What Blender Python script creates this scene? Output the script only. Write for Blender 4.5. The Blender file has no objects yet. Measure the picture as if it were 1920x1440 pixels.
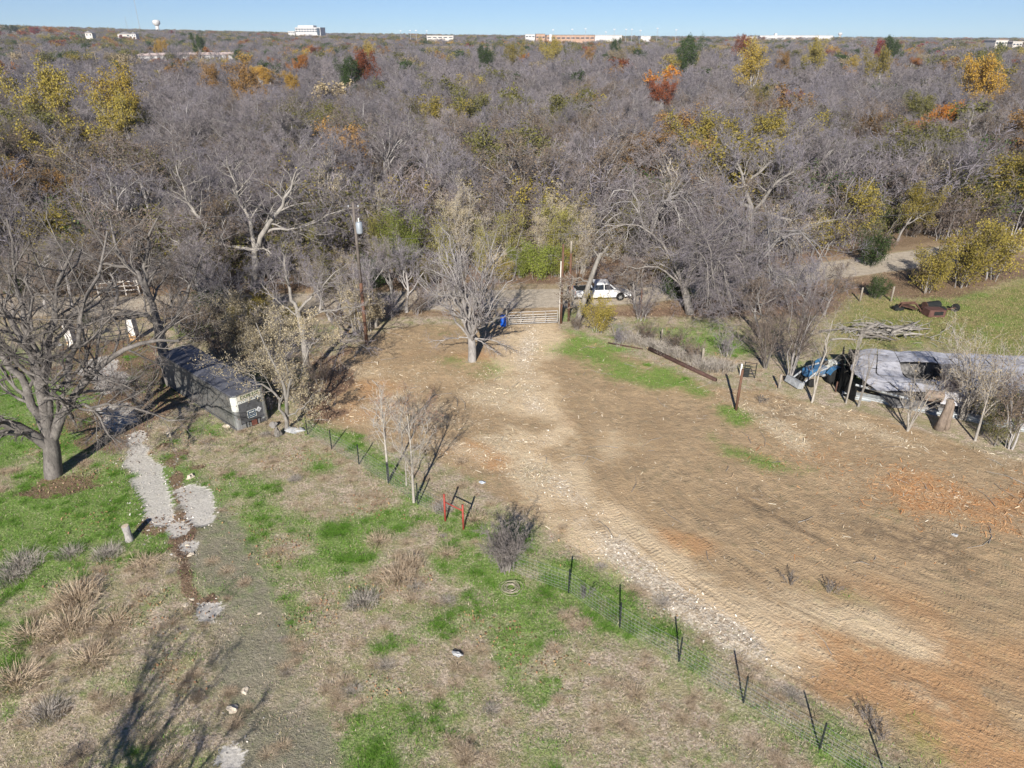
import bpy, bmesh, math, random
import numpy as np
from mathutils import Vector, Matrix

# ---------------------------------------------------------------- camera, sky, sun, exposure
SC = bpy.context.scene
COL = SC.collection
H = 24.0
F = 1333.0
PITCH = math.radians(26.3)
cam_d = bpy.data.cameras.new('camera')
cam_d.sensor_width = 36.0
cam_d.lens = 36.0 * F / 1920.0
cam_d.clip_start = 0.5
cam_d.clip_end = 20000
cam = bpy.data.objects.new('camera', cam_d)
COL.objects.link(cam)
cam.location = (0, 0, H)
cam.rotation_euler = (math.pi / 2 - PITCH, 0, 0)
SC.camera = cam

SUN_EL = 28.0
SUN_AZ = 188.5          # compass-like: degrees clockwise from +Y towards +X
W = bpy.data.worlds.new('World')
SC.world = W
W.use_nodes = True
wn = W.node_tree
bg = wn.nodes['Background']
sky = wn.nodes.new('ShaderNodeTexSky')
sky.sky_type = 'NISHITA'
sky.sun_disc = False
sky.sun_elevation = math.radians(SUN_EL)
sky.sun_rotation = math.radians(SUN_AZ)
sky.altitude = 200
sky.air_density = 0.6
sky.dust_density = 0.0
sky.ozone_density = 8.0
wn.links.new(sky.outputs[0], bg.inputs[0])
bg.inputs[1].default_value = 0.063
sd = bpy.data.lights.new('sun', 'SUN')
sd.energy = 5.0
sd.angle = math.radians(0.55)
sd.color = (1.0, 0.94, 0.85)
sun = bpy.data.objects.new('sun', sd)
COL.objects.link(sun)
_a = math.radians(SUN_AZ)
_e = math.radians(SUN_EL)
sdir = Vector((math.sin(_a) * math.cos(_e), math.cos(_a) * math.cos(_e), math.sin(_e)))
sun.rotation_euler = sdir.to_track_quat('Z', 'Y').to_euler()
sun.location = sdir * 100
SC.view_settings.view_transform = 'Standard'
SC.view_settings.look = 'None'
SC.view_settings.exposure = 0.6
SC.view_settings.gamma = 1.0
SC.cycles.max_bounces = 5
SC.cycles.diffuse_bounces = 3
SC.cycles.glossy_bounces = 2
SC.cycles.transmission_bounces = 2
SC.cycles.transparent_max_bounces = 4
SC.cycles.volume_bounces = 0
SC.cycles.use_adaptive_sampling = True
SC.cycles.caustics_reflective = False
SC.cycles.caustics_refractive = False

# ---------------------------------------------------------------- geometry of the place
CP, SP = math.cos(PITCH), math.sin(PITCH)

def ray(px, py):
    x = (px - 960) / F
    y = (720 - py) / F
    return x, CP + y * SP, -SP + y * CP

def gp(px, py, z=0.0):
    """ground position seen at a spot of the 1920x1440 photograph"""
    d = ray(px, py)
    t = (z - H) / d[2]
    return d[0] * t, d[1] * t

def at(px, py, Y):
    d = ray(px, py)
    t = Y / d[1]
    return (d[0] * t, Y, H + d[2] * t)

def proj(x, y, z):
    zz = z - H
    dep = y * CP - zz * SP
    up = y * SP + zz * CP
    return 960 + F * x / dep, 720 - F * up / dep

def sm(x, a, b):
    t = np.clip((x - a) / (b - a), 0, 1)
    return t * t * (3 - 2 * t)

def tz(x, y):
    """far terrain: the land rises gently to the left, then falls away beyond the skyline"""
    x = np.asarray(x, float); y = np.asarray(y, float)
    r = np.hypot(x, y)
    lift = np.interp(-x / np.maximum(y, 1), [-.65, -.15, .04, .24, .44, .65], [0, 3, 6, 11, 18, 27])
    return lift * sm(r, 600, 2100) - 45.0 * sm(r, 2300, 4600)

_rs = np.random.RandomState(5)
_wv = [(_rs.uniform(0.1, 1.1) * np.cos(a), _rs.uniform(0.1, 1.1) * np.sin(a), _rs.uniform(0, 6.28), _rs.uniform(.4, 1)) for a in _rs.uniform(0, 6.28, 14)]

def hz(x, y):
    x = np.asarray(x, float); y = np.asarray(y, float)
    s = 0
    for kx, ky, ph, am in _wv:
        s = s + am * np.sin(kx * x + ky * y + ph)
    return 0.014 * s

# ---------------------------------------------------------------- object helpers
def thing(name, label, cat, loc=(0, 0, 0), rz=0.0, group=None, sc=None):
    o = bpy.data.objects.new(name, None)
    COL.objects.link(o)
    o.empty_display_size = 0.2
    o.location = loc
    o.rotation_euler = (0, 0, rz)
    if sc is not None:
        o.scale = sc
    o['label'] = label
    o['category'] = cat
    if group:
        o['group'] = group
    return o

def tag(o, label=None, cat=None, group=None, kind=None):
    if label: o['label'] = label
    if cat: o['category'] = cat
    if group: o['group'] = group
    if kind: o['kind'] = kind
    return o

def link(name, me, parent=None, loc=None, rot=None):
    o = bpy.data.objects.new(name, me)
    COL.objects.link(o)
    if parent is not None:
        o.parent = parent
    if loc is not None: o.location = loc
    if rot is not None: o.rotation_euler = rot
    return o

def np_mesh(name, V, Fq=None, Ft=None, mat=None, smooth=False, fcol=None, vcol=None):
    """mesh from numpy arrays: quads, then triangles"""
    me = bpy.data.meshes.new(name)
    V = np.asarray(V, np.float32).reshape(-1, 3)
    parts, tot = [], []
    if Fq is not None and len(Fq):
        Fq = np.asarray(Fq, np.int32).reshape(-1, 4); parts.append(Fq.ravel()); tot.append(np.full(len(Fq), 4, np.int32))
    if Ft is not None and len(Ft):
        Ft = np.asarray(Ft, np.int32).reshape(-1, 3); parts.append(Ft.ravel()); tot.append(np.full(len(Ft), 3, np.int32))
    loops = np.concatenate(parts); tot = np.concatenate(tot)
    me.vertices.add(len(V)); me.vertices.foreach_set('co', V.ravel())
    me.loops.add(len(loops)); me.loops.foreach_set('vertex_index', loops)
    me.polygons.add(len(tot))
    st = np.concatenate([[0], np.cumsum(tot)[:-1]]).astype(np.int32)
    me.polygons.foreach_set('loop_start', st)
    me.polygons.foreach_set('loop_total', tot)
    if smooth:
        me.polygons.foreach_set('use_smooth', np.ones(len(tot), bool))
    me.update(calc_edges=True)
    if fcol is not None:
        a = me.attributes.new('col', 'FLOAT_COLOR', 'FACE')
        c = np.ones((len(tot), 4), np.float32); c[:, :3] = fcol
        a.data.foreach_set('color', c.ravel())
    if vcol is not None:
        for nm, arr in vcol.items():
            a = me.attributes.new(nm, 'FLOAT_COLOR', 'POINT')
            a.data.foreach_set('color', np.asarray(arr, np.float32).ravel())
    if mat is not None:
        me.materials.append(mat)
    return me

class MB:
    """collects boxes, tubes, prisms into one mesh"""
    def __init__(s):
        s.v = []; s.f = []
    def add(s, v, f):
        n = len(s.v); s.v += [tuple(p) for p in v]; s.f += [tuple(i + n for i in q) for q in f]; return s
    def box(s, c, d, rz=0, rx=0, ry=0):
        m = Matrix.Rotation(rz, 3, 'Z') @ Matrix.Rotation(ry, 3, 'Y') @ Matrix.Rotation(rx, 3, 'X')
        v = []
        for k in range(8):
            p = Vector(((k & 1) - .5, ((k >> 1) & 1) - .5, ((k >> 2) & 1) - .5))
            p = m @ Vector((p.x * d[0], p.y * d[1], p.z * d[2]))
            v.append((p.x + c[0], p.y + c[1], p.z + c[2]))
        return s.add(v, [(0, 2, 3, 1), (4, 5, 7, 6), (0, 1, 5, 4), (2, 6, 7, 3), (0, 4, 6, 2), (1, 3, 7, 5)])
    def tube(s, pts, r, n=6, cap=True):
        pts = [Vector(p) for p in pts]
        rr = r if isinstance(r, (list, tuple)) else [r] * len(pts)
        v = []; f = []
        for i, p in enumerate(pts):
            a = pts[max(i - 1, 0)]; b = pts[min(i + 1, len(pts) - 1)]
            t = (b - a).normalized()
            ref = Vector((0, 0, 1)) if abs(t.z) < .9 else Vector((1, 0, 0))
            u = t.cross(ref).normalized(); w = u.cross(t)
            for k in range(n):
                an = 2 * math.pi * k / n
                v.append(p + (u * math.cos(an) + w * math.sin(an)) * rr[i])
        for i in range(len(pts) - 1):
            for k in range(n):
                f.append((i * n + k, i * n + (k + 1) % n, (i + 1) * n + (k + 1) % n, (i + 1) * n + k))
        if cap:
            f.append(tuple(range(n))); f.append(tuple(reversed(range((len(pts) - 1) * n, len(pts) * n))))
        return s.add(v, f)
    def lathe(s, prof, n=16, c=(0, 0, 0)):
        v = []; f = []
        for r, z in prof:
            for k in range(n):
                an = 2 * math.pi * k / n
                v.append((c[0] + r * math.cos(an), c[1] + r * math.sin(an), c[2] + z))
        m = len(prof)
        for i in range(m - 1):
            for k in range(n):
                f.append((i * n + k, i * n + (k + 1) % n, (i + 1) * n + (k + 1) % n, (i + 1) * n + k))
        f.append(tuple(reversed(range(n)))); f.append(tuple(range((m - 1) * n, m * n)))
        return s.add(v, f)
    def prism(s, poly, h0, h1, axis='y'):
        """poly in (x,z) pushed along y from h0 to h1 (axis 'y'), or (x,y) along z"""
        n = len(poly)
        if axis == 'y':
            v = [(a, h0, b) for a, b in poly] + [(a, h1, b) for a, b in poly]
        else:
            v = [(a, b, h0) for a, b in poly] + [(a, b, h1) for a, b in poly]
        f = [tuple(range(n)), tuple(reversed(range(n, 2 * n)))]
        for i in range(n):
            j = (i + 1) % n
            f.append((i, i + n, j + n, j))
        return s.add(v, f)
    def mesh(s, name, mat, smooth=False, bevel=0.0):
        me = bpy.data.meshes.new(name)
        me.from_pydata(s.v, [], s.f)
        bm = bmesh.new(); bm.from_mesh(me)
        bmesh.ops.recalc_face_normals(bm, faces=bm.faces[:])
        if bevel:
            bmesh.ops.bevel(bm, geom=[e for e in bm.edges if e.is_manifold and e.calc_face_angle(0) > .5], offset=bevel, segments=2, affect='EDGES', profile=.6, clamp_overlap=True)
        bm.to_mesh(me); bm.free()
        if smooth:
            me.polygons.foreach_set('use_smooth', np.ones(len(me.polygons), bool))
        me.materials.append(mat)
        return me
    def build(s, name, mat, parent=None, smooth=False, bevel=0.0, loc=None, rot=None):
        return link(name, s.mesh(name, mat, smooth, bevel), parent, loc, rot)

# ---------------------------------------------------------------- material helpers
def newmat(name, rough=0.9, spec=0.2):
    m = bpy.data.materials.new(name)
    m.use_nodes = True
    nt = m.node_tree
    b = nt.nodes['Principled BSDF']
    b.inputs['Roughness'].default_value = rough
    b.inputs['Specular IOR Level'].default_value = spec
    return m, nt, b

def setin(nt, sock, v):
    if isinstance(v, bpy.types.NodeSocket):
        nt.links.new(v, sock)
    elif isinstance(v, (tuple, list)) and len(v) == 3 and sock.type == 'RGBA':
        sock.default_value = (*v, 1)
    else:
        sock.default_value = v

def mixc(nt, f, a, b, mode='MIX'):
    n = nt.nodes.new('ShaderNodeMix'); n.data_type = 'RGBA'; n.blend_type = mode; n.clamp_factor = True
    setin(nt, n.inputs[0], f); setin(nt, n.inputs[6], a); setin(nt, n.inputs[7], b)
    return n.outputs[2]

def mth(nt, op, a, b=0.0, c=0.0, clamp=False):
    n = nt.nodes.new('ShaderNodeMath'); n.operation = op; n.use_clamp = clamp
    setin(nt, n.inputs[0], a); setin(nt, n.inputs[1], b); setin(nt, n.inputs[2], c)
    return n.outputs[0]

def mrange(nt, x, a, b, c=0.0, d=1.0):
    n = nt.nodes.new('ShaderNodeMapRange'); n.interpolation_type = 'SMOOTHSTEP'
    for i, v in enumerate((x, a, b, c, d)): setin(nt, n.inputs[i], v)
    return n.outputs[0]

def noise(nt, scale, detail=3.0, rough=0.6, vec=None, col=False):
    n = nt.nodes.new('ShaderNodeTexNoise'); n.inputs['Scale'].default_value = scale
    n.inputs['Detail'].default_value = detail; n.inputs['Roughness'].default_value = rough
    if vec is not None: nt.links.new(vec, n.inputs['Vector'])
    return n.outputs[1 if col else 0]

def position(nt):
    return nt.nodes.new('ShaderNodeNewGeometry').outputs['Position']

def objco(nt):
    return nt.nodes.new('ShaderNodeTexCoord').outputs['Object']

def scaled(nt, vec, s):
    n = nt.nodes.new('ShaderNodeMapping'); n.inputs['Scale'].default_value = s
    nt.links.new(vec, n.inputs['Vector']); return n.outputs[0]

def attr(nt, name):
    n = nt.nodes.new('ShaderNodeAttribute'); n.attribute_name = name
    return n

def bump(nt, b, h, strength=0.5, dist=0.05):
    n = nt.nodes.new('ShaderNodeBump'); n.inputs['Strength'].default_value = strength
    n.inputs['Distance'].default_value = dist
    nt.links.new(h, n.inputs['Height']); nt.links.new(n.outputs[0], b.inputs['Normal'])

def simple(name, c, rough=0.8, spec=0.3, metal=0.0, var=0.25, scale=3.0, dirt=None, bmp=0.0):
    """painted/rusty/wooden surface: a colour broken by two noises, worn towards `dirt`"""
    m, nt, b = newmat(name, rough, spec)
    b.inputs['Metallic'].default_value = metal
    co = objco(nt)
    f = noise(nt, scale, 5, .65, co)
    lo = tuple(x * (1 - var) for x in c); hi = tuple(min(x * (1 + var), .95) for x in c)
    col = mixc(nt, mrange(nt, f, .3, .7), lo, hi)
    if dirt is not None:
        g = noise(nt, scale * 2.7, 6, .7, co)
        col = mixc(nt, mrange(nt, g, .52, .68), col, dirt)
    nt.links.new(col, b.inputs['Base Color'])
    if bmp:
        bump(nt, b, noise(nt, scale * 8, 4, .6, co), bmp, .02)
    return m

def bark(name, a, c, rnd=0.25):
    m, nt, b = newmat(name, .95, .1)
    co = objco(nt)
    f = noise(nt, 2.2, 5, .7, scaled(nt, co, (1, 1, .45)))
    f2 = noise(nt, 14, 3, .6, scaled(nt, co, (1, 1, .3)))
    col = mixc(nt, mrange(nt, f, .3, .7), a, c)
    col = mixc(nt, mrange(nt, f2, .45, .75, 0, .6), col, tuple(x * .45 for x in a))
    oi = nt.nodes.new('ShaderNodeObjectInfo').outputs['Random']
    hv = nt.nodes.new('ShaderNodeHueSaturation')
    setin(nt, hv.inputs['Value'], mrange(nt, oi, 0, 1, 1 - rnd, 1 + rnd)); setin(nt, hv.inputs['Color'], col)
    nt.links.new(hv.outputs[0], b.inputs['Base Color'])
    bump(nt, b, f2, .6, .03)
    return m

def twigmat(name, a, c, rnd=0.22):
    """bare twigs: one tone per tree between a and c, a little value jitter"""
    m, nt, b = newmat(name, .95, .08)
    oi = nt.nodes.new('ShaderNodeObjectInfo').outputs['Random']
    col = mixc(nt, oi, a, c)
    r2 = mth(nt, 'FRACT', mth(nt, 'MULTIPLY', oi, 17.31))
    hv = nt.nodes.new('ShaderNodeHueSaturation')
    setin(nt, hv.inputs['Value'], mrange(nt, r2, 0, 1, 1 - rnd, 1 + rnd)); setin(nt, hv.inputs['Color'], col)
    nt.links.new(hv.outputs[0], b.inputs['Base Color'])
    return m

def leafmat(name, a, c, rnd=0.2):
    """leaves: colour per leaf from the face attribute (0..1 between a and c)"""
    m, nt, b = newmat(name, .7, .2)
    t = attr(nt, 'col').outputs['Fac']
    col = mixc(nt, t, a, c)
    oi = nt.nodes.new('ShaderNodeObjectInfo').outputs['Random']
    hv = nt.nodes.new('ShaderNodeHueSaturation')
    setin(nt, hv.inputs['Value'], mrange(nt, oi, 0, 1, 1 - rnd, 1 + rnd)); setin(nt, hv.inputs['Color'], col)
    nt.links.new(hv.outputs[0], b.inputs['Base Color'])
    tr = nt.nodes.new('ShaderNodeBsdfTranslucent'); nt.links.new(hv.outputs[0], tr.inputs[0])
    mx = nt.nodes.new('ShaderNodeMixShader'); mx.inputs[0].default_value = .3
    nt.links.new(b.outputs[0], mx.inputs[1]); nt.links.new(tr.outputs[0], mx.inputs[2])
    nt.links.new(mx.outputs[0], nt.nodes['Material Output'].inputs[0])
    return m

def attrmat(name, rough=.95):
    m, nt, b = newmat(name, rough, .1)
    nt.links.new(attr(nt, 'col').outputs['Color'], b.inputs['Base Color'])
    return m
# ---------------------------------------------------------------- ground: one graded sheet, split into field, lot, drive and road
GX0, GX1, GY0, GY1, GS = -64.0, 64.0, 5.0, 95.0, 0.25
gx = np.arange(GX0, GX1 + 1e-6, GS); gy = np.arange(GY0, GY1 + 1e-6, GS)
XX, YY = np.meshgrid(gx, gy)
PX, PY = proj(XX, YY, 0.0)

def blur(a, k):
    a = a.astype(np.float32)
    for _ in range(3):
        for ax in (0, 1):
            c = np.cumsum(np.pad(a, [(k + 1, k) if i == ax else (0, 0) for i in (0, 1)], mode='edge'), axis=ax)
            n = a.shape[ax]
            hi = np.take(c, np.arange(2 * k + 1, 2 * k + 1 + n), axis=ax)
            lo = np.take(c, np.arange(0, n), axis=ax)
            a = (hi - lo) / (2 * k + 1)
    return a

_fr = np.random.RandomState(3)
def fb(ks):
    s = np.zeros(XX.shape, np.float32)
    for k, w in ks:
        b_ = blur(_fr.normal(size=XX.shape), k)
        s += w * b_ / b_.std()
    return s / math.sqrt(sum(w * w for _, w in ks))
FB = fb([(1, .6), (2, .8), (5, 1.0), (12, .8)])        # fine to 5 m
FB2 = fb([(1, .5), (3, 1.0), (8, 1.0)])
FBL = fb([(6, .6), (14, 1.0), (28, 1.0)])               # broad
def ragged(m, amt=.28, lo=.3, hi=.7, f=None):
    return sm(m + amt * (FB if f is None else f) * sm(m, .02, .3), lo, hi)

WA = fb([(2, .4), (5, .8), (12, 1.0)]); WB = fb([(2, .4), (5, .8), (12, 1.0)])          # domain warp

def inpoly(poly, wp=0.0):
    PX_ = PX + wp * WA; PY_ = PY + wp * .6 * WB
    r = np.zeros(PX.shape, bool)
    n = len(poly)
    for i in range(n):
        x0, y0 = poly[i]; x1, y1 = poly[(i + 1) % n]
        c = ((y0 > PY_) != (y1 > PY_))
        xi = (x1 - x0) * (PY_ - y0) / ((y1 - y0) if y1 != y0 else 1e-9) + x0
        r ^= c & (PX_ < xi)
    return r

def blobs(L):
    m = np.zeros(PX.shape, np.float32)
    for e in L:
        cx, cy, rx, ry, rot, s = (list(e) + [0, 1])[:6] if len(e) < 6 else e
        a = math.radians(rot)
        dx = PX - cx; dy = PY - cy
        u = (dx * math.cos(a) + dy * math.sin(a)) / rx
        v = (-dx * math.sin(a) + dy * math.cos(a)) / ry
        u = u + .42 * WA; v = v + .42 * WB
        d = u * u + v * v
        m = np.maximum(m, s * np.exp(-.6 * d ** 1.15))
    return m

def polyline_dist(pts):
    """distance, arc length and signed offset to a polyline in metres"""
    P = np.array(pts, float)
    # smooth by Catmull-Rom
    Q = []
    for i in range(len(P) - 1):
        p0 = P[max(i - 1, 0)]; p1 = P[i]; p2 = P[i + 1]; p3 = P[min(i + 2, len(P) - 1)]
        for t in np.linspace(0, 1, 14, endpoint=False):
            Q.append(.5 * (2 * p1 + (p2 - p0) * t + (2 * p0 - 5 * p1 + 4 * p2 - p3) * t * t + (3 * p1 - p0 - 3 * p2 + p3) * t ** 3))
    Q.append(P[-1]); Q = np.array(Q)
    best = np.full(XX.shape, 1e9); U = np.zeros(XX.shape); S = np.zeros(XX.shape)
    acc = 0
    for a, b in zip(Q[:-1], Q[1:]):
        d = b - a; L = np.hypot(*d)
        if L < 1e-6: continue
        d = d / L
        t = np.clip((XX - a[0]) * d[0] + (YY - a[1]) * d[1], 0, L)
        ex = XX - a[0] - d[0] * t; ey = YY - a[1] - d[1] * t
        dist = np.hypot(ex, ey)
        m = dist < best
        best = np.where(m, dist, best); U = np.where(m, acc + t, U)
        S = np.where(m, np.sign(d[0] * ey - d[1] * ex) * dist, S)
        acc += L
    return best, U, S

LOT = [(585, 800), (575, 765), (590, 720), (630, 668), (720, 622), (800, 606), (945, 606), (1050, 612), (1090, 632), (1160, 652), (1215, 672), (1340, 722),
       (1460, 738), (1600, 770), (1720, 806), (1860, 850), (2020, 900), (2300, 1100), (2300, 1700), (1900, 1700), (1750, 1445), (1650, 1385), (1560, 1325), (1400, 1222), (1300, 1168),
       (1200, 1100), (1110, 1050), (1020, 985), (940, 935), (850, 885), (770, 845), (700, 835), (640, 815)]
lot_b = inpoly(LOT, 5.0)
m_dirt = blur(lot_b, 3)
road_pts = [(-64, 65), (-25, 66.5), (0, 68), (9, 68.6), (17, 70.6), (24, 73), (32, 76.2), (40, 79), (50, 83), (64, 89)]
rd, ru, rs_ = polyline_dist(road_pts)
road_b = rd < 2.7
m_road = sm(3.3 - rd, 0, 1.2)
m_verge = sm(6.0 - rd, 0, 3.0)
# gate approach and old drive
ap_d, _, _ = polyline_dist([gp(995, 640), gp(998, 590), (2.3, 68)])
m_dirt = np.maximum(m_dirt, sm(3.2 - ap_d, 0, 1.5))
DR = [[(222, 828), (262, 808), (290, 850), (298, 905), (318, 985), (298, 992), (275, 935), (236, 885)],
      [(328, 908), (364, 902), (386, 935), (389, 982), (370, 990), (348, 952)],
      [(366, 1145), (404, 1140), (412, 1188), (430, 1188), (396, 1222), (372, 1182)],
      [(420, 1382), (456, 1386), (482, 1450), (430, 1450)],
      [(318, 985), (340, 990), (336, 1012), (316, 1008)], [(345, 1018), (366, 1022), (362, 1046), (348, 1040)], [(345, 1128), (362, 1132), (356, 1142), (344, 1140)]]
m_conc = np.zeros(PX.shape, np.float32)
for p in DR: m_conc = np.maximum(m_conc, blur(inpoly(p, 4.0), 1))
m_conc = np.maximum(m_conc, .62 * blur(inpoly([(150, 690), (186, 662), (214, 700), (222, 765), (246, 822), (208, 812), (184, 745), (160, 720)], 10), 3))
drive_d, du, ds = polyline_dist([gp(560, 1520), gp(515, 1330), gp(468, 1180), gp(425, 1060), gp(365, 955), gp(285, 865), gp(205, 770), gp(185, 690), gp(195, 630), (-37, 66)])
drive_b = drive_d < 1.9
m_worn = np.clip(sm(2.7 - drive_d, 0, 1.8) * (1 - .75 * sm(YY, 35, 39)) * (.85 + .2 * FB2), 0, 1)
m_green = blobs([(120, 930, 230, 90, -8, 1), (640, 1040, 120, 40, 20, .6), (760, 1120, 120, 40, 10, .55), (500, 1060, 70, 90, 0, .6), (900, 1340, 100, 40, 10, .6), (700, 1330, 90, 40, 0, .55), (60, 790, 110, 60, 0, .9), (770, 985, 90, 34, 5), (862, 1052, 60, 34), (925, 1090, 60, 40, 20, .8), (705, 985, 40, 20), (650, 1000, 30, 18, 0, .8), (845, 1290, 95, 42, 10), (895, 1190, 50, 32, 20), (720, 1192, 46, 22), (665, 1262, 45, 22, 20, .7), (505, 918, 45, 20, 0, .7),
                 (520, 985, 50, 40, 0, .6), (545, 1180, 36, 70, 0, .55), (110, 960, 180, 60, -8), (60, 1060, 100, 60, 0, 1), (200, 905, 90, 50, 0, 1.0), (30, 870, 60, 50), (70, 720, 110, 60, 0, .5), (20, 760, 60, 80, 0, .9), (695, 1405, 70, 45, 20, .8), (640, 835, 70, 16, 30, .6), (720, 895, 55, 16, 35, .7),
                 (480, 830, 70, 20, 0, .5), (400, 800, 50, 18, 20, .6), (1180, 1170, 60, 20, 35, .6), (1290, 1255, 80, 24, 33, .7), (1420, 1340, 90, 26, 33, .8), (1560, 1430, 90, 26, 30, .9), (1740, 1400, 50, 30, 35, .9), (1100, 1095, 60, 20, 30, .6), (1640, 1335, 50, 15, 30, .4), (1330, 1425, 60, 20, 0, .5), (1080, 1400, 70, 25, 0, .5), (200, 1290, 60, 30, 0, .4), (330, 1230, 50, 24, 0, .5), (160, 1170, 40, 20, 0, .5), (50, 1130, 70, 30, 0, .7),
                 (960, 1005, 40, 20, 0, .5), (600, 1090, 50, 22, 0, .5), (560, 870, 60, 20, 10, .4), (420, 1300, 20, 25, 0, .6), (1190, 1410, 60, 20, 0, .35)])
m_green += blobs([(1080, 662, 55, 18, 0, .65), (1180, 692, 80, 26, 15, .8), (1270, 712, 60, 20, 20, .9), (1140, 645, 55, 12, 0, .75), (1388, 775, 38, 12, 10, 1), (1325, 808, 34, 14, 20, .8), (1375, 840, 26, 10, 0, .9), (1445, 866, 34, 11, 15, .9), (895, 690, 60, 14, 0, .55), (835, 678, 30, 9, 0, .5), (820, 620, 60, 10, 0, .5), (1505, 880, 30, 8, 0, .5), (1565, 1105, 70, 9, 22, .5), (1160, 712, 30, 12, 0, .5), (1660, 965, 24, 8, 0, .3), (1600, 705, 60, 20, 10, .8), (1390, 650, 90, 22, 10, .6), (1330, 640, 50, 14, 0, .6), (1230, 600, 50, 12, 0, .3)])
m_past = blur(inpoly([(1560, 610), (1600, 552), (1700, 560), (1800, 560), (1900, 525), (2100, 500), (2300, 640), (2300, 760), (1920, 690), (1700, 640), (1640, 680), (1560, 680)]), 4)
m_orange = .0 + blobs([(1500, 1290, 120, 30, 28, .7), (1700, 1130, 160, 30, 20, .45), (1730, 930, 150, 30, 18, 1), (1680, 905, 80, 18, 10, .8), (1300, 1010, 70, 22, 10, .55), (1350, 1140, 120, 30, 30, .5), (1600, 1280, 260, 50, 28, .8), (1800, 1360, 200, 60, 28, .9), (1850, 1250, 160, 40, 20, .7), (700, 770, 80, 40, 0, .7), (640, 760, 50, 30, 0, .6), (930, 868, 50, 18, 25, .9), (850, 850, 40, 14, 0, .5), (1170, 905, 40, 20, 0, .35), (1030, 870, 20, 60, -15, .5), (1060, 800, 18, 80, -10, .5), (1020, 700, 14, 60, -5, .5), (1900, 950, 60, 30, 0, .5), (890, 665, 90, 12, 0, .5), (1150, 960, 40, 16, 0, .5), (1168, 1083, 22, 8, 0, .7), (1220, 745, 60, 18, 0, .35)])
m_sand = blobs([(1330, 1080, 130, 26, 25, .7), (1640, 1180, 150, 24, 24, .8), (1690, 1215, 70, 16, 20, .8), (1150, 820, 80, 60, 30, .6), (1080, 950, 90, 40, 40, .7), (980, 720, 50, 90, 0, .75), (1240, 1060, 80, 26, 30, .6), (960, 640, 50, 40, 0, .7), (1500, 1130, 120, 20, 24, .5), (1000, 860, 60, 40, 30, .6), (515, 1425, 55, 26, 0, 1), (445, 1270, 30, 8, 0, .4), (1480, 1200, 60, 14, 28, .5), (1750, 1320, 120, 20, 28, .4)])
m_chips = blobs([(860, 740, 110, 26, 0, 1), (790, 775, 70, 36, 0, .9), (930, 700, 60, 16, 0, .5), (990, 890, 90, 36, 40, .95), (880, 860, 60, 22, 10, .8), (1600, 790, 150, 26, 12, .8), (1840, 835, 110, 26, 12, 1), (1500, 826, 34, 14, 40, .9), (1700, 830, 80, 18, 10, .7), (720, 800, 60, 30, 0, .7), (1390, 745, 80, 14, 10, .5), (1030, 930, 80, 30, 40, .6), (700, 700, 70, 18, 0, .6), (1740, 925, 120, 26, 18, .45), (640, 820, 50, 16, 30, .5), (1480, 760, 70, 14, 10, .6)])
gv_d, gu, gs_ = polyline_dist([gp(990, 600), gp(995, 640), gp(985, 690), gp(1000, 760), gp(1015, 830), gp(1050, 910), gp(1105, 975), gp(1165, 1035), gp(1225, 1085), gp(1275, 1125), gp(1330, 1165), gp(1400, 1215)])
m_gravel = sm(1.5 - gv_d, 0, 1.2) * (0.5 + .45 * sm(-YY, -40, -26) + .12 * sm(YY, 50, 58))
m_gravel = np.maximum(m_gravel, blobs([(1455, 1245, 40, 10, 20, .8), (1180, 1050, 50, 16, 20, .7)]))
m_litter = blobs([(200, 735, 110, 50, 0, .9), (185, 815, 80, 40, 0, .8), (270, 715, 60, 60, 0, .9), (332, 905, 14, 55, -8, .7), (345, 1065, 20, 62, -8, .62), (175, 672, 140, 46, 0, .95), (630, 750, 50, 60, 0, .5), (350, 850, 80, 24, 0, .5), (130, 905, 60, 18, 0, .9), (60, 925, 60, 10, 0, .5), (560, 790, 60, 26, 0, .5), (390, 1190, 24, 40, 0, .5), (300, 1000, 40, 20, 0, .4), (350, 1180, 20, 60, 0, .4)])
forest = sm(YY, 60.5, 65) * (1 - m_past) * (1 - sm(3.6 - rd, 0, 1.2)) * (1 - sm(5.5 - np.abs(XX - 2.2), 0, 2.5) * sm(74 - YY, 0, 3))
m_litter = np.clip(np.maximum(m_litter, forest * .9), 0, 1)
m_dark = blobs([(385, 1230, 20, 60, 0, .5), (345, 1070, 26, 60, 0, .8), (680, 1110, 40, 14, 0, .6), (1190, 870, 30, 60, -30, .35), (1450, 760, 70, 20, 0, .3), (1100, 850, 60, 40, 30, .3), (1650, 1000, 140, 30, 22, .5), (1800, 1060, 140, 40, 22, .6), (1500, 960, 120, 30, 25, .45), (1560, 1090, 40, 10, 20, .6), (1300, 890, 80, 30, 20, .3), (1120, 1130, 50, 14, 35, .6), (1660, 1380, 50, 14, 35, .6)])
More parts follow.
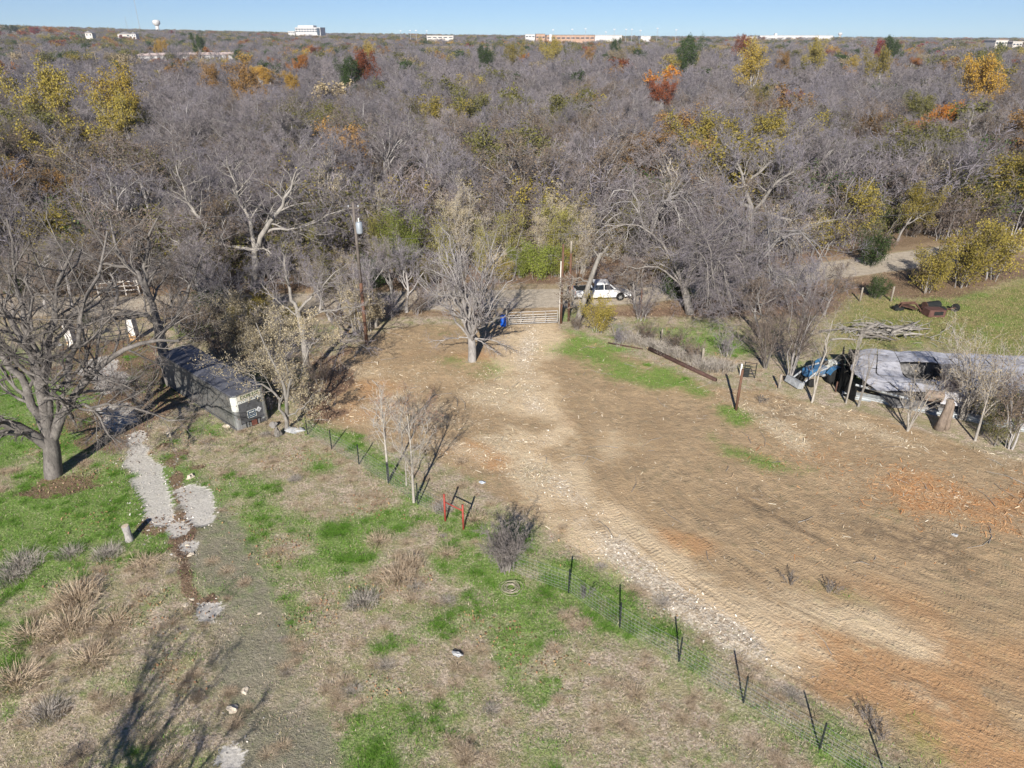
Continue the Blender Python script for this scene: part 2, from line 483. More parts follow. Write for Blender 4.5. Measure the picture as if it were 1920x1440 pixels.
# machine tracks: one family of curves sweeping from the gate to the lower right
td, tu, tw = polyline_dist([gp(1010, 640), gp(1030, 740), gp(1075, 860), gp(1170, 980), gp(1290, 1080), gp(1430, 1170), gp(1600, 1255), gp(1800, 1345), gp(2050, 1440), gp(2400, 1530)])
m_tread = lot_b * sm(42 - YY, 0, 13) * sm(XX, 1.5, 6)
m_green = np.clip(m_green * 1.15, 0, 1) * (1 - .9 * m_road)
fn_d, _, fn_s = polyline_dist([gp(*p) for p in ((950, 1062), (1066, 1108), (1162, 1177), (1273, 1242), (1394, 1318), (1537, 1404), (1672, 1488))])
m_green = np.maximum(m_green, (.50 + .22 * FB2) * sm(fn_s, -1.4, .2) * (1 - sm(fn_s, .8, 3.0)) * (1 - .5 * m_dirt) * (fn_d < 4))
m_green = np.clip(m_green * (1 - .3 * m_dirt)  * (.7 + .3 * ragged(m_green, .5, .3, .6)) + m_green * .3 * FB2, 0, 1)
amb = sm(FBL * .55 + FB * .75 + .25 * sm(-YY, -38, -26), .2, 1.5) * (1 - m_dirt * .9) * (1 - m_road)
m_green = np.clip(blur(m_green, 1) * (1.3 + .25 * FB), 0, 1)
m_green = np.clip(np.maximum(m_green, .78 * amb), 0, 1) * (1 - .75 * m_conc) * (1 - .72 * m_worn * sm(36 - YY, 0, 6))
m_conc = np.clip(ragged(m_conc, .55, .42, .8, FB), 0, 1)
m_litter = np.clip(np.where(YY > 60.5, m_litter, ragged(m_litter, .3, .25, .8) * .9), 0, 1)
m_gravel = np.clip(m_gravel * (.72 + .42 * FB2), 0, 1)
m_chips = np.clip(m_chips * (.75 + .35 * FB), 0, 1)
m_sand = np.maximum(m_sand, 1.0 * sm(3.9 - gv_d, 0, 2.8))
m_sand = np.clip(m_sand * (.8 + .25 * FB2) + .25 * sm(FBL, .2, 1.4) + .1 * FB * m_sand, 0, 1)

ground_relief = hz(XX, YY)
_n = np.random.RandomState(9)
rough1 = blur(_n.normal(size=XX.shape), 1); rough2 = blur(_n.normal(size=XX.shape), 4)
rut = np.zeros(XX.shape)
for w0 in (1.1, 2.7, 4.4, 6.0, 7.9, 9.6, 11.5, 13.3):
    rut -= 0.05 * np.exp(-((np.abs(tw) - w0) / .32) ** 2)
ground_relief = ground_relief + rough1 * (.035 + .05 * (1 - m_dirt) * (1 - m_road) * (1 - m_conc)) + rough2 * .12 * m_dirt + rut * m_tread * np.clip(rough2 * 6 + .6, 0, 1)
ground_relief = ground_relief * (1 - .6 * m_road)

def ground_z(x, y):
    i = np.clip(((np.asarray(x) - GX0) / GS).astype(int), 0, len(gx) - 1); j = np.clip(((np.asarray(y) - GY0) / GS).astype(int), 0, len(gy) - 1)
    return ground_relief[j, i]

def mval(m, x, y):
    i = np.clip(((np.asarray(x) - GX0) / GS + .5).astype(int), 0, len(gx) - 1); j = np.clip(((np.asarray(y) - GY0) / GS + .5).astype(int), 0, len(gy) - 1)
    return m[j, i]

def ground_material():
    m, nt, b = newmat('ground_soil', .95, .08)
    p = position(nt)
    def chan(name):
        a = attr(nt, name)
        s = nt.nodes.new('ShaderNodeSeparateColor'); nt.links.new(a.outputs['Color'], s.inputs[0])
        return s.outputs[0], s.outputs[1], s.outputs[2], a.outputs['Alpha']
    dirt, green, gravel, litter = chan('m1')
    orange, chips, conc, worn = chan('m2')
    sand, tread, dark, past = chan('m3')
    tu_, tw_, roadm, verge = chan('m4')
    n1 = noise(nt, .35, 6, .62, p); n2 = noise(nt, 1.7, 6, .65, p); n3 = noise(nt, 9, 4, .65, p); n4 = noise(nt, 32, 3, .6, p)
    n5 = noise(nt, .9, 5, .7, p)
    def edge(mask, amt=.7, w=.12, nz=n2):
        return mrange(nt, mth(nt, 'ADD', mask, mth(nt, 'MULTIPLY', mth(nt, 'SUBTRACT', nz, .5), amt * 2)), .5 - w, .5 + w)
    # dry grass
    c = mixc(nt, mrange(nt, n3, .3, .7), (.24, .185, .13), (.64, .52, .405))
    c = mixc(nt, mrange(nt, n5, .4, .65), c, mixc(nt, mrange(nt, n4, .3, .7), (.22, .20, .10), (.40, .355, .21)))
    c = mixc(nt, mth(nt, 'MULTIPLY', mrange(nt, n2, .52, .66), .5), c, mixc(nt, n4, (.12, .16, .05), (.20, .23, .09)))
    # pasture beyond
    pc = mixc(nt, mrange(nt, n1, .35, .65), (.30, .25, .12), (.20, .22, .07))
    pc = mixc(nt, mrange(nt, n2, .5, .7), pc, (.16, .20, .05))
    c = mixc(nt, past, c, pc)
    # worn drive
    c = mixc(nt, mth(nt, 'MULTIPLY', edge(worn, .35, .4), .85), c, mixc(nt, mrange(nt, n4, .3, .7), (.15, .142, .098), (.285, .265, .195)))
    # dirt lot
    dc = mixc(nt, mrange(nt, n1, .35, .65), (.385, .27, .155), (.495, .355, .21))
    dc = mixc(nt, mrange(nt, n2, .35, .7), dc, (.34, .245, .155))
    dc = mixc(nt, mth(nt, 'MULTIPLY', mrange(nt, n5, .52, .70), .55), dc, (.29, .235, .15))
    dc = mixc(nt, mth(nt, 'MULTIPLY', edge(orange, .5, .3), .8), dc, mixc(nt, n2, (.46, .235, .105), (.52, .31, .16)))
    dc = mixc(nt, mth(nt, 'MULTIPLY', edge(sand, .5, .3), .85), dc, mixc(nt, n3, (.63, .47, .285), (.79, .63, .43)))
    dc = mixc(nt, mth(nt, 'MULTIPLY', mrange(nt, n3, .5, .68), .35), dc, (.22, .155, .10))
    dc = mixc(nt, mth(nt, 'MULTIPLY', edge(chips, .7, .25, n3), .8), dc, mixc(nt, n4, (.36, .27, .17), (.74, .62, .44)))
    c = mixc(nt, edge(dirt, .3, .2), c, dc)
    c = mixc(nt, mth(nt, 'MULTIPLY', edge(green, .6, .5), .78), c, mixc(nt, mrange(nt, n3, .3, .7), (.085, .19, .024), (.18, .305, .05)))
    # litter under the trees
    c = mixc(nt, mth(nt, 'MULTIPLY', edge(litter, .5, .2), .9), c, mixc(nt, mrange(nt, n4, .35, .65), (.12, .075, .05), (.28, .18, .125)))
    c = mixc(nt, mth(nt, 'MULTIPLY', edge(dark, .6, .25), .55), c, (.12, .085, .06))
    c = mixc(nt, mth(nt, 'MULTIPLY', edge(verge, .5, .35), .6), c, mixc(nt, mrange(nt, n4, .3, .7), (.24, .165, .10), (.46, .35, .225)))
    # road
    rc = mixc(nt, mrange(nt, n2, .3, .7), (.40, .34, .265), (.54, .47, .375))
    rc = mixc(nt, mth(nt, 'MULTIPLY', mrange(nt, n3, .5, .7), .3), rc, (.27, .19, .13))
    c = mixc(nt, edge(roadm, .25, .2), c, rc)
    # gravel strip and limestone slabs
    vo = nt.nodes.new('ShaderNodeTexVoronoi'); vo.inputs['Scale'].default_value = 9; nt.links.new(p, vo.inputs['Vector'])
    gc = mixc(nt, mrange(nt, vo.outputs['Color'], .1, .9), (.36, .29, .22), (.80, .72, .60))
    c = mixc(nt, mth(nt, 'MULTIPLY', edge(gravel, .8, .42, n3), .72), c, gc)
    kc = mixc(nt, mrange(nt, n3, .3, .75), (.44, .415, .375), (.63, .60, .55))
    kc = mixc(nt, mrange(nt, n4, .60, .72), kc, (.28, .22, .17))
    c = mixc(nt, mth(nt, 'MULTIPLY', edge(conc, 1.25, .2, n3), .9), c, kc)
    c = mixc(nt, .5, c, mixc(nt, mrange(nt, n4, .25, .75), (.35, .35, .35), (1, 1, 1)), 'SOFT_LIGHT')
    # streaks dragged along the wheel lines
    sv = nt.nodes.new('ShaderNodeCombineXYZ'); setin(nt, sv.inputs[0], mth(nt, 'MULTIPLY', tu_, .10)); setin(nt, sv.inputs[1], mth(nt, 'MULTIPLY', tw_, 1.7))
    stk = noise(nt, 1.0, 5, .7, sv.outputs[0])
    # relief: clods plus chevron lugs pressed along the tracks
    aw = mth(nt, 'ABSOLUTE', tw_)
    lane = mth(nt, 'FRACT', mth(nt, 'ADD', mth(nt, 'MULTIPLY', aw, .82), mth(nt, 'MULTIPLY', n1, .25)))
    inl = mth(nt, 'MULTIPLY', mrange(nt, lane, .08, .14), mth(nt, 'SUBTRACT', 1, mrange(nt, lane, .42, .47)))
    chev = mth(nt, 'ADD', mth(nt, 'MULTIPLY', tu_, 4.4), mth(nt, 'MULTIPLY', mth(nt, 'ABSOLUTE', mth(nt, 'SUBTRACT', lane, .27)), 1.6))
    saw = mth(nt, 'FRACT', chev)
    lug = mth(nt, 'MULTIPLY', mrange(nt, saw, .0, .2), mth(nt, 'SUBTRACT', 1, mrange(nt, saw, .55, .62)))
    patch = mrange(nt, n5, .36, .66)
    lugh = mth(nt, 'MULTIPLY', mth(nt, 'MULTIPLY', lug, inl), mth(nt, 'MULTIPLY', tread, patch))
    h = mth(nt, 'ADD', mth(nt, 'MULTIPLY', lugh, .34), mth(nt, 'ADD', mth(nt, 'MULTIPLY', n3, .7), mth(nt, 'MULTIPLY', n4, .4)))
    h = mth(nt, 'ADD', h, mth(nt, 'MULTIPLY', n2, 1.6))
    h = mth(nt, 'ADD', h, mth(nt, 'MULTIPLY', mth(nt, 'MULTIPLY', stk, tread), .9))
    h = mth(nt, 'MULTIPLY', h, mth(nt, 'SUBTRACT', 1, mth(nt, 'MULTIPLY', conc, .6)))
    stc = mth(nt, 'MULTIPLY', tread, mrange(nt, n1, .35, .65, .15, .75))
    c = mixc(nt, mth(nt, 'MULTIPLY', stc, mrange(nt, stk, .52, .68)), c, mixc(nt, n2, (.24, .155, .09), (.32, .235, .15)))
    c = mixc(nt, mth(nt, 'MULTIPLY', stc, mth(nt, 'SUBTRACT', 1, mrange(nt, stk, .34, .47))), c, (.55, .38, .21))
    nt.links.new(c, b.inputs['Base Color'])
    bump(nt, b, h, .9, .085)
    return m

M_GROUND = ground_material()
st4 = lambda a, b_, c, d: np.stack([a, b_, c, d], -1).reshape(-1, 4)
A1 = st4(m_dirt, m_green, m_gravel, m_litter)
m_orange = np.clip(m_orange * (1.15 + .4 * FB2) + .22 * sm(FBL, .3, 1.6) * m_dirt, 0, 1)
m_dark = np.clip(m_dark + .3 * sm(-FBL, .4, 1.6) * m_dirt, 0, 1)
A2 = st4(m_orange * m_dirt, m_chips, m_conc, m_worn)
A3 = st4(m_sand, m_tread, m_dark, m_past)
A4 = st4(tu, tw, m_road, m_verge)
VG = np.stack([XX, YY, ground_relief], -1).reshape(-1, 3)
ny, nx = XX.shape
ii = (np.arange(ny - 1)[:, None] * nx + np.arange(nx - 1)[None]).ravel()
QG = np.stack([ii, ii + 1, ii + nx + 1, ii + nx], -1)
cls = np.zeros(XX.shape, int)
cls[lot_b] = 1
cls[(drive_b & ~lot_b)] = 2
cls[road_b] = 3
cls = cls[:-1, :-1].ravel()
for k, nm in enumerate(('ground', 'dirt_lot', 'driveway', 'road')):
    q = QG[cls == k]
    used, inv = np.unique(q, return_inverse=True)
    me = np_mesh(nm, VG[used], inv.reshape(-1, 4), mat=M_GROUND, smooth=True, vcol={'m1': A1[used], 'm2': A2[used], 'm3': A3[used], 'm4': A4[used]})
    o = link(nm, me); tag(o, kind='structure')

def terrain():
    m, nt, b = newmat('far_soil', .95, .05)
    p = position(nt)
    n1 = noise(nt, .02, 5, .6, p); n2 = noise(nt, .8, 4, .65, p)
    c = mixc(nt, mrange(nt, n2, .3, .7), (.13, .08, .055), (.27, .19, .13))
    c = mixc(nt, mrange(nt, n1, .5, .65), c, (.19, .16, .09))
    nt.links.new(c, b.inputs['Base Color'])
    rr = np.concatenate([np.linspace(0, 120, 13), np.geomspace(140, 3700, 60)])
    th = np.linspace(0, 2 * np.pi, 145)[:-1]
    R, T = np.meshgrid(rr, th, indexing='ij')
    X = R * np.sin(T); Y = R * np.cos(T)
    Z = np.where(Y > 0, tz(X, Y), 0) - .35 + .30 * sm(R, 110, 140)
    V = np.stack([X, Y, Z], -1).reshape(-1, 3)
    n = len(th); i = np.arange(len(rr) - 1)[:, None] * n; j = np.arange(n)[None]; j2 = (j + 1) % n
    Q = np.stack([i + j, i + n + j, i + n + j2, i + j2], -1).reshape(-1, 4)
    tag(link('terrain', np_mesh('terrain', V, Q, mat=m, smooth=True)), kind='structure')
terrain()
# ---------------------------------------------------------------- trees: branching grown level by level
def unit(a):
    return a / np.maximum(np.linalg.norm(a, axis=-1, keepdims=True), 1e-9)

def spawn(rng, P, R, n, t0=.3, t1=1., ang=(25, 55), lenr=.6, K=4, wander=.15, up=.05, rr=.6, shape=.4, minr=.008, tipr=.35):
    N, K0 = P.shape[:2]
    t = (np.arange(n)[None] + rng.uniform(0, 1, (N, n))) / n * (t1 - t0) + t0
    x = np.clip(t * (K0 - 1), 0, K0 - 1.001); i = x.astype(int); f = (x - i)[..., None]
    ar = np.arange(N)[:, None]
    pos = P[ar, i] * (1 - f) + P[ar, i + 1] * f
    rad = R[ar, i] * (1 - f[..., 0]) + R[ar, i + 1] * f[..., 0]
    tan = unit(P[ar, i + 1] - P[ar, i])
    plen = np.linalg.norm(np.diff(P, axis=1), axis=-1).sum(1)[:, None]
    perp = unit(np.cross(rng.normal(size=tan.shape), tan))
    a = np.radians(rng.uniform(ang[0], ang[1], t.shape))[..., None]
    d = np.cos(a) * tan + np.sin(a) * perp
    L = plen * lenr * (1 - shape * t) * rng.uniform(.65, 1.25, t.shape)
    M = N * n
    pos = pos.reshape(M, 3); d = d.reshape(M, 3); seg = (L / (K - 1)).reshape(M, 1)
    r0 = np.maximum(rad.reshape(M) * rr, minr)
    out = np.zeros((M, K, 3)); out[:, 0] = pos
    for k in range(1, K):
        d = unit(d + rng.normal(size=d.shape) * wander + np.array([0, 0, up]))
        out[:, k] = out[:, k - 1] + d * seg
    return out, r0[:, None] * np.linspace(1, tipr, K)[None]

def tubes(P, R, m):
    N, K = P.shape[:2]
    T = np.empty_like(P); T[:, 1:-1] = P[:, 2:] - P[:, :-2]; T[:, 0] = P[:, 1] - P[:, 0]; T[:, -1] = P[:, -1] - P[:, -2]
    T = unit(T)
    ref = np.where(np.abs(T[..., 2:3]) < .9, np.array([0, 0, 1.]), np.array([1., 0, 0]))
    u = unit(np.cross(T, ref)); w = np.cross(u, T)
    an = 2 * np.pi * np.arange(m) / m
    V = P[:, :, None] + (u[:, :, None] * np.cos(an)[:, None] + w[:, :, None] * np.sin(an)[:, None]) * R[:, :, None, None]
    base = (np.arange(N)[:, None, None] * K + np.arange(K - 1)[None, :, None]) * m
    k = np.arange(m)[None, None]; k2 = (k + 1) % m
    Q = np.stack([base + k, base + k2, base + m + k2, base + m + k], -1)
    return V.reshape(-1, 3), Q.reshape(-1, 4)

def ribbons(rng, P, Wd):
    N, K = P.shape[:2]
    T = unit(P[:, -1] - P[:, 0])
    u = unit(np.cross(rng.normal(size=T.shape), T))
    w = Wd * np.linspace(1, .4, K)[None]
    V = np.stack([P - u[:, None] * w[..., None] / 2, P + u[:, None] * w[..., None] / 2], 2)
    b = (np.arange(N)[:, None] * K + np.arange(K - 1)[None]) * 2
    Q = np.stack([b, b + 1, b + 3, b + 2], -1)
    return V.reshape(-1, 3), Q.reshape(-1, 4)

def join(L):
    V, Q, n = [], [], 0
    for v, q in L:
        if len(v) == 0: continue
        V.append(v); Q.append(q + n); n += len(v)
    return np.concatenate(V), np.concatenate(Q)

def leaves(rng, P, n, size, spread, drop=0.0):
    """n leaf quads scattered along the polylines P"""
    N, K = P.shape[:2]
    i = rng.integers(0, N, n); t = rng.uniform(.2, 1, n) * (K - 1.001); k = t.astype(int); f = (t - k)[:, None]
    c = P[i, k] * (1 - f) + P[i, k + 1] * f + rng.normal(size=(n, 3)) * spread
    c[:, 2] -= drop
    a = unit(rng.normal(size=(n, 3)) + np.array([0, 0, .5])); u = unit(np.cross(rng.normal(size=(n, 3)), a)); w = np.cross(a, u)
    s = size * rng.uniform(.55, 1.3, n)[:, None]
    V = np.stack([c - u * s * .5, c + w * s * .32, c + u * s * .5, c - w * s * .32], 1)
    Q = np.arange(n * 4).reshape(n, 4)
    # tone: clumps share a tone, single leaves vary
    g = rng.uniform(0, 1, N)[i] * .6 + rng.uniform(0, 1, n) * .4
    return V.reshape(-1, 3), Q, np.repeat(g[:, None], 3, 1)

KINK = np.random.default_rng(99)
def polys(list_of, K=11):
    """hand-placed limbs: [( [(x,y,z)..], r0, r1 )] resampled to K smooth points"""
    P, R = [], []
    for pts, r0, r1 in list_of:
        p = np.array(pts, float); d = np.concatenate([[0], np.cumsum(np.linalg.norm(np.diff(p, axis=0), axis=1))])
        s = np.linspace(0, d[-1], K)
        q = np.stack([np.interp(s, d, p[:, c]) for c in range(3)], 1)
        q[1:-1] = .25 * q[:-2] + .5 * q[1:-1] + .25 * q[2:]
        q[2:] += KINK.normal(size=(K - 2, 3)) * min(.022 * d[-1], .11) * (len(P) > 0) * (r0 < .4)
        P.append(q); R.append(r0 + (r1 - r0) * np.linspace(0, 1, K))
    return np.array(P), np.array(R)

BARK_GREY = bark('grey_bark', (.225, .21, .20), (.37, .35, .335))
BARK_DARK = bark('dark_bark', (.14, .127, .118), (.285, .262, .24))
BARK_PALE = bark('pale_bark', (.215, .20, .18), (.345, .32, .29))
BARK_WHITE = bark('white_bark', (.36, .33, .29), (.52, .485, .43))
TW_WOOD = twigmat('wood_twigs', (.185, .172, .20), (.225, .197, .198), .28)
TW_DARK = twigmat('dark_twigs', (.165, .15, .148), (.21, .185, .17))
TW_PALE = twigmat('pale_twigs', (.34, .31, .275), (.40, .365, .32))
TW_BROWN = twigmat('brown_twigs', (.17, .14, .13), (.21, .17, .145))
TW_RUST = twigmat('rust_twigs', (.40, .20, .12), (.42, .26, .18))
LEAF = {
    'yellow': leafmat('yellow_leaves', (.32, .24, .045), (.60, .44, .09)),
    'olive_yellow': leafmat('olive_yellow_leaves', (.19, .17, .042), (.46, .36, .08)),
    'gold': leafmat('gold_leaves', (.42, .25, .04), (.66, .43, .09)),
    'orange': leafmat('orange_leaves', (.34, .13, .025), (.58, .25, .04)),
    'bronze': leafmat('bronze_leaves', (.24, .145, .06), (.42, .25, .085)),
    'rust': leafmat('rust_leaves', (.17, .05, .02), (.36, .11, .04)),
    'red': leafmat('red_leaves', (.20, .02, .025), (.38, .06, .05)),
    'green': leafmat('dark_green_leaves', (.03, .06, .018), (.085, .13, .035)),
    'bright_green': leafmat('bright_green_leaves', (.13, .18, .03), (.38, .42, .09)),
    'olive': leafmat('olive_leaves', (.10, .105, .03), (.24, .22, .07)),
    'tan': leafmat('tan_leaves', (.27, .21, .12), (.52, .43, .27)),
    'cream': leafmat('cream_leaves', (.40, .33, .20), (.74, .64, .44)),
    'yellow_green': leafmat('yellow_green_leaves', (.22, .22, .05), (.52, .48, .13)),
    'brown': leafmat('brown_leaves', (.16, .12, .08), (.29, .22, .145)),
}
STORE = {}
HT = {}

def store(key, trunk, crown, leaf, tm, cm, lm, m=None):
    d = {}
    HT[key] = float(join(crown)[0][:, 2].max()) if crown else 1.0
    if trunk: d['trunk'] = np_mesh(key + '_trunk', *join(trunk), mat=tm, smooth=True)
    if crown: d['crown'] = np_mesh(key + '_crown', *join(crown), mat=cm)
    if leaf: d['leaves'] = np_mesh(key + '_leaves', leaf[0], leaf[1], mat=lm, fcol=leaf[2])
    STORE[key] = d
    return d

def wood_tree(key, seed, Ht=12.0, spread=1.0, leafn=0, leafsize=.2, leafmat_=None, tw=.018, twm=None, bm=None, dens=1.0, up=.10, lean=0.0, leafspread=.25, fork=.35, l5n=4):
    rng = np.random.default_rng(seed)
    K = 8
    th = Ht * .62
    p = np.zeros((1, K, 3)); d = np.array([lean + rng.normal() * .08, rng.normal() * .1, 1.0])
    for k in range(1, K):
        d = d + rng.normal(size=3) * .10; d[2] = abs(d[2]); p[0, k] = p[0, k - 1] + d / np.linalg.norm(d) * th / (K - 1)
    p[0, 0, 2] -= .25
    r = np.array([np.linspace(Ht * .021, Ht * .008, K)]); r[0, 0] *= 1.3
    l1, r1 = spawn(rng, p, r, 8, fork, 1., (28 * spread, 58 * spread), .78, 7, .17, up + .04, .62, .25)
    l2, r2 = spawn(rng, l1, r1, 6, .25, 1., (25, 58), .52, 5, .18, up, .6, .3)
    l3, r3 = spawn(rng, l2, r2, max(2, int(6 * dens)), .15, 1., (22, 60), .55, 4, .2, up, .55, .3)
    l4, r4 = spawn(rng, l3, r3, max(2, int(7 * dens)), .1, 1., (20, 60), .62, 3, .2, up, .55, .3)
    l5, r5 = spawn(rng, l4, r4, l5n, .1, .95, (20, 55), .68, 2, .15, up * .6, .5, .2)
    trunk = [tubes(p, r, 8), tubes(l1, r1, 6), tubes(l2, r2, 4), tubes(l3, np.maximum(r3, .014), 3)]
    crown = [ribbons(rng, l4, np.full((len(l4), 3), tw * 1.25)), ribbons(rng, l5, np.full((len(l5), 2), tw))]
    lf = leaves(rng, np.concatenate([l4[:, ::2], l5]), leafn, leafsize, leafspread) if leafn else None
    return store(key, trunk, crown, lf, bm or BARK_GREY, twm or TW_WOOD, leafmat_)

def plant(key, name, label, cat, x, y, rz, sc, group=None, z=0.0, crown_name='crown'):
    d = STORE[key]
    o = thing(name, label, cat, (x, y, z), rz, group, sc if isinstance(sc, tuple) else (sc, sc, sc))
    for part in ('trunk', 'crown', 'leaves'):
        if part in d:
            link(part if part != 'crown' else crown_name, d[part], o)
    return o

RNG = np.random.default_rng(11)
for i in range(7):
    wood_tree('bare%d' % i, 100 + i, Ht=12, spread=(.8, 1.0, 1.15, .9, 1.25, 1.05, .7)[i], up=(.14, .10, .06, .12, .05, .09, .16)[i])
for i in range(3):   # a few dead leaves still hanging
    wood_tree('brownish%d' % i, 140 + i, Ht=12, spread=1.05, leafn=2600, leafsize=.16, leafmat_=LEAF[('brown', 'brown', 'olive')[i]], twm=TW_BROWN)
for c, n in (('yellow', 7500), ('olive_yellow', 6000), ('gold', 8000), ('orange', 8000), ('bronze', 7000), ('rust', 8000), ('red', 8000), ('green', 9000), ('olive', 6500), ('tan', 5000)):
    wood_tree('leafy_' + c, 200 + len(STORE), Ht=12, spread=.95, leafn=int(n * 1.5), leafsize=.24, leafmat_=LEAF[c], leafspread=.3, dens=.85)

# --- hero trees: limbs laid out along their real positions
def hero(key, limbs, seed, bm, twm, l2n=9, l3n=7, l4n=6, l5n=4, tw=.016, up=.03, t0=.3, l2len=.42, wander=.2, leafn=0, leafsize=.1, lm=None, l2ang=(25, 70), trunks=1, l3len=.5, leafspread=.12, minr=.006, tr2=1.0):
    rng = np.random.default_rng(seed)
    P, R = polys(limbs)
    base = P[0, 0].copy()
    P = P - base
    P[:trunks, 0, 2] -= .2
    q, qr = P[trunks:] if len(P) > trunks else P, R[trunks:] if len(P) > trunks else R
    a, ar = spawn(rng, q, qr, l2n, t0, tr2, l2ang, l2len, 6, wander, up, .5, .35, minr * 2)
    b, br = spawn(rng, a, ar, l3n, .15, 1., (25, 65), l3len, 4, wander, up, .55, .3, minr)
    c, cr = spawn(rng, b, br, l4n, .1, 1., (22, 60), .55, 3, wander, up, .55, .3, minr)
    crown = [ribbons(rng, c, np.full((len(c), 3), tw * 1.2))]
    last = c
    if l5n:
        e, er = spawn(rng, c, cr, l5n, .1, .95, (20, 55), .6, 2, .15, up, .5, .2, minr)
        crown.append(ribbons(rng, e, np.full((len(e), 2), tw))); last = e
    trunk = [tubes(P, R, 10), tubes(a, ar, 5), tubes(b, br, 4)]
    lf = leaves(rng, last, leafn, leafsize, leafspread) if leafn else None
    store(key, trunk, crown, lf, bm, twm, lm)
    return base

def put(key, name, label, cat, base, group=None):
    return plant(key, name, label, cat, base[0], base[1], 0, 1.0, group, z=base[2])

def px(*pts):
    return [at(*p) for p in pts]

# great oak at the left of the drive
oak = [(px((100, 893, 36.1), (99, 865, 36.1), (97, 840, 36.1), (92, 815, 36.1)), .52, .43),
       (px((96, 838, 36.1), (60, 818, 35.6), (20, 800, 35), (-30, 780, 34.5), (-90, 770, 34)), .36, .14),
       (px((92, 825, 36.1), (72, 775, 36.4), (48, 715, 36.8), (28, 690, 37), (0, 670, 37.3), (-60, 630, 38)), .30, .10),
       (px((92, 822, 36.1), (82, 765, 36.3), (80, 725, 36.4), (74, 690, 36.6), (50, 655, 36.8), (30, 615, 37.2), (0, 570, 37.5), (-20, 540, 38)), .34, .10),
       (px((92, 822, 36.1), (88, 760, 36.5), (90, 700, 37), (95, 655, 37.4), (106, 615, 38), (100, 560, 38.5), (118, 500, 39), (135, 465, 39.5)), .32, .07),
       (px((85, 720, 36.6), (70, 665, 36.4), (45, 635, 36.2), (55, 600, 36), (58, 560, 36), (50, 505, 36)), .16, .04),
       (px((97, 830, 36.1), (118, 775, 36.3), (150, 715, 36.8), (185, 690, 37.2), (215, 665, 37.6), (255, 645, 38), (305, 632, 38.6), (340, 640, 39)), .30, .07),
       (px((110, 785, 36.2), (135, 755, 35.8), (165, 765, 35.4), (192, 795, 35), (212, 818, 34.8), (228, 830, 34.6)), .12, .045),
       (px((120, 768, 36.2), (160, 756, 35.6), (205, 762, 35), (250, 772, 34.6), (300, 782, 34.4), (345, 790, 34.2)), .11, .03),
       (px((150, 716, 36.8), (170, 700, 36.3), (190, 705, 36), (225, 725, 35.6), (255, 735, 35.4)), .10, .03),
       (px((95, 655, 37.4), (120, 625, 37.8), (135, 600, 38.4), (160, 575, 39), (190, 545, 40)), .14, .03),
       (px((92, 815, 36.1), (68, 710, 36.5), (40, 590, 37.4), (28, 490, 38.4), (12, 410, 39.5)), .24, .05),
       (px((97, 828, 36.1), (132, 680, 36.8), (165, 560, 37.8), (190, 480, 39), (205, 430, 40)), .22, .05),
       (px((60, 690, 36.9), (78, 655, 36.2), (88, 690, 36), (92, 650, 35.4)), .08, .02)]
b_oak = hero('oak_left', oak, 31, BARK_DARK, TW_DARK, l2n=11, l3n=7, l4n=6, l5n=3, tw=.012, up=.03, wander=.22, l2len=.48, t0=.22)
put('oak_left', 'oak_tree', 'massive dark bare oak spreading over the left gravel drive, thick flared trunk in green grass', 'tree', b_oak)
# second oak by the trailer's far end
oak2 = [(px((322, 718, 48.6), (312, 685, 48.7), (303, 645, 48.8), (296, 608, 49)), .45, .34),
        (px((296, 608, 49), (285, 570, 49.4), (278, 545, 49.8), (262, 522, 50.2), (235, 495, 51), (215, 460, 51.5), (205, 420, 52)), .28, .06),
        (px((285, 565, 49.4), (268, 525, 49.5), (275, 490, 49.4), (272, 450, 49.3), (290, 410, 49.3)), .20, .05),
        (px((296, 608, 49), (272, 592, 48.6), (242, 586, 48.2), (208, 592, 47.8), (178, 605, 47.4), (150, 622, 47)), .20, .04),
        (px((270, 590, 48.7), (230, 600, 48), (190, 590, 47.6), (160, 575, 47.4), (140, 590, 47)), .14, .03),
        (px((300, 630, 48.9), (330, 590, 48.6), (350, 550, 48.4), (372, 510, 48.2), (380, 470, 48)), .2, .04),
        (px((275, 485, 49.4), (300, 490, 48.8), (322, 510, 48.4)), .07, .02),
        (px((240, 500, 51), (200, 500, 51), (160, 480, 51.4), (130, 440, 52)), .12, .03)]
b = hero('oak_second', oak2, 32, BARK_DARK, TW_DARK, l2n=11, l3n=7, l4n=6, l5n=3, tw=.015, up=.05, l2len=.42, t0=.2)
put('oak_second', 'oak_tree', 'dark bare oak with arching limbs at the far end of the grey trailer', 'tree', b)
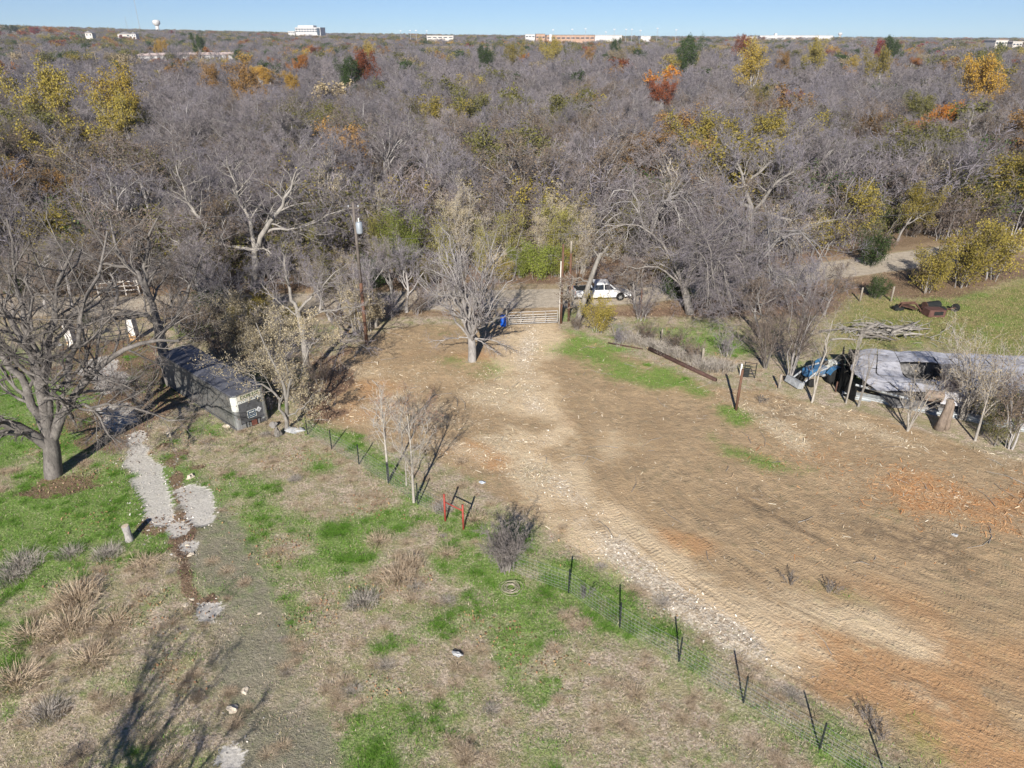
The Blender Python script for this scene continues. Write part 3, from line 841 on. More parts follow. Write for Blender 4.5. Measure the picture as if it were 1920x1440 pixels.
# pale oak behind the road, left
oak3 = [(px((476, 545, 70.5), (477, 520, 70.6), (479, 495, 70.7), (477, 470, 70.8)), .38, .30),
        (px((477, 470, 70.8), (450, 462, 70.5), (420, 460, 70.2), (385, 462, 70), (350, 455, 69.8), (320, 450, 69.6)), .20, .06),
        (px((410, 460, 70.2), (395, 435, 70.4), (370, 405, 70.6), (350, 375, 70.8), (340, 340, 71), (330, 310, 71.2)), .20, .05),
        (px((478, 470, 70.8), (472, 430, 71), (460, 400, 71.2), (448, 370, 71.4), (440, 345, 71.6), (430, 320, 71.8), (425, 290, 72)), .24, .05),
        (px((478, 470, 70.8), (495, 445, 70.4), (510, 415, 70.2), (520, 395, 70), (535, 370, 69.8), (548, 345, 69.6), (555, 320, 69.6)), .30, .06),
        (px((500, 435, 70.4), (520, 425, 70), (550, 428, 69.6), (575, 425, 69.4), (610, 405, 69), (640, 390, 69)), .14, .03),
        (px((479, 470, 70.7), (495, 465, 70), (515, 478, 69.6), (530, 500, 69.4)), .12, .03),
        (px((448, 370, 71.4), (430, 350, 71), (410, 348, 70.8)), .1, .03)]
b = hero('oak_pale', oak3, 33, BARK_PALE, TW_WOOD, l2n=17, l3n=7, l4n=6, l5n=4, tw=.022, up=.05, l2len=.4)
put('oak_pale', 'oak_tree', 'pale-limbed bare oak with wide forked trunk standing behind the road on the left', 'tree', b)
# pale oak at the right, rising over the grey thicket
oak4 = [(px((1408, 470, 84), (1408, 430, 84), (1408, 405, 84), (1408, 385, 84)), .42, .34),
        (px((1408, 385, 84), (1400, 365, 84), (1397, 345, 84), (1392, 320, 84.2), (1378, 295, 84.5), (1365, 270, 85)), .26, .05),
        (px((1398, 350, 84), (1410, 335, 84), (1430, 315, 83.6), (1455, 300, 83.4), (1480, 280, 83.4)), .2, .04),
        (px((1410, 400, 84), (1425, 385, 83.5), (1440, 360, 83), (1455, 340, 82.6), (1470, 330, 82.4), (1500, 322, 82), (1480, 290, 82)), .24, .04),
        (px((1408, 390, 84), (1370, 370, 83.4), (1345, 365, 83), (1325, 345, 82.6), (1312, 330, 82.4), (1295, 310, 82.4)), .22, .05),
        (px((1400, 350, 84), (1370, 350, 83), (1340, 356, 82.6), (1320, 352, 82.2)), .12, .03),
        (px((1410, 400, 84), (1450, 400, 83), (1490, 420, 82.6), (1500, 395, 82.4), (1520, 370, 82)), .18, .05)]
b = hero('oak_right', oak4, 34, BARK_PALE, TW_WOOD, l2n=17, l3n=7, l4n=6, l5n=4, tw=.024, up=.06, l2len=.42)
put('oak_right', 'oak_tree', 'bare oak with pale forked limbs rising above the grey thicket on the right', 'tree', b)
# arching thorny tree by the road, right of the truck
th = [(px((1294, 590, 63.6), (1290, 570, 63.7), (1284, 545, 63.9), (1278, 525, 64.2)), .42, .30)]
tr = np.random.default_rng(77)
for k in range(24):
    a = tr.uniform(0, 6.28); L = tr.uniform(5.5, 9.5)
    s = np.array(at(1282, 540, 63.9)); dx, dy = math.cos(a), math.sin(a) * .8
    hh = tr.uniform(1.5, 6.5)
    pts = [s, s + (dx * L * .25, dy * L * .25, hh * .7), s + (dx * L * .6, dy * L * .6, hh), s + (dx * L * .9, dy * L * .9, hh * .75), s + (dx * L * 1.1, dy * L * 1.1, hh * .2)]
    th.append(([tuple(p) for p in pts], .10, .022))
b = hero('thorn', th, 35, BARK_DARK, TW_WOOD, l2n=15, l3n=6, l4n=5, l5n=3, tw=.02, up=-.02, l2len=.36)
put('thorn', 'thorn_tree', 'dark leaning tree with a dome of drooping grey branches right of the white pickup', 'tree', b)
th2 = [(px((1400, 575, 64), (1398, 560, 64), (1395, 545, 64.2)), .30, .22)]
for k in range(20):
    a = tr.uniform(0, 6.28); L = tr.uniform(4.5, 7.5)
    s = np.array(at(1395, 548, 64.1)); dx, dy = math.cos(a), math.sin(a) * .9
    hh = tr.uniform(2.5, 7.5)
    pts = [s, s + (dx * L * .25, dy * L * .25, hh * .75), s + (dx * L * .6, dy * L * .6, hh), s + (dx * L * .9, dy * L * .9, hh * .8), s + (dx * L * 1.15, dy * L * 1.15, hh * .3)]
    th2.append(([tuple(p) for p in pts], .13, .025))
b = hero('thorn_b', th2, 36, BARK_GREY, TW_WOOD, l2n=9, l3n=6, l4n=5, l5n=3, tw=.02, up=-.03, l2len=.36)
put('thorn_b', 'thorn_tree', 'silvery tangled thicket tree below the pale oak, branches arching to the grass', 'tree', b)
th3 = [(px((1215, 500, 79), (1214, 480, 79), (1212, 460, 79)), .26, .2)]
for k in range(13):
    a = tr.uniform(0, 6.28); L = tr.uniform(4.5, 7)
    s = np.array(at(1212, 462, 79)); dx, dy = math.cos(a), math.sin(a) * .9
    hh = tr.uniform(3, 8)
    pts = [s, s + (dx * L * .25, dy * L * .25, hh * .75), s + (dx * L * .6, dy * L * .6, hh), s + (dx * L * .9, dy * L * .9, hh * .85), s + (dx * L * 1.1, dy * L * 1.1, hh * .4)]
    th3.append(([tuple(p) for p in pts], .13, .025))
b = hero('thorn_c', th3, 37, BARK_GREY, TW_WOOD, l2n=9, l3n=6, l4n=5, l5n=3, tw=.022, up=-.01, l2len=.38)
put('thorn_c', 'thorn_tree', 'grey domed thicket tree across the road behind the white pickup', 'tree', b)
# lone tree in the lot
c0 = np.array(at(885, 678, 52.7))
lone = [([tuple(c0), tuple(c0 + (.05, 0, 1.0)), tuple(c0 + (.0, .1, 2.2)), tuple(c0 + (-.05, .1, 3.2))], .36, .26)]
lr = np.random.default_rng(5)
for k in range(22):
    a = lr.uniform(0, 6.28); e = lr.uniform(.12, 1.0) ** .6
    s = c0 + (0, .05, lr.uniform(1.5, 3.2))
    L = 3.2 + 4.6 * e
    d = np.array([math.cos(a) * (1 - e * .72), math.sin(a) * (1 - e * .72), e * .95 + .12]); d /= np.linalg.norm(d)
    pts = [s, s + d * L * .3 + (0, 0, .15), s + d * L * .65 + (0, 0, .35), s + d * L + (0, 0, .3)]
    lone.append(([tuple(p) for p in pts], lr.uniform(.09, .16), .025))
for dx, dy, dz in ((-3.4, .3, -.5), (3.2, -.2, -.7), (2.0, -1.0, -.8)):
    s = c0 + (0, 0, 2.1)
    lone.append(([tuple(s), tuple(s + (dx * .4, dy * .4, dz * .1)), tuple(s + (dx * .75, dy * .8, dz * .7)), tuple(s + (dx, dy, dz * 1.1))], .06, .02))
b = hero('lone', lone, 38, BARK_GREY, TW_WOOD, l2n=7, l3n=5, l4n=3, l5n=2, tw=.014, up=.03, l2len=.42, l2ang=(15, 50), wander=.15)
put('lone', 'bare_tree', 'lone pale grey bare tree in the dirt lot beside the farm gate', 'tree', b)
# tree by the trailer, near the utility pole
tt = [(px((577, 703, 50.3), (572, 660, 50.3), (566, 615, 50.4), (557, 580, 50.5)), .26, .19),
      (px((557, 580, 50.5), (548, 555, 50.6), (540, 532, 50.8), (535, 505, 51), (528, 470, 51.2)), .15, .03),
      (px((558, 585, 50.5), (575, 565, 50.2), (600, 540, 50), (625, 520, 50), (650, 495, 50)), .11, .02),
      (px((562, 605, 50.4), (590, 590, 49.6), (625, 585, 49), (660, 575, 48.6), (690, 570, 48.4)), .10, .02),
      (px((560, 595, 50.4), (535, 575, 50.8), (510, 560, 51), (490, 530, 51.2)), .09, .02),
      (px((570, 650, 50.3), (600, 630, 49.4), (640, 640, 48.8), (670, 630, 48.4)), .07, .02)]
b = hero('by_pole', tt, 39, BARK_PALE, TW_WOOD, l2n=9, l3n=6, l4n=5, l5n=3, tw=.015, l2len=.45, up=.0)
put('by_pole', 'bare_tree', 'slender grey bare tree casting a long shadow left of the rusty utility pole', 'tree', b)
# forked pale-leaved tree and bush beside the trailer
tb = [(px((537, 803, 41.6), (538, 780, 41.6), (538, 745, 41.3), (530, 710, 41.6), (512, 680, 42), (495, 645, 42.4), (480, 605, 43)), .15, .03),
      (px((538, 790, 41.1), (520, 750, 41.6), (500, 725, 42), (470, 705, 42.6), (440, 680, 43)), .11, .02),
      (px((538, 750, 41.2), (545, 715, 41.2), (535, 680, 41.3), (540, 640, 41.5)), .09, .02),
      (px((512, 680, 42), (520, 650, 42), (530, 610, 42), (520, 580, 42)), .08, .02),
      (px((540, 780, 41), (560, 770, 41), (575, 755, 41), (590, 735, 41)), .06, .02)]
b = hero('by_trailer', tb, 40, BARK_PALE, TW_PALE, l2n=10, l3n=6, l4n=4, l5n=2, tw=.014, l2len=.45, leafn=4500, leafsize=.11, lm=LEAF['cream'], t0=.15, l2ang=(20, 55))
put('by_trailer', 'small_tree', 'small twisted tree with pale dry leaves crowding the near corner of the trailer', 'tree', b)
tc = [(px((562, 715, 49), (566, 690, 49), (575, 670, 48.9), (578, 655, 48.9), (585, 630, 48.8), (600, 600, 48.6)), .08, .02),
      (px((578, 655, 48.9), (570, 625, 48.9), (572, 600, 49)), .06, .02), (px((578, 655, 48.9), (600, 635, 48.6), (625, 620, 48.4)), .05, .015)]
b = hero('sap_leaf', tc, 41, BARK_PALE, TW_PALE, l2n=9, l3n=5, l4n=4, l5n=2, tw=.013, l2len=.5, leafn=2000, leafsize=.11, lm=LEAF['cream'], t0=.3)
put('sap_leaf', 'sapling', 'forked pale sapling with a few cream leaves in front of the slender grey tree', 'tree', b)
# two saplings on the wire fence
s1 = [(px((728, 902, 35.5), (725, 860, 35.5), (721, 820, 35.6), (717, 775, 35.7), (712, 740, 35.9)), .08, .025)]
b = hero('fence_sapling', s1, 42, BARK_WHITE, TW_PALE, l2n=14, l3n=5, l4n=4, l5n=2, tw=.012, l2len=.36, t0=.4, up=.08, l2ang=(15, 40))
put('fence_sapling', 'sapling', 'single pale bare sapling on the wire fence, left of the clustered stems', 'tree', b)
s2 = [(px((776, 942, 33.3), (773, 890, 33.4), (771, 850, 33.5), (768, 815, 33.6), (764, 780, 33.8)), .085, .025), (px((773, 890, 33.4), (783, 860, 33.2), (790, 835, 33.1), (800, 810, 33.1)), .04, .012),
      (px((762, 910, 34.4), (760, 860, 34.5), (750, 820, 34.6), (745, 790, 34.8)), .04, .012), (px((776, 942, 33.3), (771, 905, 33.3), (764, 870, 33.3), (757, 840, 33.3)), .03, .01), (px((768, 815, 33.6), (756, 795, 33.5), (742, 785, 33.5)), .04, .01)]
b = hero('fence_cluster', s2, 43, BARK_WHITE, TW_PALE, l2n=10, l3n=5, l4n=4, l5n=2, tw=.012, l2len=.45, t0=.35, up=.06, trunks=0, l2ang=(15, 42))
put('fence_cluster', 'sapling', 'cluster of pale bare stems on the wire fence above the red brace', 'tree', b)
rs2 = [(px((748, 812, 40.5), (752, 780, 40.6), (760, 755, 40.8), (772, 735, 41)), .04, .015), (px((700, 800, 42), (705, 770, 42), (712, 745, 42)), .035, .012), (px((790, 815, 40), (800, 790, 40), (815, 775, 40)), .035, .012), (px((752, 800, 40.5), (735, 775, 40.7), (722, 745, 41)), .03, .01), (px((760, 805, 40.4), (785, 780, 40.4), (800, 755, 40.5)), .03, .01)]
b = hero('rust_brush', rs2, 44, BARK_GREY, TW_RUST, l2n=9, l3n=6, l4n=4, l5n=2, tw=.013, l2len=.6, t0=.1, trunks=0)
put('rust_brush', 'brush_clump', 'reddish-brown wispy brush on the wood chips behind the fence saplings', 'shrub', b)

def stems(key, n, Ht, flare, seed, bm, twm, tw=.013, r=.035, leafn=0, lm=None, leafsize=.1, l2n=8, l3n=5, l4n=4, up=.05, base=.25, l2len=.4, t0=.3, l2ang=(15, 45), l5n=0, leafspread=.12):
    """a many-stemmed shrub or small tree growing from one base"""
    rg = np.random.default_rng(seed)
    L = []
    for k in range(n):
        a = rg.uniform(0, 6.28); o = rg.uniform(0, base); fl = flare * rg.uniform(.2, 1); h = Ht * rg.uniform(.65, 1)
        p0 = np.array([math.cos(a) * o, math.sin(a) * o, 0])
        a += rg.uniform(-.4, .4)
        d = np.array([math.cos(a), math.sin(a), 0])
        L.append(([p0 - (0, 0, .1), p0 + d * fl * h * .2 + (0, 0, h * .35), p0 + d * fl * h * .55 + (0, 0, h * .7), p0 + d * fl * h + (0, 0, h)], r * rg.uniform(.7, 1.2), r * .25))
    rng = np.random.default_rng(seed + 1)
    P, R = polys(L, 7)
    a, ar = spawn(rng, P, R, l2n, t0, 1., l2ang, l2len, 5, .15, up, .5, .35, .008)
    b, br = spawn(rng, a, ar, l3n, .15, 1., (20, 55), .5, 3, .18, up, .55, .3, .006)
    c, cr = spawn(rng, b, br, l4n, .1, 1., (20, 55), .6, 2, .18, up, .55, .3, .006)
    lf = leaves(rng, np.concatenate([b[:, ::2], c]), leafn, leafsize, leafspread) if leafn else None
    store(key, [tubes(P, R, 6)], [tubes(a, ar, 4), ribbons(rng, b, np.full((len(b), 3), tw * 1.2)), ribbons(rng, c, np.full((len(c), 2), tw))], lf, bm, twm, lm)

def at_px(key, name, label, cat, p, sc=1.0, rz=0.0, group=None, Y=None):
    x, y = gp(*p)
    return plant(key, name, label, cat, x, y, rz, sc, group)

# right-hand fence row
stems('vase', 11, 7.6, .34, 51, BARK_GREY, TW_BROWN, tw=.016, r=.06, l2n=10, l3n=6, l4n=5, up=.08, l2len=.34, t0=.25)
at_px('vase', 'bushy_tree', 'tall brown many-stemmed bushy tree left of the blue tractor', 'tree', (1478, 712))
stems('vase_b', 10, 5.6, .5, 52, BARK_DARK, TW_BROWN, tw=.016, r=.05, l2n=9, l3n=6, l4n=5, up=.02, l2len=.42, t0=.15, l5n=0)
at_px('vase_b', 'bushy_tree', 'dark purplish-brown thicket between the old fence and the tall bushy tree', 'tree', (1435, 690), 1.0)
stems('pole_pair', 2, 6.4, .07, 53, BARK_WHITE, TW_PALE, r=.085, l2n=12, l3n=5, l4n=4, l2len=.28, base=.3)
at_px('pole_pair', 'sapling', 'pair of whitish straight trunks in front of the blue tractor', 'tree', (1518, 752))
stems('thin_pair', 3, 6.8, .10, 54, BARK_PALE, TW_PALE, r=.05, l2n=12, l3n=5, l4n=3, l2len=.25, base=.35, t0=.35)
at_px('thin_pair', 'sapling', 'thin pale saplings at the blackened end of the collapsed home', 'tree', (1586, 756))
stems('thin_one', 2, 6.0, .18, 55, BARK_PALE, TW_PALE, r=.05, l2n=10, l3n=5, l4n=3, l2len=.25, base=.1)
at_px('thin_one', 'sapling', 'thin leaning sapling beside the torn roof edge', 'tree', (1608, 762))
stems('forked_row', 4, 4.4, .35, 56, BARK_WHITE, TW_PALE, r=.075, l2n=10, l3n=5, l4n=4, l2len=.36, base=.12, leafn=260, lm=LEAF['tan'])
at_px('forked_row', 'sapling', 'short pale forked tree in front of the pale rail, casting a dark forked shadow', 'tree', (1702, 808))
stems('row_tree', 9, 6.2, .6, 57, BARK_PALE, TW_PALE, r=.075, l2n=11, l3n=6, l4n=5, l2len=.4, base=.5, t0=.15, leafn=2200, lm=LEAF['tan'], leafsize=.1)
at_px('row_tree', 'bushy_tree', 'spreading bushy tree with tan leaves in front of the collapsed roof', 'tree', (1808, 786))
stems('row_tree_b', 5, 5.0, .45, 58, BARK_GREY, TW_BROWN, r=.07, l2n=10, l3n=6, l4n=4, l2len=.38, base=.3, leafn=1200, lm=LEAF['brown'], leafsize=.1)
at_px('row_tree_b', 'bushy_tree', 'brown-leaved bushy tree at the right edge in front of the collapsed roof', 'tree', (1893, 842))
for p_, l_, s_ in (((1765, 772), 'twiggy brown thicket against the middle of the collapsed roof', .62), ((1852, 780), 'twiggy brown thicket against the right part of the collapsed roof', .7), ((1905, 812), 'twiggy brown thicket at the right edge below the roof', .6)):
    at_px('vase_b', 'thicket', l_, 'shrub', p_, s_, RNG.uniform(0, 6))
stems('row_bush', 8, 2.4, .7, 59, BARK_DARK, TW_DARK, r=.03, l2n=8, l3n=5, l4n=4, leafn=1800, lm=LEAF['olive'], leafsize=.09)
for p, l, s in (((1852, 812), 'dark olive bush hugging the pale rail right of the split stump', 1.0), ((1905, 800), 'dark green bush by the pale rail at the right edge', 1.1), ((1865, 835), 'low olive bush in front of the row trees at the right edge', .8)):
    at_px('row_bush', 'bush', l, 'shrub', p, s, RNG.uniform(0, 6))
stems('leaner', 1, 4.2, .15, 60, BARK_PALE, TW_PALE, r=.10, l2n=10, l3n=5, l4n=4, l2len=.4, base=.05, leafn=200, lm=LEAF['tan'])
at_px('leaner', 'sapling', 'pale slanting trunk right of the split stump', 'tree', (1828, 826))
# tree leaning over the road by the gate
ln = [(px((1080, 612, 60.5), (1086, 590, 60.6), (1096, 560, 60.8), (1105, 530, 61), (1116, 500, 61.2), (1126, 475, 61.4)), .30, .17),
      (px((1120, 490, 61.3), (1135, 470, 61.4), (1148, 450, 61.6), (1155, 430, 61.8)), .14, .03), (px((1122, 482, 61.3), (1112, 465, 61.3), (1108, 440, 61.3)), .09, .02),
      (px((1105, 530, 61), (1085, 520, 60.6), (1068, 530, 60.2), (1060, 560, 60)), .08, .02), (px((1090, 575, 60.7), (1072, 560, 60.4), (1060, 545, 60.2)), .07, .02), (px((1126, 475, 61.4), (1140, 478, 61), (1160, 470, 60.8)), .09, .02)]
b = hero('leaning', ln, 61, BARK_PALE, TW_PALE, l2n=9, l3n=6, l4n=5, l5n=2, tw=.016, l2len=.5, leafn=1500, leafsize=.13, lm=LEAF['brown'], t0=.1)
put('leaning', 'leaning_tree', 'pale trunk leaning over the rear of the white pickup, twiggy at its foot', 'tree', b)
# tree outside the picture whose shadow lies on the field
wood_tree('near_bare', 63, Ht=11, spread=1.1, tw=.02, twm=TW_DARK, bm=BARK_DARK, dens=.75)
plant('near_bare', 'bare_tree', 'bare tree standing below the camera, its branch shadow falling on the dry field', 'tree', -13.2, 4.4, 1.0, .95)
# ---------------------------------------------------------------- the woods
def road_y(x):
    xs = [p[0] for p in road_pts]; ys = [p[1] for p in road_pts]
    return np.interp(x, xs, ys)

HEROES = [(b_oak[0], b_oak[1])] + [(o.location.x, o.location.y) for o in COL.objects if o.get('category') == 'tree']

# autumn-coloured trees that stand out: (px, top py, width px, height m or None, distance m or None, colour, label)
AUT = [
    (118, 108, 125, None, 140, 'olive_yellow', 'tall yellow-green tree, left of the pair rising over the grey woods at left'),
    (180, 114, 100, None, 142, 'yellow', 'yellow-topped tall tree, right of the pair rising over the grey woods at left'),
    (232, 165, 70, None, 132, 'olive_yellow', 'thin yellow-leaved tree just right of the tall yellow pair'),
    (480, 122, 44, 12, None, 'gold', 'golden round tree below the white institution building'),
    (512, 128, 44, 12, None, 'gold', 'golden tree in the middle of the small golden row at upper left'),
    (545, 134, 34, 11, None, 'gold', 'pale golden tree at the right end of the small golden row'),
    (557, 98, 40, 14, None, 'orange', 'orange round tree above the golden row'),
    (646, 104, 66, 15, None, 'green', 'dark green evergreen tree beside the rust-red crown'),
    (690, 92, 62, 16, None, 'rust', 'rust-red wide tree behind the dark evergreen'),
    (450, 105, 80, 12, None, 'bronze', 'bronze tree standing in front of the long pale roof'),
    (400, 112, 60, 12, None, 'bronze', 'dull bronze tree left of the long roof end'),
    (695, 74, 30, 12, None, 'yellow', 'small yellow tree on the far slope above the rust-red tree'),
    (915, 84, 44, 13, None, 'green', 'dark green tree by the yellow crown at upper centre'),
    (948, 76, 36, 13, None, 'olive_yellow', 'yellowish crown touching the green tree at upper centre'),
    (1052, 66, 36, 15, None, 'olive_yellow', 'yellow-olive tree before the brick school'),
    (1105, 84, 30, 13, None, 'bronze', 'brown-olive tree in front of the brick school'),
    (1158, 80, 40, 13, None, 'tan', 'pale tan tree below the white shed'),
    (1272, 92, 44, 12, None, 'olive_yellow', 'round olive-yellow tree left of the tall yellow cottonwood'),
    (1425, 68, 66, 17, None, 'yellow', 'tall yellow cottonwood below the long white warehouse'),
    (1480, 90, 44, 13, None, 'bronze', 'bronze tree at the right foot of the tall cottonwood'),
    (1534, 68, 44, 16, None, 'olive_yellow', 'olive crown reaching the right end of the white warehouse'),
    (1602, 102, 36, 11, None, 'yellow', 'low yellow crown right of the olive crown'),
    (1675, 84, 54, 13, None, 'olive_yellow', 'broken olive-yellow tree left of the small red-orange one'),
    (1722, 106, 30, 11, None, 'orange', 'small red-orange tree beside a bleached trunk'),
    (1845, 98, 84, 13, None, 'gold', 'bright golden wide tree near the right edge of the woods'),
    (1850, 82, 60, 13, None, 'olive', 'olive green tree behind the bright golden wide tree'),
    (1912, 112, 30, 11, None, 'rust', 'rust tree at the right edge of the woods'),
    (1250, 150, 62, 12, None, 'rust', 'dark red-brown round oak alone in the grey woods'),
    (1405, 155, 50, 12, None, 'olive_yellow', 'round olive-gold tree alone among grey crowns'),
    (1495, 168, 20, 8, None, 'red', 'tiny red tree between grey crowns'),
    (1785, 188, 42, 9, None, 'orange', 'bright orange cone-shaped tree on the right'),
    (1645, 200, 70, 11, None, 'bronze', 'amber-brown broad tree left of the bright orange cone'),
    (1745, 168, 70, 12, None, 'olive', 'dull olive tree above the bright orange cone'),
    (1215, 236, 130, 11, None, 'bronze', 'amber broad oak above the white pickup'),
    (1300, 250, 60, 10, None, 'bronze', 'smaller amber tree touching the broad amber oak'),
    (1620, 345, 130, None, 92, 'olive_yellow', 'yellow-leaved tree hanging over the bend of the dirt road'),
    (1700, 380, 80, None, 90, 'olive_yellow', 'yellow-green tree on the far bank of the road bend'),
    (20, 300, 110, None, 98, 'bronze', 'amber-leaved tree at the left edge above the great oak'),
    (90, 320, 110, None, 100, 'bronze', 'thin amber tree second from the left edge'),
    (60, 50, 24, 14, None, 'red', 'crimson tree on the left skyline'),
    (90, 48, 26, 14, None, 'orange', 'orange tree next to the crimson one on the left skyline'),
    (25, 46, 30, 14, None, 'green', 'dark green tree at the left end of the skyline'),
    (303, 72, 24, 11, None, 'gold', 'small golden tree below the white water tower'),
    (372, 60, 26, 14, None, 'green', 'round green tree on the far slope between tower and institution'),
    (1152, 70, 20, 12, None, 'green', 'dark green tree in front of the white shed'),
    (1300, 64, 50, 13, None, 'green', 'dark green clump left of the warehouse'),
    (1675, 66, 34, 13, None, 'green', 'dark green tree on the right skyline'),
    (1880, 78, 24, 11, None, 'green', 'small dark green tree by the pale buildings at right'),
    (1650, 72, 30, 11, None, 'red', 'crimson patch of a tree under the right skyline'),
    (1390, 64, 34, 12, None, 'rust', 'rust tree at the left end of the white warehouse'),
]
SIGHT = [(350, 98, 109, 92, 590), (68, 107, 113, 12, 330), (292, 37, 58, 9, 1900), (577, 50, 62, 26, 1500), (1075, 60, 74, 48, 1150), (1141, 60, 74, 28, 1250), (1475, 60, 74, 90, 1900)]
for cx, top, wpx, h, Y, c, lab in AUT:
    if Y is not None:
        y = Y
    elif top > 130:
        y = gp(cx, top, 11.8)[1]
    elif top < 58:
        y = 1300.0
    else:
        y = min(max(12.0 * F / wpx, 150.0), 620.0)
    x, _, zt = at(cx, top, y)
    h = min(max(zt - float(tz(x, y)), 8.0), 24.0)
    dep = y * CP + 12 * SP
    wm = wpx / F * dep
    wm = max(wm, .60 * h)
    z = float(tz(x, y))
    SIGHT.append((cx, top, top + wpx * (.72 if wpx > 36 else .6), wpx * .42, math.hypot(x, y)))
    plant('leafy_' + c, 'autumn_tree', lab, 'tree', x, y, RNG.uniform(0, 6.28), (wm / 9.0, wm / 9.0, h / HT['leafy_' + c]), 'autumn-coloured trees in the woods', z=z)
    HEROES.append((x, y))

HX = np.array(HEROES)
def sight_scale(x, y, h, w):
    """tallest a tree may stand here without hiding the coloured crowns and roofs behind it that show in the photograph"""
    out = h.copy()
    d = np.hypot(x, y)
    for cx, y0, y1, hw, dd in SIGHT:
        for _ in range(2):
            u, v = proj(x, y, tz(x, y) + out)
            wpx = F * w / (y * CP + 12)
            m = (d < dd - 3) & (np.abs(u - cx) < hw + wpx * .35) & (v < y1)
            # height whose top projects to y1
            t = (720 - y1) / F
            z = H + y * (-SP + t * CP) / (CP + t * SP)
            out = np.where(m, np.minimum(out, z - tz(x, y)), out)
    return np.maximum(out, 3.6)
def forest_points(y0, y1, s, rng):
    pts = []
    y = y0
    while y < y1:
        half = .76 * y + 12
        for x in np.arange(-half, half, s):
            pts.append((x + rng.uniform(-.42, .42) * s, y + rng.uniform(-.42, .42) * s))
        y += s
    P = np.array(pts)
    ok = P[:, 1] > road_y(P[:, 0]) + 4.2
    ok &= ~((P[:, 0] > 36) & (P[:, 1] < 86))
    ok &= np.min(np.hypot(P[:, None, 0] - HX[None, :, 0], P[:, None, 1] - HX[None, :, 1]), 1) > 3.2
    P = P[ok]
    KB = np.array([gp(*p) for p in ((1012, 523), (975, 520), (1050, 516), (752, 530), (868, 520), (1095, 510), (655, 530), (590, 545), (1628, 498), (1150, 500), (930, 525), (810, 535))])
    dx = P[:, None, 0] - KB[None, :, 0]; dy = P[:, None, 1] - KB[None, :, 1]
    return P[~np.any((np.abs(dx) < 2.6) & (dy < 2.2) & (dy > -9), 1)]

fr = np.random.default_rng(21)
FP = forest_points(70, 185, 7.3, fr)
FP = FP[~((FP[:, 0] > -20) & (FP[:, 0] < 14) & (FP[:, 1] < road_y(FP[:, 0]) + 12))]
FP = FP[np.argsort(np.hypot(FP[:, 0], FP[:, 1]))]
FS = fr.uniform(.84, 1.2, len(FP)) * np.where(FP[:, 1] < road_y(FP[:, 0]) + 14, .9, 1)
FH = sight_scale(FP[:, 0], FP[:, 1], FS * 12.5, 6.0)
ok = FH > 4.0
FP, FS, FH = FP[ok], FS[ok], FH[ok]
near, rest = FP[:290], FP[290:]
NB = {}
nu_, nv_ = proj(near[:, 0], near[:, 1], 9.0)
LM = [(o.location.x, o.location.y, o['label']) for o in COL.objects if o.get('category') == 'tree' and o.location.y > 68 and len(o['label'].split()) <= 10]
for lx, ly, ll in LM:
    u0, v0 = proj(lx, ly, 9.0)
    for word, sx in (('left', -1), ('right', 1)):
        du = (nu_ - u0) * sx
        c = np.where((du > 12) & (du < 90) & (np.abs(nv_ - v0) < 40), np.hypot(du, nv_ - v0), 1e9)
        k = int(np.argmin(c))
        if c[k] < 1e8 and k not in NB and len(ll.split()) <= 8:
            NB[k] = 'tree just %s of the %s' % (word, ll)
for i, (x, y) in enumerate(near):
    k = fr.integers(0, 100)
    if k < 66:
        key, lab, g = 'bare%d' % fr.integers(0, 7), 'bare grey-twigged tree in the dense winter woods beyond the dirt road', 'bare trees of the woods beyond the road'
    elif k < 91:
        key, lab, g = 'brownish%d' % fr.integers(0, 3), 'half-bare tree with a thin veil of brown leaves in the woods beyond the road', 'half-bare brown trees of the woods'
    else:
        key, lab, g = 'leafy_' + ('olive', 'olive_yellow', 'bronze', 'olive')[fr.integers(0, 4)], 'dull olive-leaved tree among the bare crowns beyond the road', 'olive-leaved trees among the bare crowns'
    if i in NB: lab = lab.split()[0].replace('bare', 'bare grey') + ' ' + NB[i]
    s = FS[i] * 12.5 / HT[key]
    plant(key, 'woodland_tree', lab, 'tree', x, y, fr.uniform(0, 6.28), (s * fr.uniform(1.05, 1.38), s * fr.uniform(1.05, 1.38), min(s, FH[i] / HT[key])), g)

# --- the rest of the woods: one mass of instanced trees out to the horizon
def merged(key):
    V, Q, mi, col, mats, n = [], [], [], [], [], 0
    for part in ('trunk', 'crown', 'leaves'):
        me = STORE[key].get(part)
        if me is None: continue
        v = np.empty(len(me.vertices) * 3, np.float32); me.vertices.foreach_get('co', v)
        q = np.empty(len(me.loops), np.int32); me.loops.foreach_get('vertex_index', q)
        q = q.reshape(-1, 4)
        V.append(v.reshape(-1, 3)); Q.append(q + n); n += len(v) // 3
        mi.append(np.full(len(q), len(mats), np.int32)); mats.append(me.materials[0])
        if 'col' in me.attributes:
            c = np.empty(len(q) * 4, np.float32); me.attributes['col'].data.foreach_get('color', c); col.append(c.reshape(-1, 4)[:, :3])
        else:
            col.append(np.ones((len(q), 3), np.float32))
    me = np_mesh(key + '_whole', np.concatenate(V), np.concatenate(Q), fcol=np.concatenate(col))
    for m in mats: me.materials.append(m)
    me.polygons.foreach_set('material_index', np.concatenate(mi))
    return bpy.data.objects.new(key + '_whole', me)

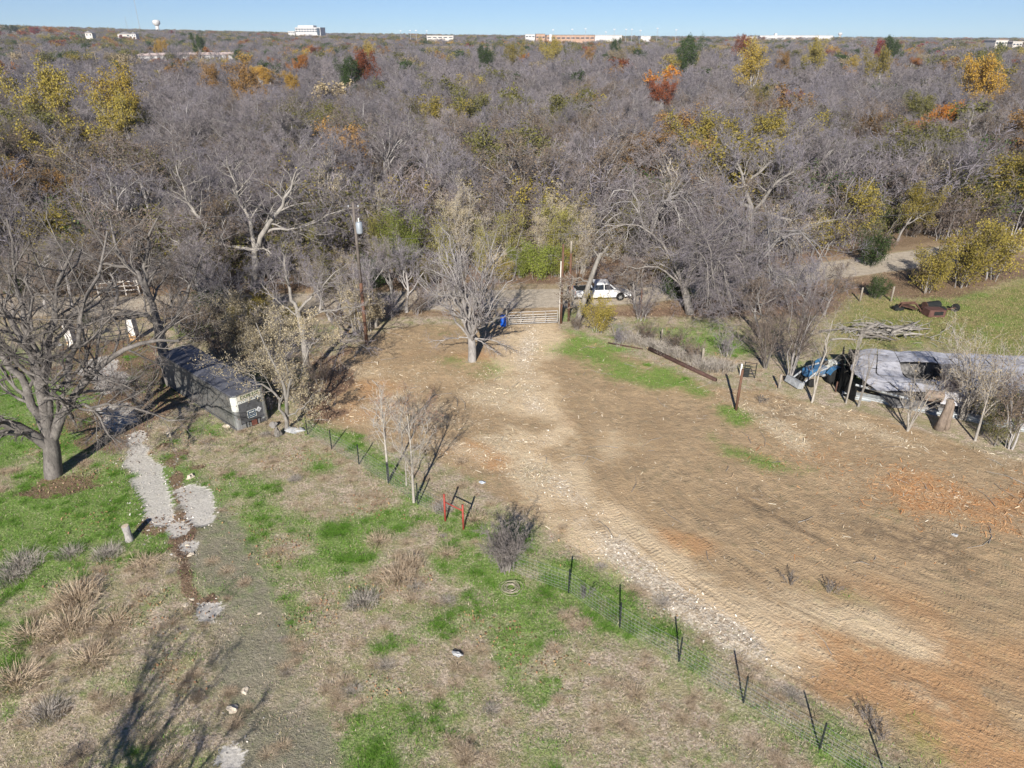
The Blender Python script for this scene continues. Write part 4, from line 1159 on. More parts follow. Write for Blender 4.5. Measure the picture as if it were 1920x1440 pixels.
def scatter(name, sources, P, var, rot, scl, kind='stuff'):
    """one object: `sources` instanced on points"""
    me = bpy.data.meshes.new(name)
    me.vertices.add(len(P)); me.vertices.foreach_set('co', np.asarray(P, np.float32).ravel())
    for nm, ty, arr, fld in (('var', 'INT', var, 'value'), ('rot', 'FLOAT', rot, 'value'), ('scl', 'FLOAT_VECTOR', scl, 'vector')):
        a = me.attributes.new(nm, ty, 'POINT')
        a.data.foreach_set(fld, np.asarray(arr, np.int32 if ty == 'INT' else np.float32).ravel())
    o = link(name, me); tag(o, kind=kind)
    ng = bpy.data.node_groups.new(name + '_nodes', 'GeometryNodeTree')
    ng.interface.new_socket('Geometry', in_out='INPUT', socket_type='NodeSocketGeometry')
    ng.interface.new_socket('Geometry', in_out='OUTPUT', socket_type='NodeSocketGeometry')
    N = ng.nodes.new; L = ng.links.new
    gi = N('NodeGroupInput'); go = N('NodeGroupOutput')
    def at_(nm, ty):
        n = N('GeometryNodeInputNamedAttribute'); n.data_type = ty; n.inputs[0].default_value = nm
        return n.outputs[0]
    va, ra, sa = at_('var', 'INT'), at_('rot', 'FLOAT'), at_('scl', 'FLOAT_VECTOR')
    cx = N('ShaderNodeCombineXYZ'); L(ra, cx.inputs[2])
    j = N('GeometryNodeJoinGeometry')
    for k, s in enumerate(sources):
        oi = N('GeometryNodeObjectInfo'); oi.inputs['Object'].default_value = s; oi.inputs['As Instance'].default_value = True
        cmp_ = N('FunctionNodeCompare'); cmp_.data_type = 'INT'; cmp_.operation = 'EQUAL'
        L(va, cmp_.inputs[2]); cmp_.inputs[3].default_value = k
        iop = N('GeometryNodeInstanceOnPoints')
        L(gi.outputs[0], iop.inputs['Points']); L(cmp_.outputs[0], iop.inputs['Selection'])
        L(oi.outputs['Geometry'], iop.inputs['Instance'])
        L(cx.outputs[0], iop.inputs['Rotation']); L(sa, iop.inputs['Scale'])
        L(iop.outputs[0], j.inputs[0])
    L(j.outputs[0], go.inputs[0])
    md = o.modifiers.new('scatter', 'NODES'); md.node_group = ng
    return o

for i in range(3):
    wood_tree('mid%d' % i, 300 + i, Ht=12, spread=1.1, tw=.05, dens=.75)
for c in ('olive_yellow', 'gold', 'orange', 'rust', 'green', 'olive', 'tan', 'bronze', 'red'):
    wood_tree('far_' + c, 340 + len(STORE), Ht=12, spread=1.0, leafn=2200, leafsize=.6, leafmat_=LEAF[c], leafspread=.5, dens=.45, tw=.07)
wood_tree('far_grey', 320, Ht=12, spread=1.15, tw=.12, dens=.5)
SRC = ['bare0', 'bare3', 'bare4', 'brownish0', 'mid0', 'mid1', 'mid2', 'far_grey'] + ['far_' + c for c in ('olive_yellow', 'gold', 'orange', 'rust', 'green', 'olive', 'tan', 'bronze', 'red')]
srcs = [merged(k) for k in SRC]
pts = [(x, y) for x, y in rest]
r = 186.0
wr = np.random.default_rng(8)
while r < 2500:
    s = 7.2 + .0085 * r
    n = int(1.5 * r / s)
    th = (np.arange(n) + wr.uniform(0, 1) + wr.uniform(-.4, .4, n)) / n * 1.5 - .75
    rr = r + wr.uniform(-.45, .45, n) * s
    pts += list(zip(rr * np.sin(th), rr * np.cos(th)))
    r += s
WP = np.array(pts)
d = np.hypot(WP[:, 0], WP[:, 1])
# keep clear the far roofs that show and the coloured crowns
keep = np.min(np.hypot(WP[:, None, 0] - HX[None, :, 0], WP[:, None, 1] - HX[None, :, 1]), 1) > np.where(d < 400, 3.5, 6.0)
CLEAR = [(-330, 560, 95, 60, 330), (-395, 640, 30, 50, 0)]
WP = WP[keep]; d = d[keep]
n = len(WP)
u = wr.uniform(0, 1, n)
cl = np.sin(WP[:, 0] * .011 + 1.3) * np.sin(WP[:, 1] * .008 + .4) + .6 * np.sin(WP[:, 0] * .031 + WP[:, 1] * .017)
pc = np.where(d < 420, .05, np.where(d < 750, .10 + .05 * cl, np.clip(.30 + .22 * cl, .08, .7)))
colour = wr.choice([8, 9, 10, 11, 12, 13, 14, 15, 16], n, p=[.17, .05, .03, .05, .22, .26, .08, .13, .01])
bare_n = wr.choice([0, 1, 2, 3], n, p=[.3, .3, .28, .12]); bare_m = wr.choice([4, 5, 6], n)
var = np.where(d < 260, bare_n, np.where(d < 700, bare_m, 7))
var = np.where(u < pc, colour, var)
KH = np.array([HT[k] for k in SRC])
hs = wr.uniform(.82, 1.18, n); ws = hs * wr.uniform(1.05, 1.35, n) * np.where(d > 700, 1.0 + np.clip((d - 700) / 2500, 0, 1.2), 1)
hh = sight_scale(WP[:, 0], WP[:, 1], hs * 12.2, 8.0)
hs = hh / KH[var]
ok = hh > 2.5
WP, d, var, ws, hs, n = WP[ok], d[ok], var[ok], ws[ok], hs[ok], int(ok.sum())
WZ = tz(WP[:, 0], WP[:, 1]) - .1
scatter('distant_woods', srcs, np.stack([WP[:, 0], WP[:, 1], WZ], 1), var, wr.uniform(0, 6.28, n), np.stack([ws, ws, hs], 1))

# --- undergrowth in the woods
stems('ug_brown', 9, 2.6, .55, 70, BARK_GREY, TW_BROWN, tw=.022, r=.025, l2n=8, l3n=5, l4n=4, base=.9, l2len=.45, t0=.15, leafn=700, lm=LEAF['brown'], leafsize=.08)
stems('ug_grey', 9, 3.0, .5, 71, BARK_GREY, TW_WOOD, tw=.022, r=.025, l2n=8, l3n=5, l4n=4, base=.9, l2len=.45, t0=.15)
stems('ug_olive', 7, 2.6, .55, 72, BARK_GREY, TW_BROWN, tw=.02, r=.025, l2n=7, l3n=4, l4n=3, base=.8, l2len=.45, t0=.15, leafn=2000, lm=LEAF['olive'], leafsize=.09)
stems('ug_tan', 6, 2.8, .5, 73, BARK_PALE, TW_PALE, tw=.02, r=.025, l2n=7, l3n=4, l4n=3, base=.8, l2len=.45, t0=.15, leafn=1500, lm=LEAF['tan'], leafsize=.075)
stems('ug_yellow', 6, 2.6, .5, 74, BARK_GREY, TW_BROWN, tw=.02, r=.025, l2n=7, l3n=4, l4n=3, base=.8, l2len=.45, t0=.15, leafn=2200, lm=LEAF['olive_yellow'], leafsize=.09)
stems('ug_green', 6, 2.6, .5, 75, BARK_GREY, TW_BROWN, tw=.02, r=.025, l2n=7, l3n=4, l4n=3, base=.8, l2len=.45, t0=.15, leafn=2800, lm=LEAF['green'], leafsize=.10)
usrc = [merged(k) for k in ('ug_brown', 'ug_grey', 'ug_olive', 'ug_tan', 'ug_yellow', 'ug_green')]
UP = forest_points(69, 200, 2.9, fr)
UP = UP[UP[:, 1] > road_y(UP[:, 0]) + 4.6]
UE = forest_points(69, 118, 3.0, fr)
UE = UE[(UE[:, 1] > road_y(UE[:, 0]) + 4.4) & (UE[:, 1] < road_y(UE[:, 0]) + 24)]
n0 = len(UP); UP = np.concatenate([UP, UE])
n = len(UP)
us = fr.uniform(.6, 1.35, n) * np.where(fr.uniform(0, 1, n) < .3, 1.7, 1) * np.where(np.arange(n) < n0, 1, 1.5)
scatter('undergrowth', usrc, np.stack([UP[:, 0], UP[:, 1], np.zeros(n) - .1], 1), np.where(np.arange(n) < n0, fr.choice(6, n, p=[.38, .30, .20, .04, .06, .02]), fr.choice(6, n, p=[.28, .20, .24, .07, .13, .08])), fr.uniform(0, 6.28, n), np.stack([us * 1.2, us * 1.2, us], 1))

# --- scrubby small trees on the near verge, between drive, lot and road
VERGE = [(25, 602), (85, 578), (60, 620), (135, 572), (215, 575), (330, 592), (362, 578), (385, 605), (422, 588), (450, 602), (500, 588), (620, 602), (660, 588), (700, 594), (762, 586), (735, 575), (600, 585), (820, 572),
         (1190, 578), (1505, 602), (1425, 634), (1545, 590)]
for i, p in enumerate(VERGE):
    x, y = gp(*p)
    s = fr.uniform(.42, .62)
    k = ('bare%d' % fr.integers(0, 7)) if fr.uniform() < .6 else 'brownish%d' % fr.integers(0, 3)
    plant(k, 'scrub_tree', 'small scrubby grey tree on the near verge of the dirt road', 'tree', x, y, fr.uniform(0, 6.28), (s * 1.15, s * 1.15, s), 'scrubby trees on the near verge')

# --- shrubs and small trees one can point to
stems('bush_yg', 9, 2.5, .55, 80, BARK_GREY, TW_BROWN, r=.03, l2n=8, l3n=5, l4n=4, leafn=8000, lm=LEAF['olive_yellow'], leafsize=.085, base=.5, t0=.1)
stems('bush_bright', 9, 3.2, .42, 81, BARK_GREY, TW_BROWN, r=.03, l2n=8, l3n=5, l4n=4, leafn=9000, lm=LEAF['bright_green'], leafsize=.10, base=.6, t0=.05, leafspread=.2)
stems('bush_tan', 8, 3.0, .5, 82, BARK_PALE, TW_PALE, r=.035, l2n=8, l3n=5, l4n=4, leafn=4500, lm=LEAF['cream'], leafsize=.09, base=.5, t0=.15)
stems('bush_green', 9, 2.6, .5, 83, BARK_GREY, TW_BROWN, r=.03, l2n=8, l3n=5, l4n=4, leafn=8000, lm=LEAF['green'], leafsize=.10, base=.6, t0=.05, leafspread=.2)
stems('bush_twig', 10, 2.4, .6, 84, BARK_GREY, TW_WOOD, r=.025, l2n=9, l3n=5, l4n=4, base=.5, t0=.1, tw=.016)
stems('bush_brown', 10, 2.2, .6, 85, BARK_GREY, TW_BROWN, r=.025, l2n=9, l3n=5, l4n=4, base=.5, t0=.1, tw=.016, leafn=900, lm=LEAF['brown'], leafsize=.1)
stems('tall_tan', 4, 9.0, .16, 86, BARK_PALE, TW_PALE, r=.09, l2n=12, l3n=6, l4n=4, leafn=5500, lm=LEAF['cream'], leafsize=.10, base=.4, t0=.25, l2len=.3, tw=.02)
stems('tall_pole', 4, 9.5, .12, 87, BARK_PALE, TW_WOOD, r=.08, l2n=11, l3n=6, l4n=4, base=.8, t0=.3, l2len=.28, tw=.02)
stems('tall_olive', 4, 8.0, .2, 89, BARK_PALE, TW_BROWN, r=.075, l2n=12, l3n=6, l4n=4, leafn=7500, lm=LEAF['yellow_green'], leafsize=.10, base=.5, t0=.12, l2len=.32, leafspread=.2)
stems('tall_green', 6, 7.0, .3, 88, BARK_GREY, TW_BROWN, r=.07, l2n=9, l3n=5, l4n=4, leafn=12000, lm=LEAF['bright_green'], leafsize=.12, base=.8, t0=.1, leafspread=.35, l2len=.35)
BUSH = [
    ('bush_yg', (1118, 623), 1.12, 'rounded yellow-green bush in front of the white pickup'),
    ('bush_brown', (1082, 618), .6, 'low brown brush at the foot of the leaning trunk'),
    ('bush_bright', (1012, 523), 1.25, 'bright yellow-green bush across the road beyond the farm gate'),
    ('bush_bright', (975, 520), 1.05, 'yellow-green bush left of the brightest one across the road'),
    ('bush_yg', (1050, 516), 1.1, 'olive bush behind the white gatepost across the road'),
    ('tall_olive', (722, 508), 1.0, 'slender olive-leaved tree behind the vine-draped clump'),
    ('tall_olive', (832, 518), .9, 'slender olive-leaved tree left of the tall cream-leaved one'),
    ('tall_olive', (908, 522), .85, 'slender olive-leaved tree right of the tall cream-leaved one'),
    ('tall_olive', (962, 508), 1.0, 'slender olive-leaved tree above the left end of the farm gate'),
    ('tall_olive', (1034, 502), 1.05, 'slender olive-leaved tree above the right end of the farm gate'),
    ('tall_olive', (1078, 504), .95, 'slender olive-leaved tree behind the white-conduit pole'),
    ('tall_olive', (1182, 480), 1.0, 'slender olive-leaved tree right above the white pickup'),
    ('tall_olive', (604, 518), .9, 'slender olive-leaved tree right of the pale oak'),
    ('tall_olive', (532, 522), .8, 'slender olive-leaved tree close to the pale oak trunk'),
    ('tall_tan', (700, 502), .95, 'cream-leaved slender tree right of the utility pole top'),
    ('tall_tan', (905, 506), .8, 'cream-leaved slender tree above the blue barrel'),
    ('tall_tan', (1052, 494), .9, 'cream-leaved slender tree straight behind the two gate poles'),
    ('tall_tan', (562, 520), .7, 'cream-leaved slender tree between pale oak and utility pole'),
    ('tall_pole', (1060, 486), 1.1, 'tall thin pale trunks behind the two gate poles'),
    ('tall_pole', (860, 490), 1.05, 'tall thin pale trunks behind the lone tree'),
    ('bush_yg', (940, 530), 1.0, 'olive bush at the left end of the row across the road'),
    ('tall_green', (752, 530), 1.0, 'tall vine-draped green clump across the road behind the lone tree'),
    ('bush_green', (700, 540), 1.2, 'dark green bush left of the vine-draped clump'),
    ('bush_yg', (790, 540), 1.1, 'yellow-tinged bush at the right foot of the vine-draped clump'),
    ('tall_tan', (667, 628), .62, 'slender tan-leaved tree half hiding the middle of the utility pole'),
    ('tall_pole', (690, 622), .8, 'thin pale trunks just right of the utility pole'),
    ('tall_tan', (868, 520), 1.0, 'tall slender tree hung with cream leaves behind the lone tree'),
    ('tall_tan', (1095, 510), .85, 'cream-leaved slender tree across the road above the leaning trunk'),
    ('tall_tan', (645, 480), 1.15, 'tall cream-tufted tree far up behind the utility pole'),
    ('tall_pole', (935, 500), 1.0, 'stand of thin pale upright trunks across the road left of the gate opening'),
    ('tall_pole', (1010, 490), 1.05, 'stand of thin pale upright trunks straight above the farm gate'),
    ('tall_pole', (1120, 480), 1.0, 'stand of thin pale trunks above the white pickup'),
    ('tall_pole', (790, 500), 1.0, 'thin pale trunks behind the vine-draped clump'),
    ('bush_tan', (655, 530), 1.0, 'tan-leaved bush behind the utility pole'),
    ('bush_bright', (1040, 518), 1.1, 'yellow-green bush straight behind the white-conduit pole'),
    ('tall_tan', (1012, 506), .8, 'cream-leaved slender tree behind the brightest bush across the road'),
    ('tall_tan', (845, 500), 1.0, 'second cream-leaved slender tree behind the lone tree'),
    ('bush_tan', (930, 524), 1.2, 'cream-leaved bush across the road left of the gate opening'),
    ('bush_tan', (1085, 512), 1.2, 'cream-leaved bush across the road behind the leaning trunk'),
    ('bush_tan', (700, 612), 1.1, 'tan-leaved bush just right of the utility pole'),
    ('bush_tan', (676, 622), 1.3, 'tan-leaved bush wrapped round the middle of the utility pole'),
    ('bush_tan', (590, 545), 1.0, 'tan-leaved bush on the road edge left of the utility pole'),
    ('bush_yg', (486, 590), .9, 'golden-leaved bush at the foot of the pale oak'),
    ('bush_yg', (410, 545), .9, 'yellow bush left of the pale oak trunk'),
    ('bush_yg', (548, 612), .7, 'small golden bush beside the slender grey tree'),
    ('bush_tan', (455, 660), 1.25, 'cream-leaved bush behind the far side of the trailer'),
    ('bush_tan', (425, 625), 1.1, 'cream-leaved bush behind the rear of the trailer'),
    ('bush_tan', (470, 652), 1.0, 'cream-leaved bush above the middle of the trailer roof'),
    ('bush_tan', (522, 738), 1.0, 'cream-leaved bush over the shaded right side of the trailer'),
    ('bush_tan', (440, 612), 1.1, 'cream-leaved bush far behind the trailer by the road'),
    ('bush_tan', (535, 665), 1.0, 'cream-leaved bush left of the slender grey tree'),
    ('bush_brown', (578, 768), .8, 'brown brush at the edge of the lot right of the trailer'),
    ('bush_brown', (600, 720), .9, 'brown brush right of the slender grey tree at the lot edge'),
    ('bush_brown', (372, 640), 1.5, 'dense brown thicket just behind the trailer roof'),
    ('bush_brown', (415, 668), 1.2, 'brown thicket against the hidden side of the trailer'),
    ('bush_brown', (340, 622), 1.3, 'brown thicket between the arching oak and the trailer'),
    ('bush_yg', (476, 628), 1.2, 'golden-olive bush in the thicket behind the trailer'),
    ('bush_twig', (512, 650), 1.3, 'grey twiggy thicket left of the slender grey tree'),
    ('bush_green', (395, 602), 1.1, 'dark green shrub in the thicket towards the road'),
    ('bush_tan', (486, 690), 1.15, 'cream-leaved bush in the shade behind the middle of the trailer'),
    ('bush_tan', (556, 752), .8, 'small cream-leaved bush at the lot edge near the trailer'),
    ('bush_twig', (500, 770), .9, 'bare twiggy bush at the near corner of the trailer'),
    ('bush_twig', (530, 700), 1.0, 'bare twiggy bush between trailer and slender grey tree'),
    ('bush_green', (1628, 498), 1.35, 'dense dark green shrub on the far side of the road bend'),
    ('bush_yg', (1800, 535), 2.3, 'wide olive-yellow bush at the pasture corner'),
    ('bush_yg', (1735, 545), 1.7, 'olive bush in front of the pasture corner'),
    ('bush_yg', (1862, 525), 2.2, 'tall yellow bush at the right end of the pasture trees'),
    ('bush_twig', (1160, 648), .7, 'dark twiggy bush at the top end of the old fence'),
    ('bush_brown', (1215, 640), .8, 'brown thicket on the old fence beyond the fallen beam'),
    ('bush_brown', (1262, 655), .85, 'second brown thicket along the old fence'),
    ('bush_brown', (1300, 672), .8, 'brown thicket by the old wooden fence post'),
    ('bush_twig', (1360, 668), .9, 'grey thicket behind the black metal panel'),
    ('bush_twig', (1200, 600), 1.0, 'grey twiggy bush right of the yellow-green bush'),
    ('bush_green', (1640, 560), .8, 'low green bush on the pasture fence'),
    ('bush_brown', (780, 590), .9, 'brown brush on the near verge left of the lone tree'),
    ('bush_twig', (730, 598), 1.0, 'grey brush heap on the near verge behind the utility pole'),
    ('bush_twig', (800, 580), 1.0, 'grey branch tangle on the verge behind the lone tree'),
    ('bush_brown', (640, 610), 1.0, 'brown brush on the verge left of the utility pole'),
    ('bush_twig', (222, 742), .8, 'grey twig tangle beside the drive under the great oak limb'),
    ('bush_green', (160, 610), .45, 'small green bush between the white gate pillars'),
    ('bush_green', (40, 560), 1.2, 'dark green shrub at the left edge beyond the great oak'),
    ('bush_brown', (330, 600), 1.1, 'brown thicket behind the arching oak'),
    ('bush_brown', (400, 610), 1.1, 'brown thicket between trailer and road'),
    ('bush_yg', (640, 560), .9, 'olive bush across the road left of the vine clump'),
    ('bush_green', (580, 500), 1.3, 'dark green shrub in the gap right of the pale oak'),
    ('bush_green', (390, 500), 1.3, 'dark green shrub in the shade left of the pale oak'),
    ('bush_green', (1270, 560), 1.2, 'dark green growth at the foot of the leaning thorn tree'),
    ('bush_yg', (1330, 520), 1.3, 'olive growth inside the silvery tangle'),
    ('bush_yg', (1390, 505), 1.3, 'olive growth under the pale oak on the right'),
    ('bush_yg', (1240, 520), 1.3, 'olive growth below the grey domed thicket'),
]
for k, p, s, l in BUSH:
    at_px(k, 'bush' if not k.startswith('tall') else 'slender_tree', l, 'shrub' if not k.startswith('tall') else 'tree', p, s, RNG.uniform(0, 6.28), 'shrubs along the road and fences' if not k.startswith('tall') else 'slender trees across the road')
# the brown shrub on the wire fence
stems('fence_shrub', 34, 2.5, .55, 90, BARK_DARK, TW_DARK, tw=.014, r=.028, l2n=9, l3n=5, l4n=4, base=.35, t0=.15, l2len=.38, up=.02)
at_px('fence_shrub', 'fence_shrub', 'dense dark brown leafless shrub on the wire fence below the red brace', 'shrub', (950, 1068))
stems('small_dark', 8, .7, .7, 91, BARK_DARK, TW_DARK, tw=.012, r=.012, l2n=6, l3n=4, l4n=3, base=.3, t0=.1)
# ---------------------------------------------------------------- far buildings and masts
WHITE = simple('white_paint', (.80, .80, .80), .6, .3, var=.05)
FARW = simple('far_white_wall', (.58, .57, .56), .7, .2, var=.12, scale=.15)
OFFW = simple('offwhite_wall', (.62, .58, .53), .8, .2, var=.1)
BRICK = simple('far_brick', (.44, .29, .21), .9, .1, var=.15, scale=.2)
ROOFG = simple('grey_roof', (.24, .23, .23), .8, .2, var=.15, scale=.3)
GLASS = simple('dark_glass', (.04, .06, .09), .15, .5, var=.2, scale=.1)
STEEL = simple('galvanised_steel', (.50, .51, .52), .45, .5, .4, var=.12)
WOODP = simple('weathered_pole', (.24, .20, .165), .9, .1, var=.25, scale=2, bmp=.3)

def far_at(px_, py_, y):
    p = at(px_, py_, y)
    return p

def water_tower(px_, top, bot, wpx, y, lab):
    x, _, zt = at(px_, top, y); zb = at(px_, bot + 6, y)[2]
    r = wpx / F * (y * CP) / 2
    h = zt - zb
    o = thing('water_tower', lab, 'water tower', (x, y, zb))
    MB().lathe([(r * .52, 0), (r * .46, h * .25), (r * .44, h * .55)], 20).build('shaft', FARW, o, True)
    MB().lathe([(r * .44, h * .55), (r * .62, h * .6), (r * .98, h * .70), (r, h * .8), (r * .98, h * .92), (r * .55, h * .99), (.1, h)], 24).build('tank', FARW, o, True)
    MB().lathe([(r * 1.01, h * .755), (r * 1.03, h * .76), (r * 1.03, h * .785), (r * 1.01, h * .79)], 24).build('rim', STEEL, o)
water_tower(292, 37, 57, 13.5, 1900, 'tall white water tower on the left skyline')
water_tower(1576, 61, 68, 7, 2400, 'small white water tower at the right end of the long warehouse')

def mast(px0, top, bot, y, lab, r=.5):
    b_ = at(px0[0], bot, y); t_ = at(px0[1], top, y)
    o = thing('antenna_mast', lab, 'mast', (b_[0], y, b_[2] - 8))
    h = t_[2] - b_[2] + 8; dx = 0
    MB().tube([(0, 0, 0), (dx, 0, h)], r, 4).build('lattice_column', STEEL, o)
    g = MB()
    for a in (0.3, 2.4, 4.5):
        g.tube([(dx * .8, 0, h * .8), (math.cos(a) * h * .35, math.sin(a) * h * .35, 0)], .06, 3)
    g.build('guy_wire', STEEL, o)
mast((262, 252), -60, 52, 1850, 'very tall guyed antenna mast left of the water tower', .55)
mast((239, 235), 30, 54, 2300, 'thin far antenna mast left of the tall one', .4)

def block(name, lab, cat, x0, x1, top, bot, y, mat, depth=40, rows=0, cols=0, group=None, roof=None):
    a = at(x0, top, y); b_ = at(x1, top, y); zb = at(x0, bot, y)[2] - 6
    w = b_[0] - a[0]; h = a[2] - zb
    o = thing(name, lab, cat, ((a[0] + b_[0]) / 2, y, zb), 0, group)
    MB().box((0, depth / 2, h / 2), (w, depth, h)).build('wall', mat, o)
    MB().box((0, depth / 2, h + .3), (w + 1, depth + 1, .6)).build('roof', roof or mat, o)
    for r_ in range(rows):
        for c_ in range(cols):
            MB().box((-w / 2 + (c_ + .5) * w / cols, -.1, h - (r_ + .7) * (h - 5) / max(rows, 1) * .8), (w / cols * .7, .3, h * .14)).build('window', GLASS, o)
    return o, w, h
o, w, h = block('institution', 'big white stepped institution building on the left skyline', 'building', 553, 600, 52, 61, 1500, FARW, 40, 2, 9)
MB().box((-w * .1, 18, h + 2.2), (w * .62, 26, 3.6)).build('upper_storey', FARW, o)
MB().box((w * .42, -1.0, h * .55), (w * .10, 1.6, h * .8)).build('glazed_bay', GLASS, o)
block('low_wing', 'low white wing left of the stepped institution', 'building', 540, 552, 59, 62, 1500, FARW, 30, 1, 3)
o, w, h = block('brick_school', 'long pale brick school on the skyline at centre right', 'building', 1025, 1115, 66, 74, 1150, BRICK, 40, 1, 10, roof=ROOFG)
MB().box((-w * .42, -1.2, h * .62), (w * .05, 2, h * .95)).build('stair_tower', FARW, o)
block('brick_wing', 'brick wing of the school beside its white stair tower', 'building', 1005, 1022, 64, 73, 1190, BRICK, 30, 1, 3, roof=ROOFG)
block('white_shed', 'white flat shed right of the brick school', 'building', 1116, 1166, 66.5, 73, 1250, FARW, 40, 0, 0)
block('white_shed', 'short white shed between school and warehouse', 'building', 1202, 1220, 68, 73, 1250, FARW, 30, 0, 0)
o, w, h = block('warehouse', 'very long white warehouse on the right skyline', 'building', 1425, 1562, 67, 74, 1900, FARW, 80, 0, 0)
MB().box((-w * .28, 5, h + 2), (6, 6, 6)).build('roof_tank', FARW, o)
block('warehouse', 'low white annex left of the very long warehouse', 'building', 1388, 1420, 69, 73, 1900, FARW, 60, 0, 0)
block('pale_building', 'pale flat building under the right skyline', 'building', 1868, 1890, 76, 82, 800, OFFW, 20, 1, 4)
block('pale_building', 'second pale building at the right end of the skyline', 'building', 1900, 1918, 79, 84, 800, OFFW, 20, 1, 3)
block('pale_building', 'low pale building just left of the school', 'building', 985, 1003, 65, 70, 1300, FARW, 20, 1, 3)
block('pale_building', 'flat pale roofs at the centre of the skyline', 'building', 800, 850, 67.5, 71, 1300, OFFW, 20, 1, 5)

def house(px_, ytop, wpx, y, lab, mat, roofm):
    p = at(px_, ytop, y); w = wpx / F * y * CP
    zb = p[2] - 8
    o = thing('house', lab, 'house', (p[0], y, zb))
    MB().box((0, 0, 2.2), (w, 9, 4.4 + 3)).build('wall', mat, o)
    MB().prism([(-w / 2 - .5, 5.6), (w / 2 + .5, 5.6), (0, 8.2)], -5.2, 5.2).build('roof', roofm, o)
    for sx in (-.25, .25):
        MB().box((sx * w, -4.55, 3.6), (w * .16, .2, 1.6)).build('window', GLASS, o)
house(168, 58, 13, 1000, 'white gabled house in the trees of the left slope', OFFW, ROOFG)
house(235, 60.5, 26, 1150, 'grey-roofed house on the left slope below the masts', OFFW, ROOFG)
house(252, 60, 8, 1100, 'small white gable beside the grey-roofed house', FARW, ROOFG)
# long pale roof standing in the woods, left
LR = thing('long_shed', 'long low building with a pinkish white roof deep in the woods at left', 'building', (0, 0, 0))
x0, y0, z0 = at(258, 103, 575); x1, y1, z1 = at(440, 103, 610)
ang = math.atan2(y1 - y0, x1 - x0); Ln = math.hypot(x1 - x0, y1 - y0)
LR.location = (x0, y0, 0); LR.rotation_euler = (0, 0, ang)
PINKR = simple('pinkish_roof', (.62, .50, .45), .7, .2, var=.08, scale=.1)
MB().box((Ln / 2, 8, z0 / 2 - .3), (Ln, 16, z0 - .6)).build('wall', FARW, LR)
zr = z0 - .55
MB().add([(-.5, -.8, zr), (Ln + .5, -.8, zr), (Ln + .5, 8, zr + 1.6), (-.5, 8, zr + 1.6), (Ln + .5, 17, zr), (-.5, 17, zr)], [(0, 1, 2, 3), (3, 2, 4, 5), (0, 3, 5), (1, 4, 2), (0, 5, 4, 1)]).build('roof', PINKR, LR)
# pale bridge / road deck glimpsed at left
bd = thing('road_bridge', 'pale road deck glimpsed between the trees at far left', 'bridge', at(68, 110, 700))
MB().box((0, 0, -.4), (24, 5, 1.0)).build('deck', OFFW, bd)
for s in (-9, 0, 9): MB().box((s, 0, -2.4), (.8, 3, 3.2)).build('pier', OFFW, bd)

# floodlight poles around the school field
for i, (px_, top) in enumerate(((1037, 56), (1073, 55), (1098, 54), (1152, 55), (1174, 55), (1185, 55), (1201, 57), (1233, 53), (1268, 56), (1136, 60), (751, 58), (769, 57), (780, 57), (800, 58))):
    y = 1050 if px_ > 900 else 1200
    p = at(px_, top, y); hh = p[2]
    o = thing('floodlight_pole', ('floodlight pole rising over the trees near the school' if px_ > 900 else 'distant lamp pole on the centre-left skyline'), 'light pole', (p[0], y, float(tz(p[0], y))), 0, 'floodlight poles on the skyline')
    hh -= float(tz(p[0], y))
    MB().tube([(0, 0, 0), (0, 0, hh)], [.32, .2], 6).build('pole', STEEL, o)
    MB().box((0, 0, hh), (2.6, .5, 1.0)).build('lamp_head', STEEL, o)
# power poles in the left distance
for px_, top, y in ((36, 82, 560), (76, 88, 480), (176, 95, 430)):
    p = at(px_, top, y)
    o = thing('power_pole', {36: 'leftmost far wooden power pole', 76: 'far power pole by the pale road deck', 176: 'far power pole right of the tall yellow pair'}[px_], 'utility pole', (p[0], y, 0))
    MB().tube([(0, 0, -.5), (0, 0, p[2])], .22, 6).build('pole', WOODP, o)
    MB().box((0, 0, p[2] - .6), (3.4, .2, .2)).build('crossarm', WOODP, o)
# ---------------------------------------------------------------- the semi-trailer box
T_DARK = simple('trailer_panel', (.15, .15, .145), .5, .4, .1, var=.18, scale=1.2, dirt=(.21, .19, .16))
T_ROOF = simple('trailer_roof', (.12, .125, .15), .55, .4, .1, var=.3, scale=.9, dirt=(.19, .19, .20))
T_FRONT = simple('trailer_front', (.17, .175, .19), .35, .5, .45, var=.2, scale=1.5, dirt=(.12, .12, .12))
CHROME = simple('dull_aluminium', (.55, .57, .60), .35, .5, .75, var=.15, scale=2)
PALE = simple('faded_decal', (.70, .71, .66), .7, .3, var=.15, scale=4, dirt=(.42, .46, .36))
GREENISH = simple('green_print', (.075, .11, .045), .7, .2, var=.2)
BLUE_SIGN = simple('blue_sign', (.02, .055, .11), .5, .4, var=.1)
RUSTBOX = simple('rust_brown_box', (.19, .075, .055), .8, .2, var=.2)
BLACK = simple('black_paint', (.018, .02, .02), .6, .3, var=.2)
TL, TW_, TH = 10.6, 2.34, 2.62
tf = np.array([(-17.57), (42.15)])
ang = math.atan2(-.67, .74)     # the way the front face looks
tr_ = thing('box_trailer', 'weathered dark grey box trailer with EXPRESS lettering parked by the drive', 'trailer', (tf[0], tf[1], 0), ang)
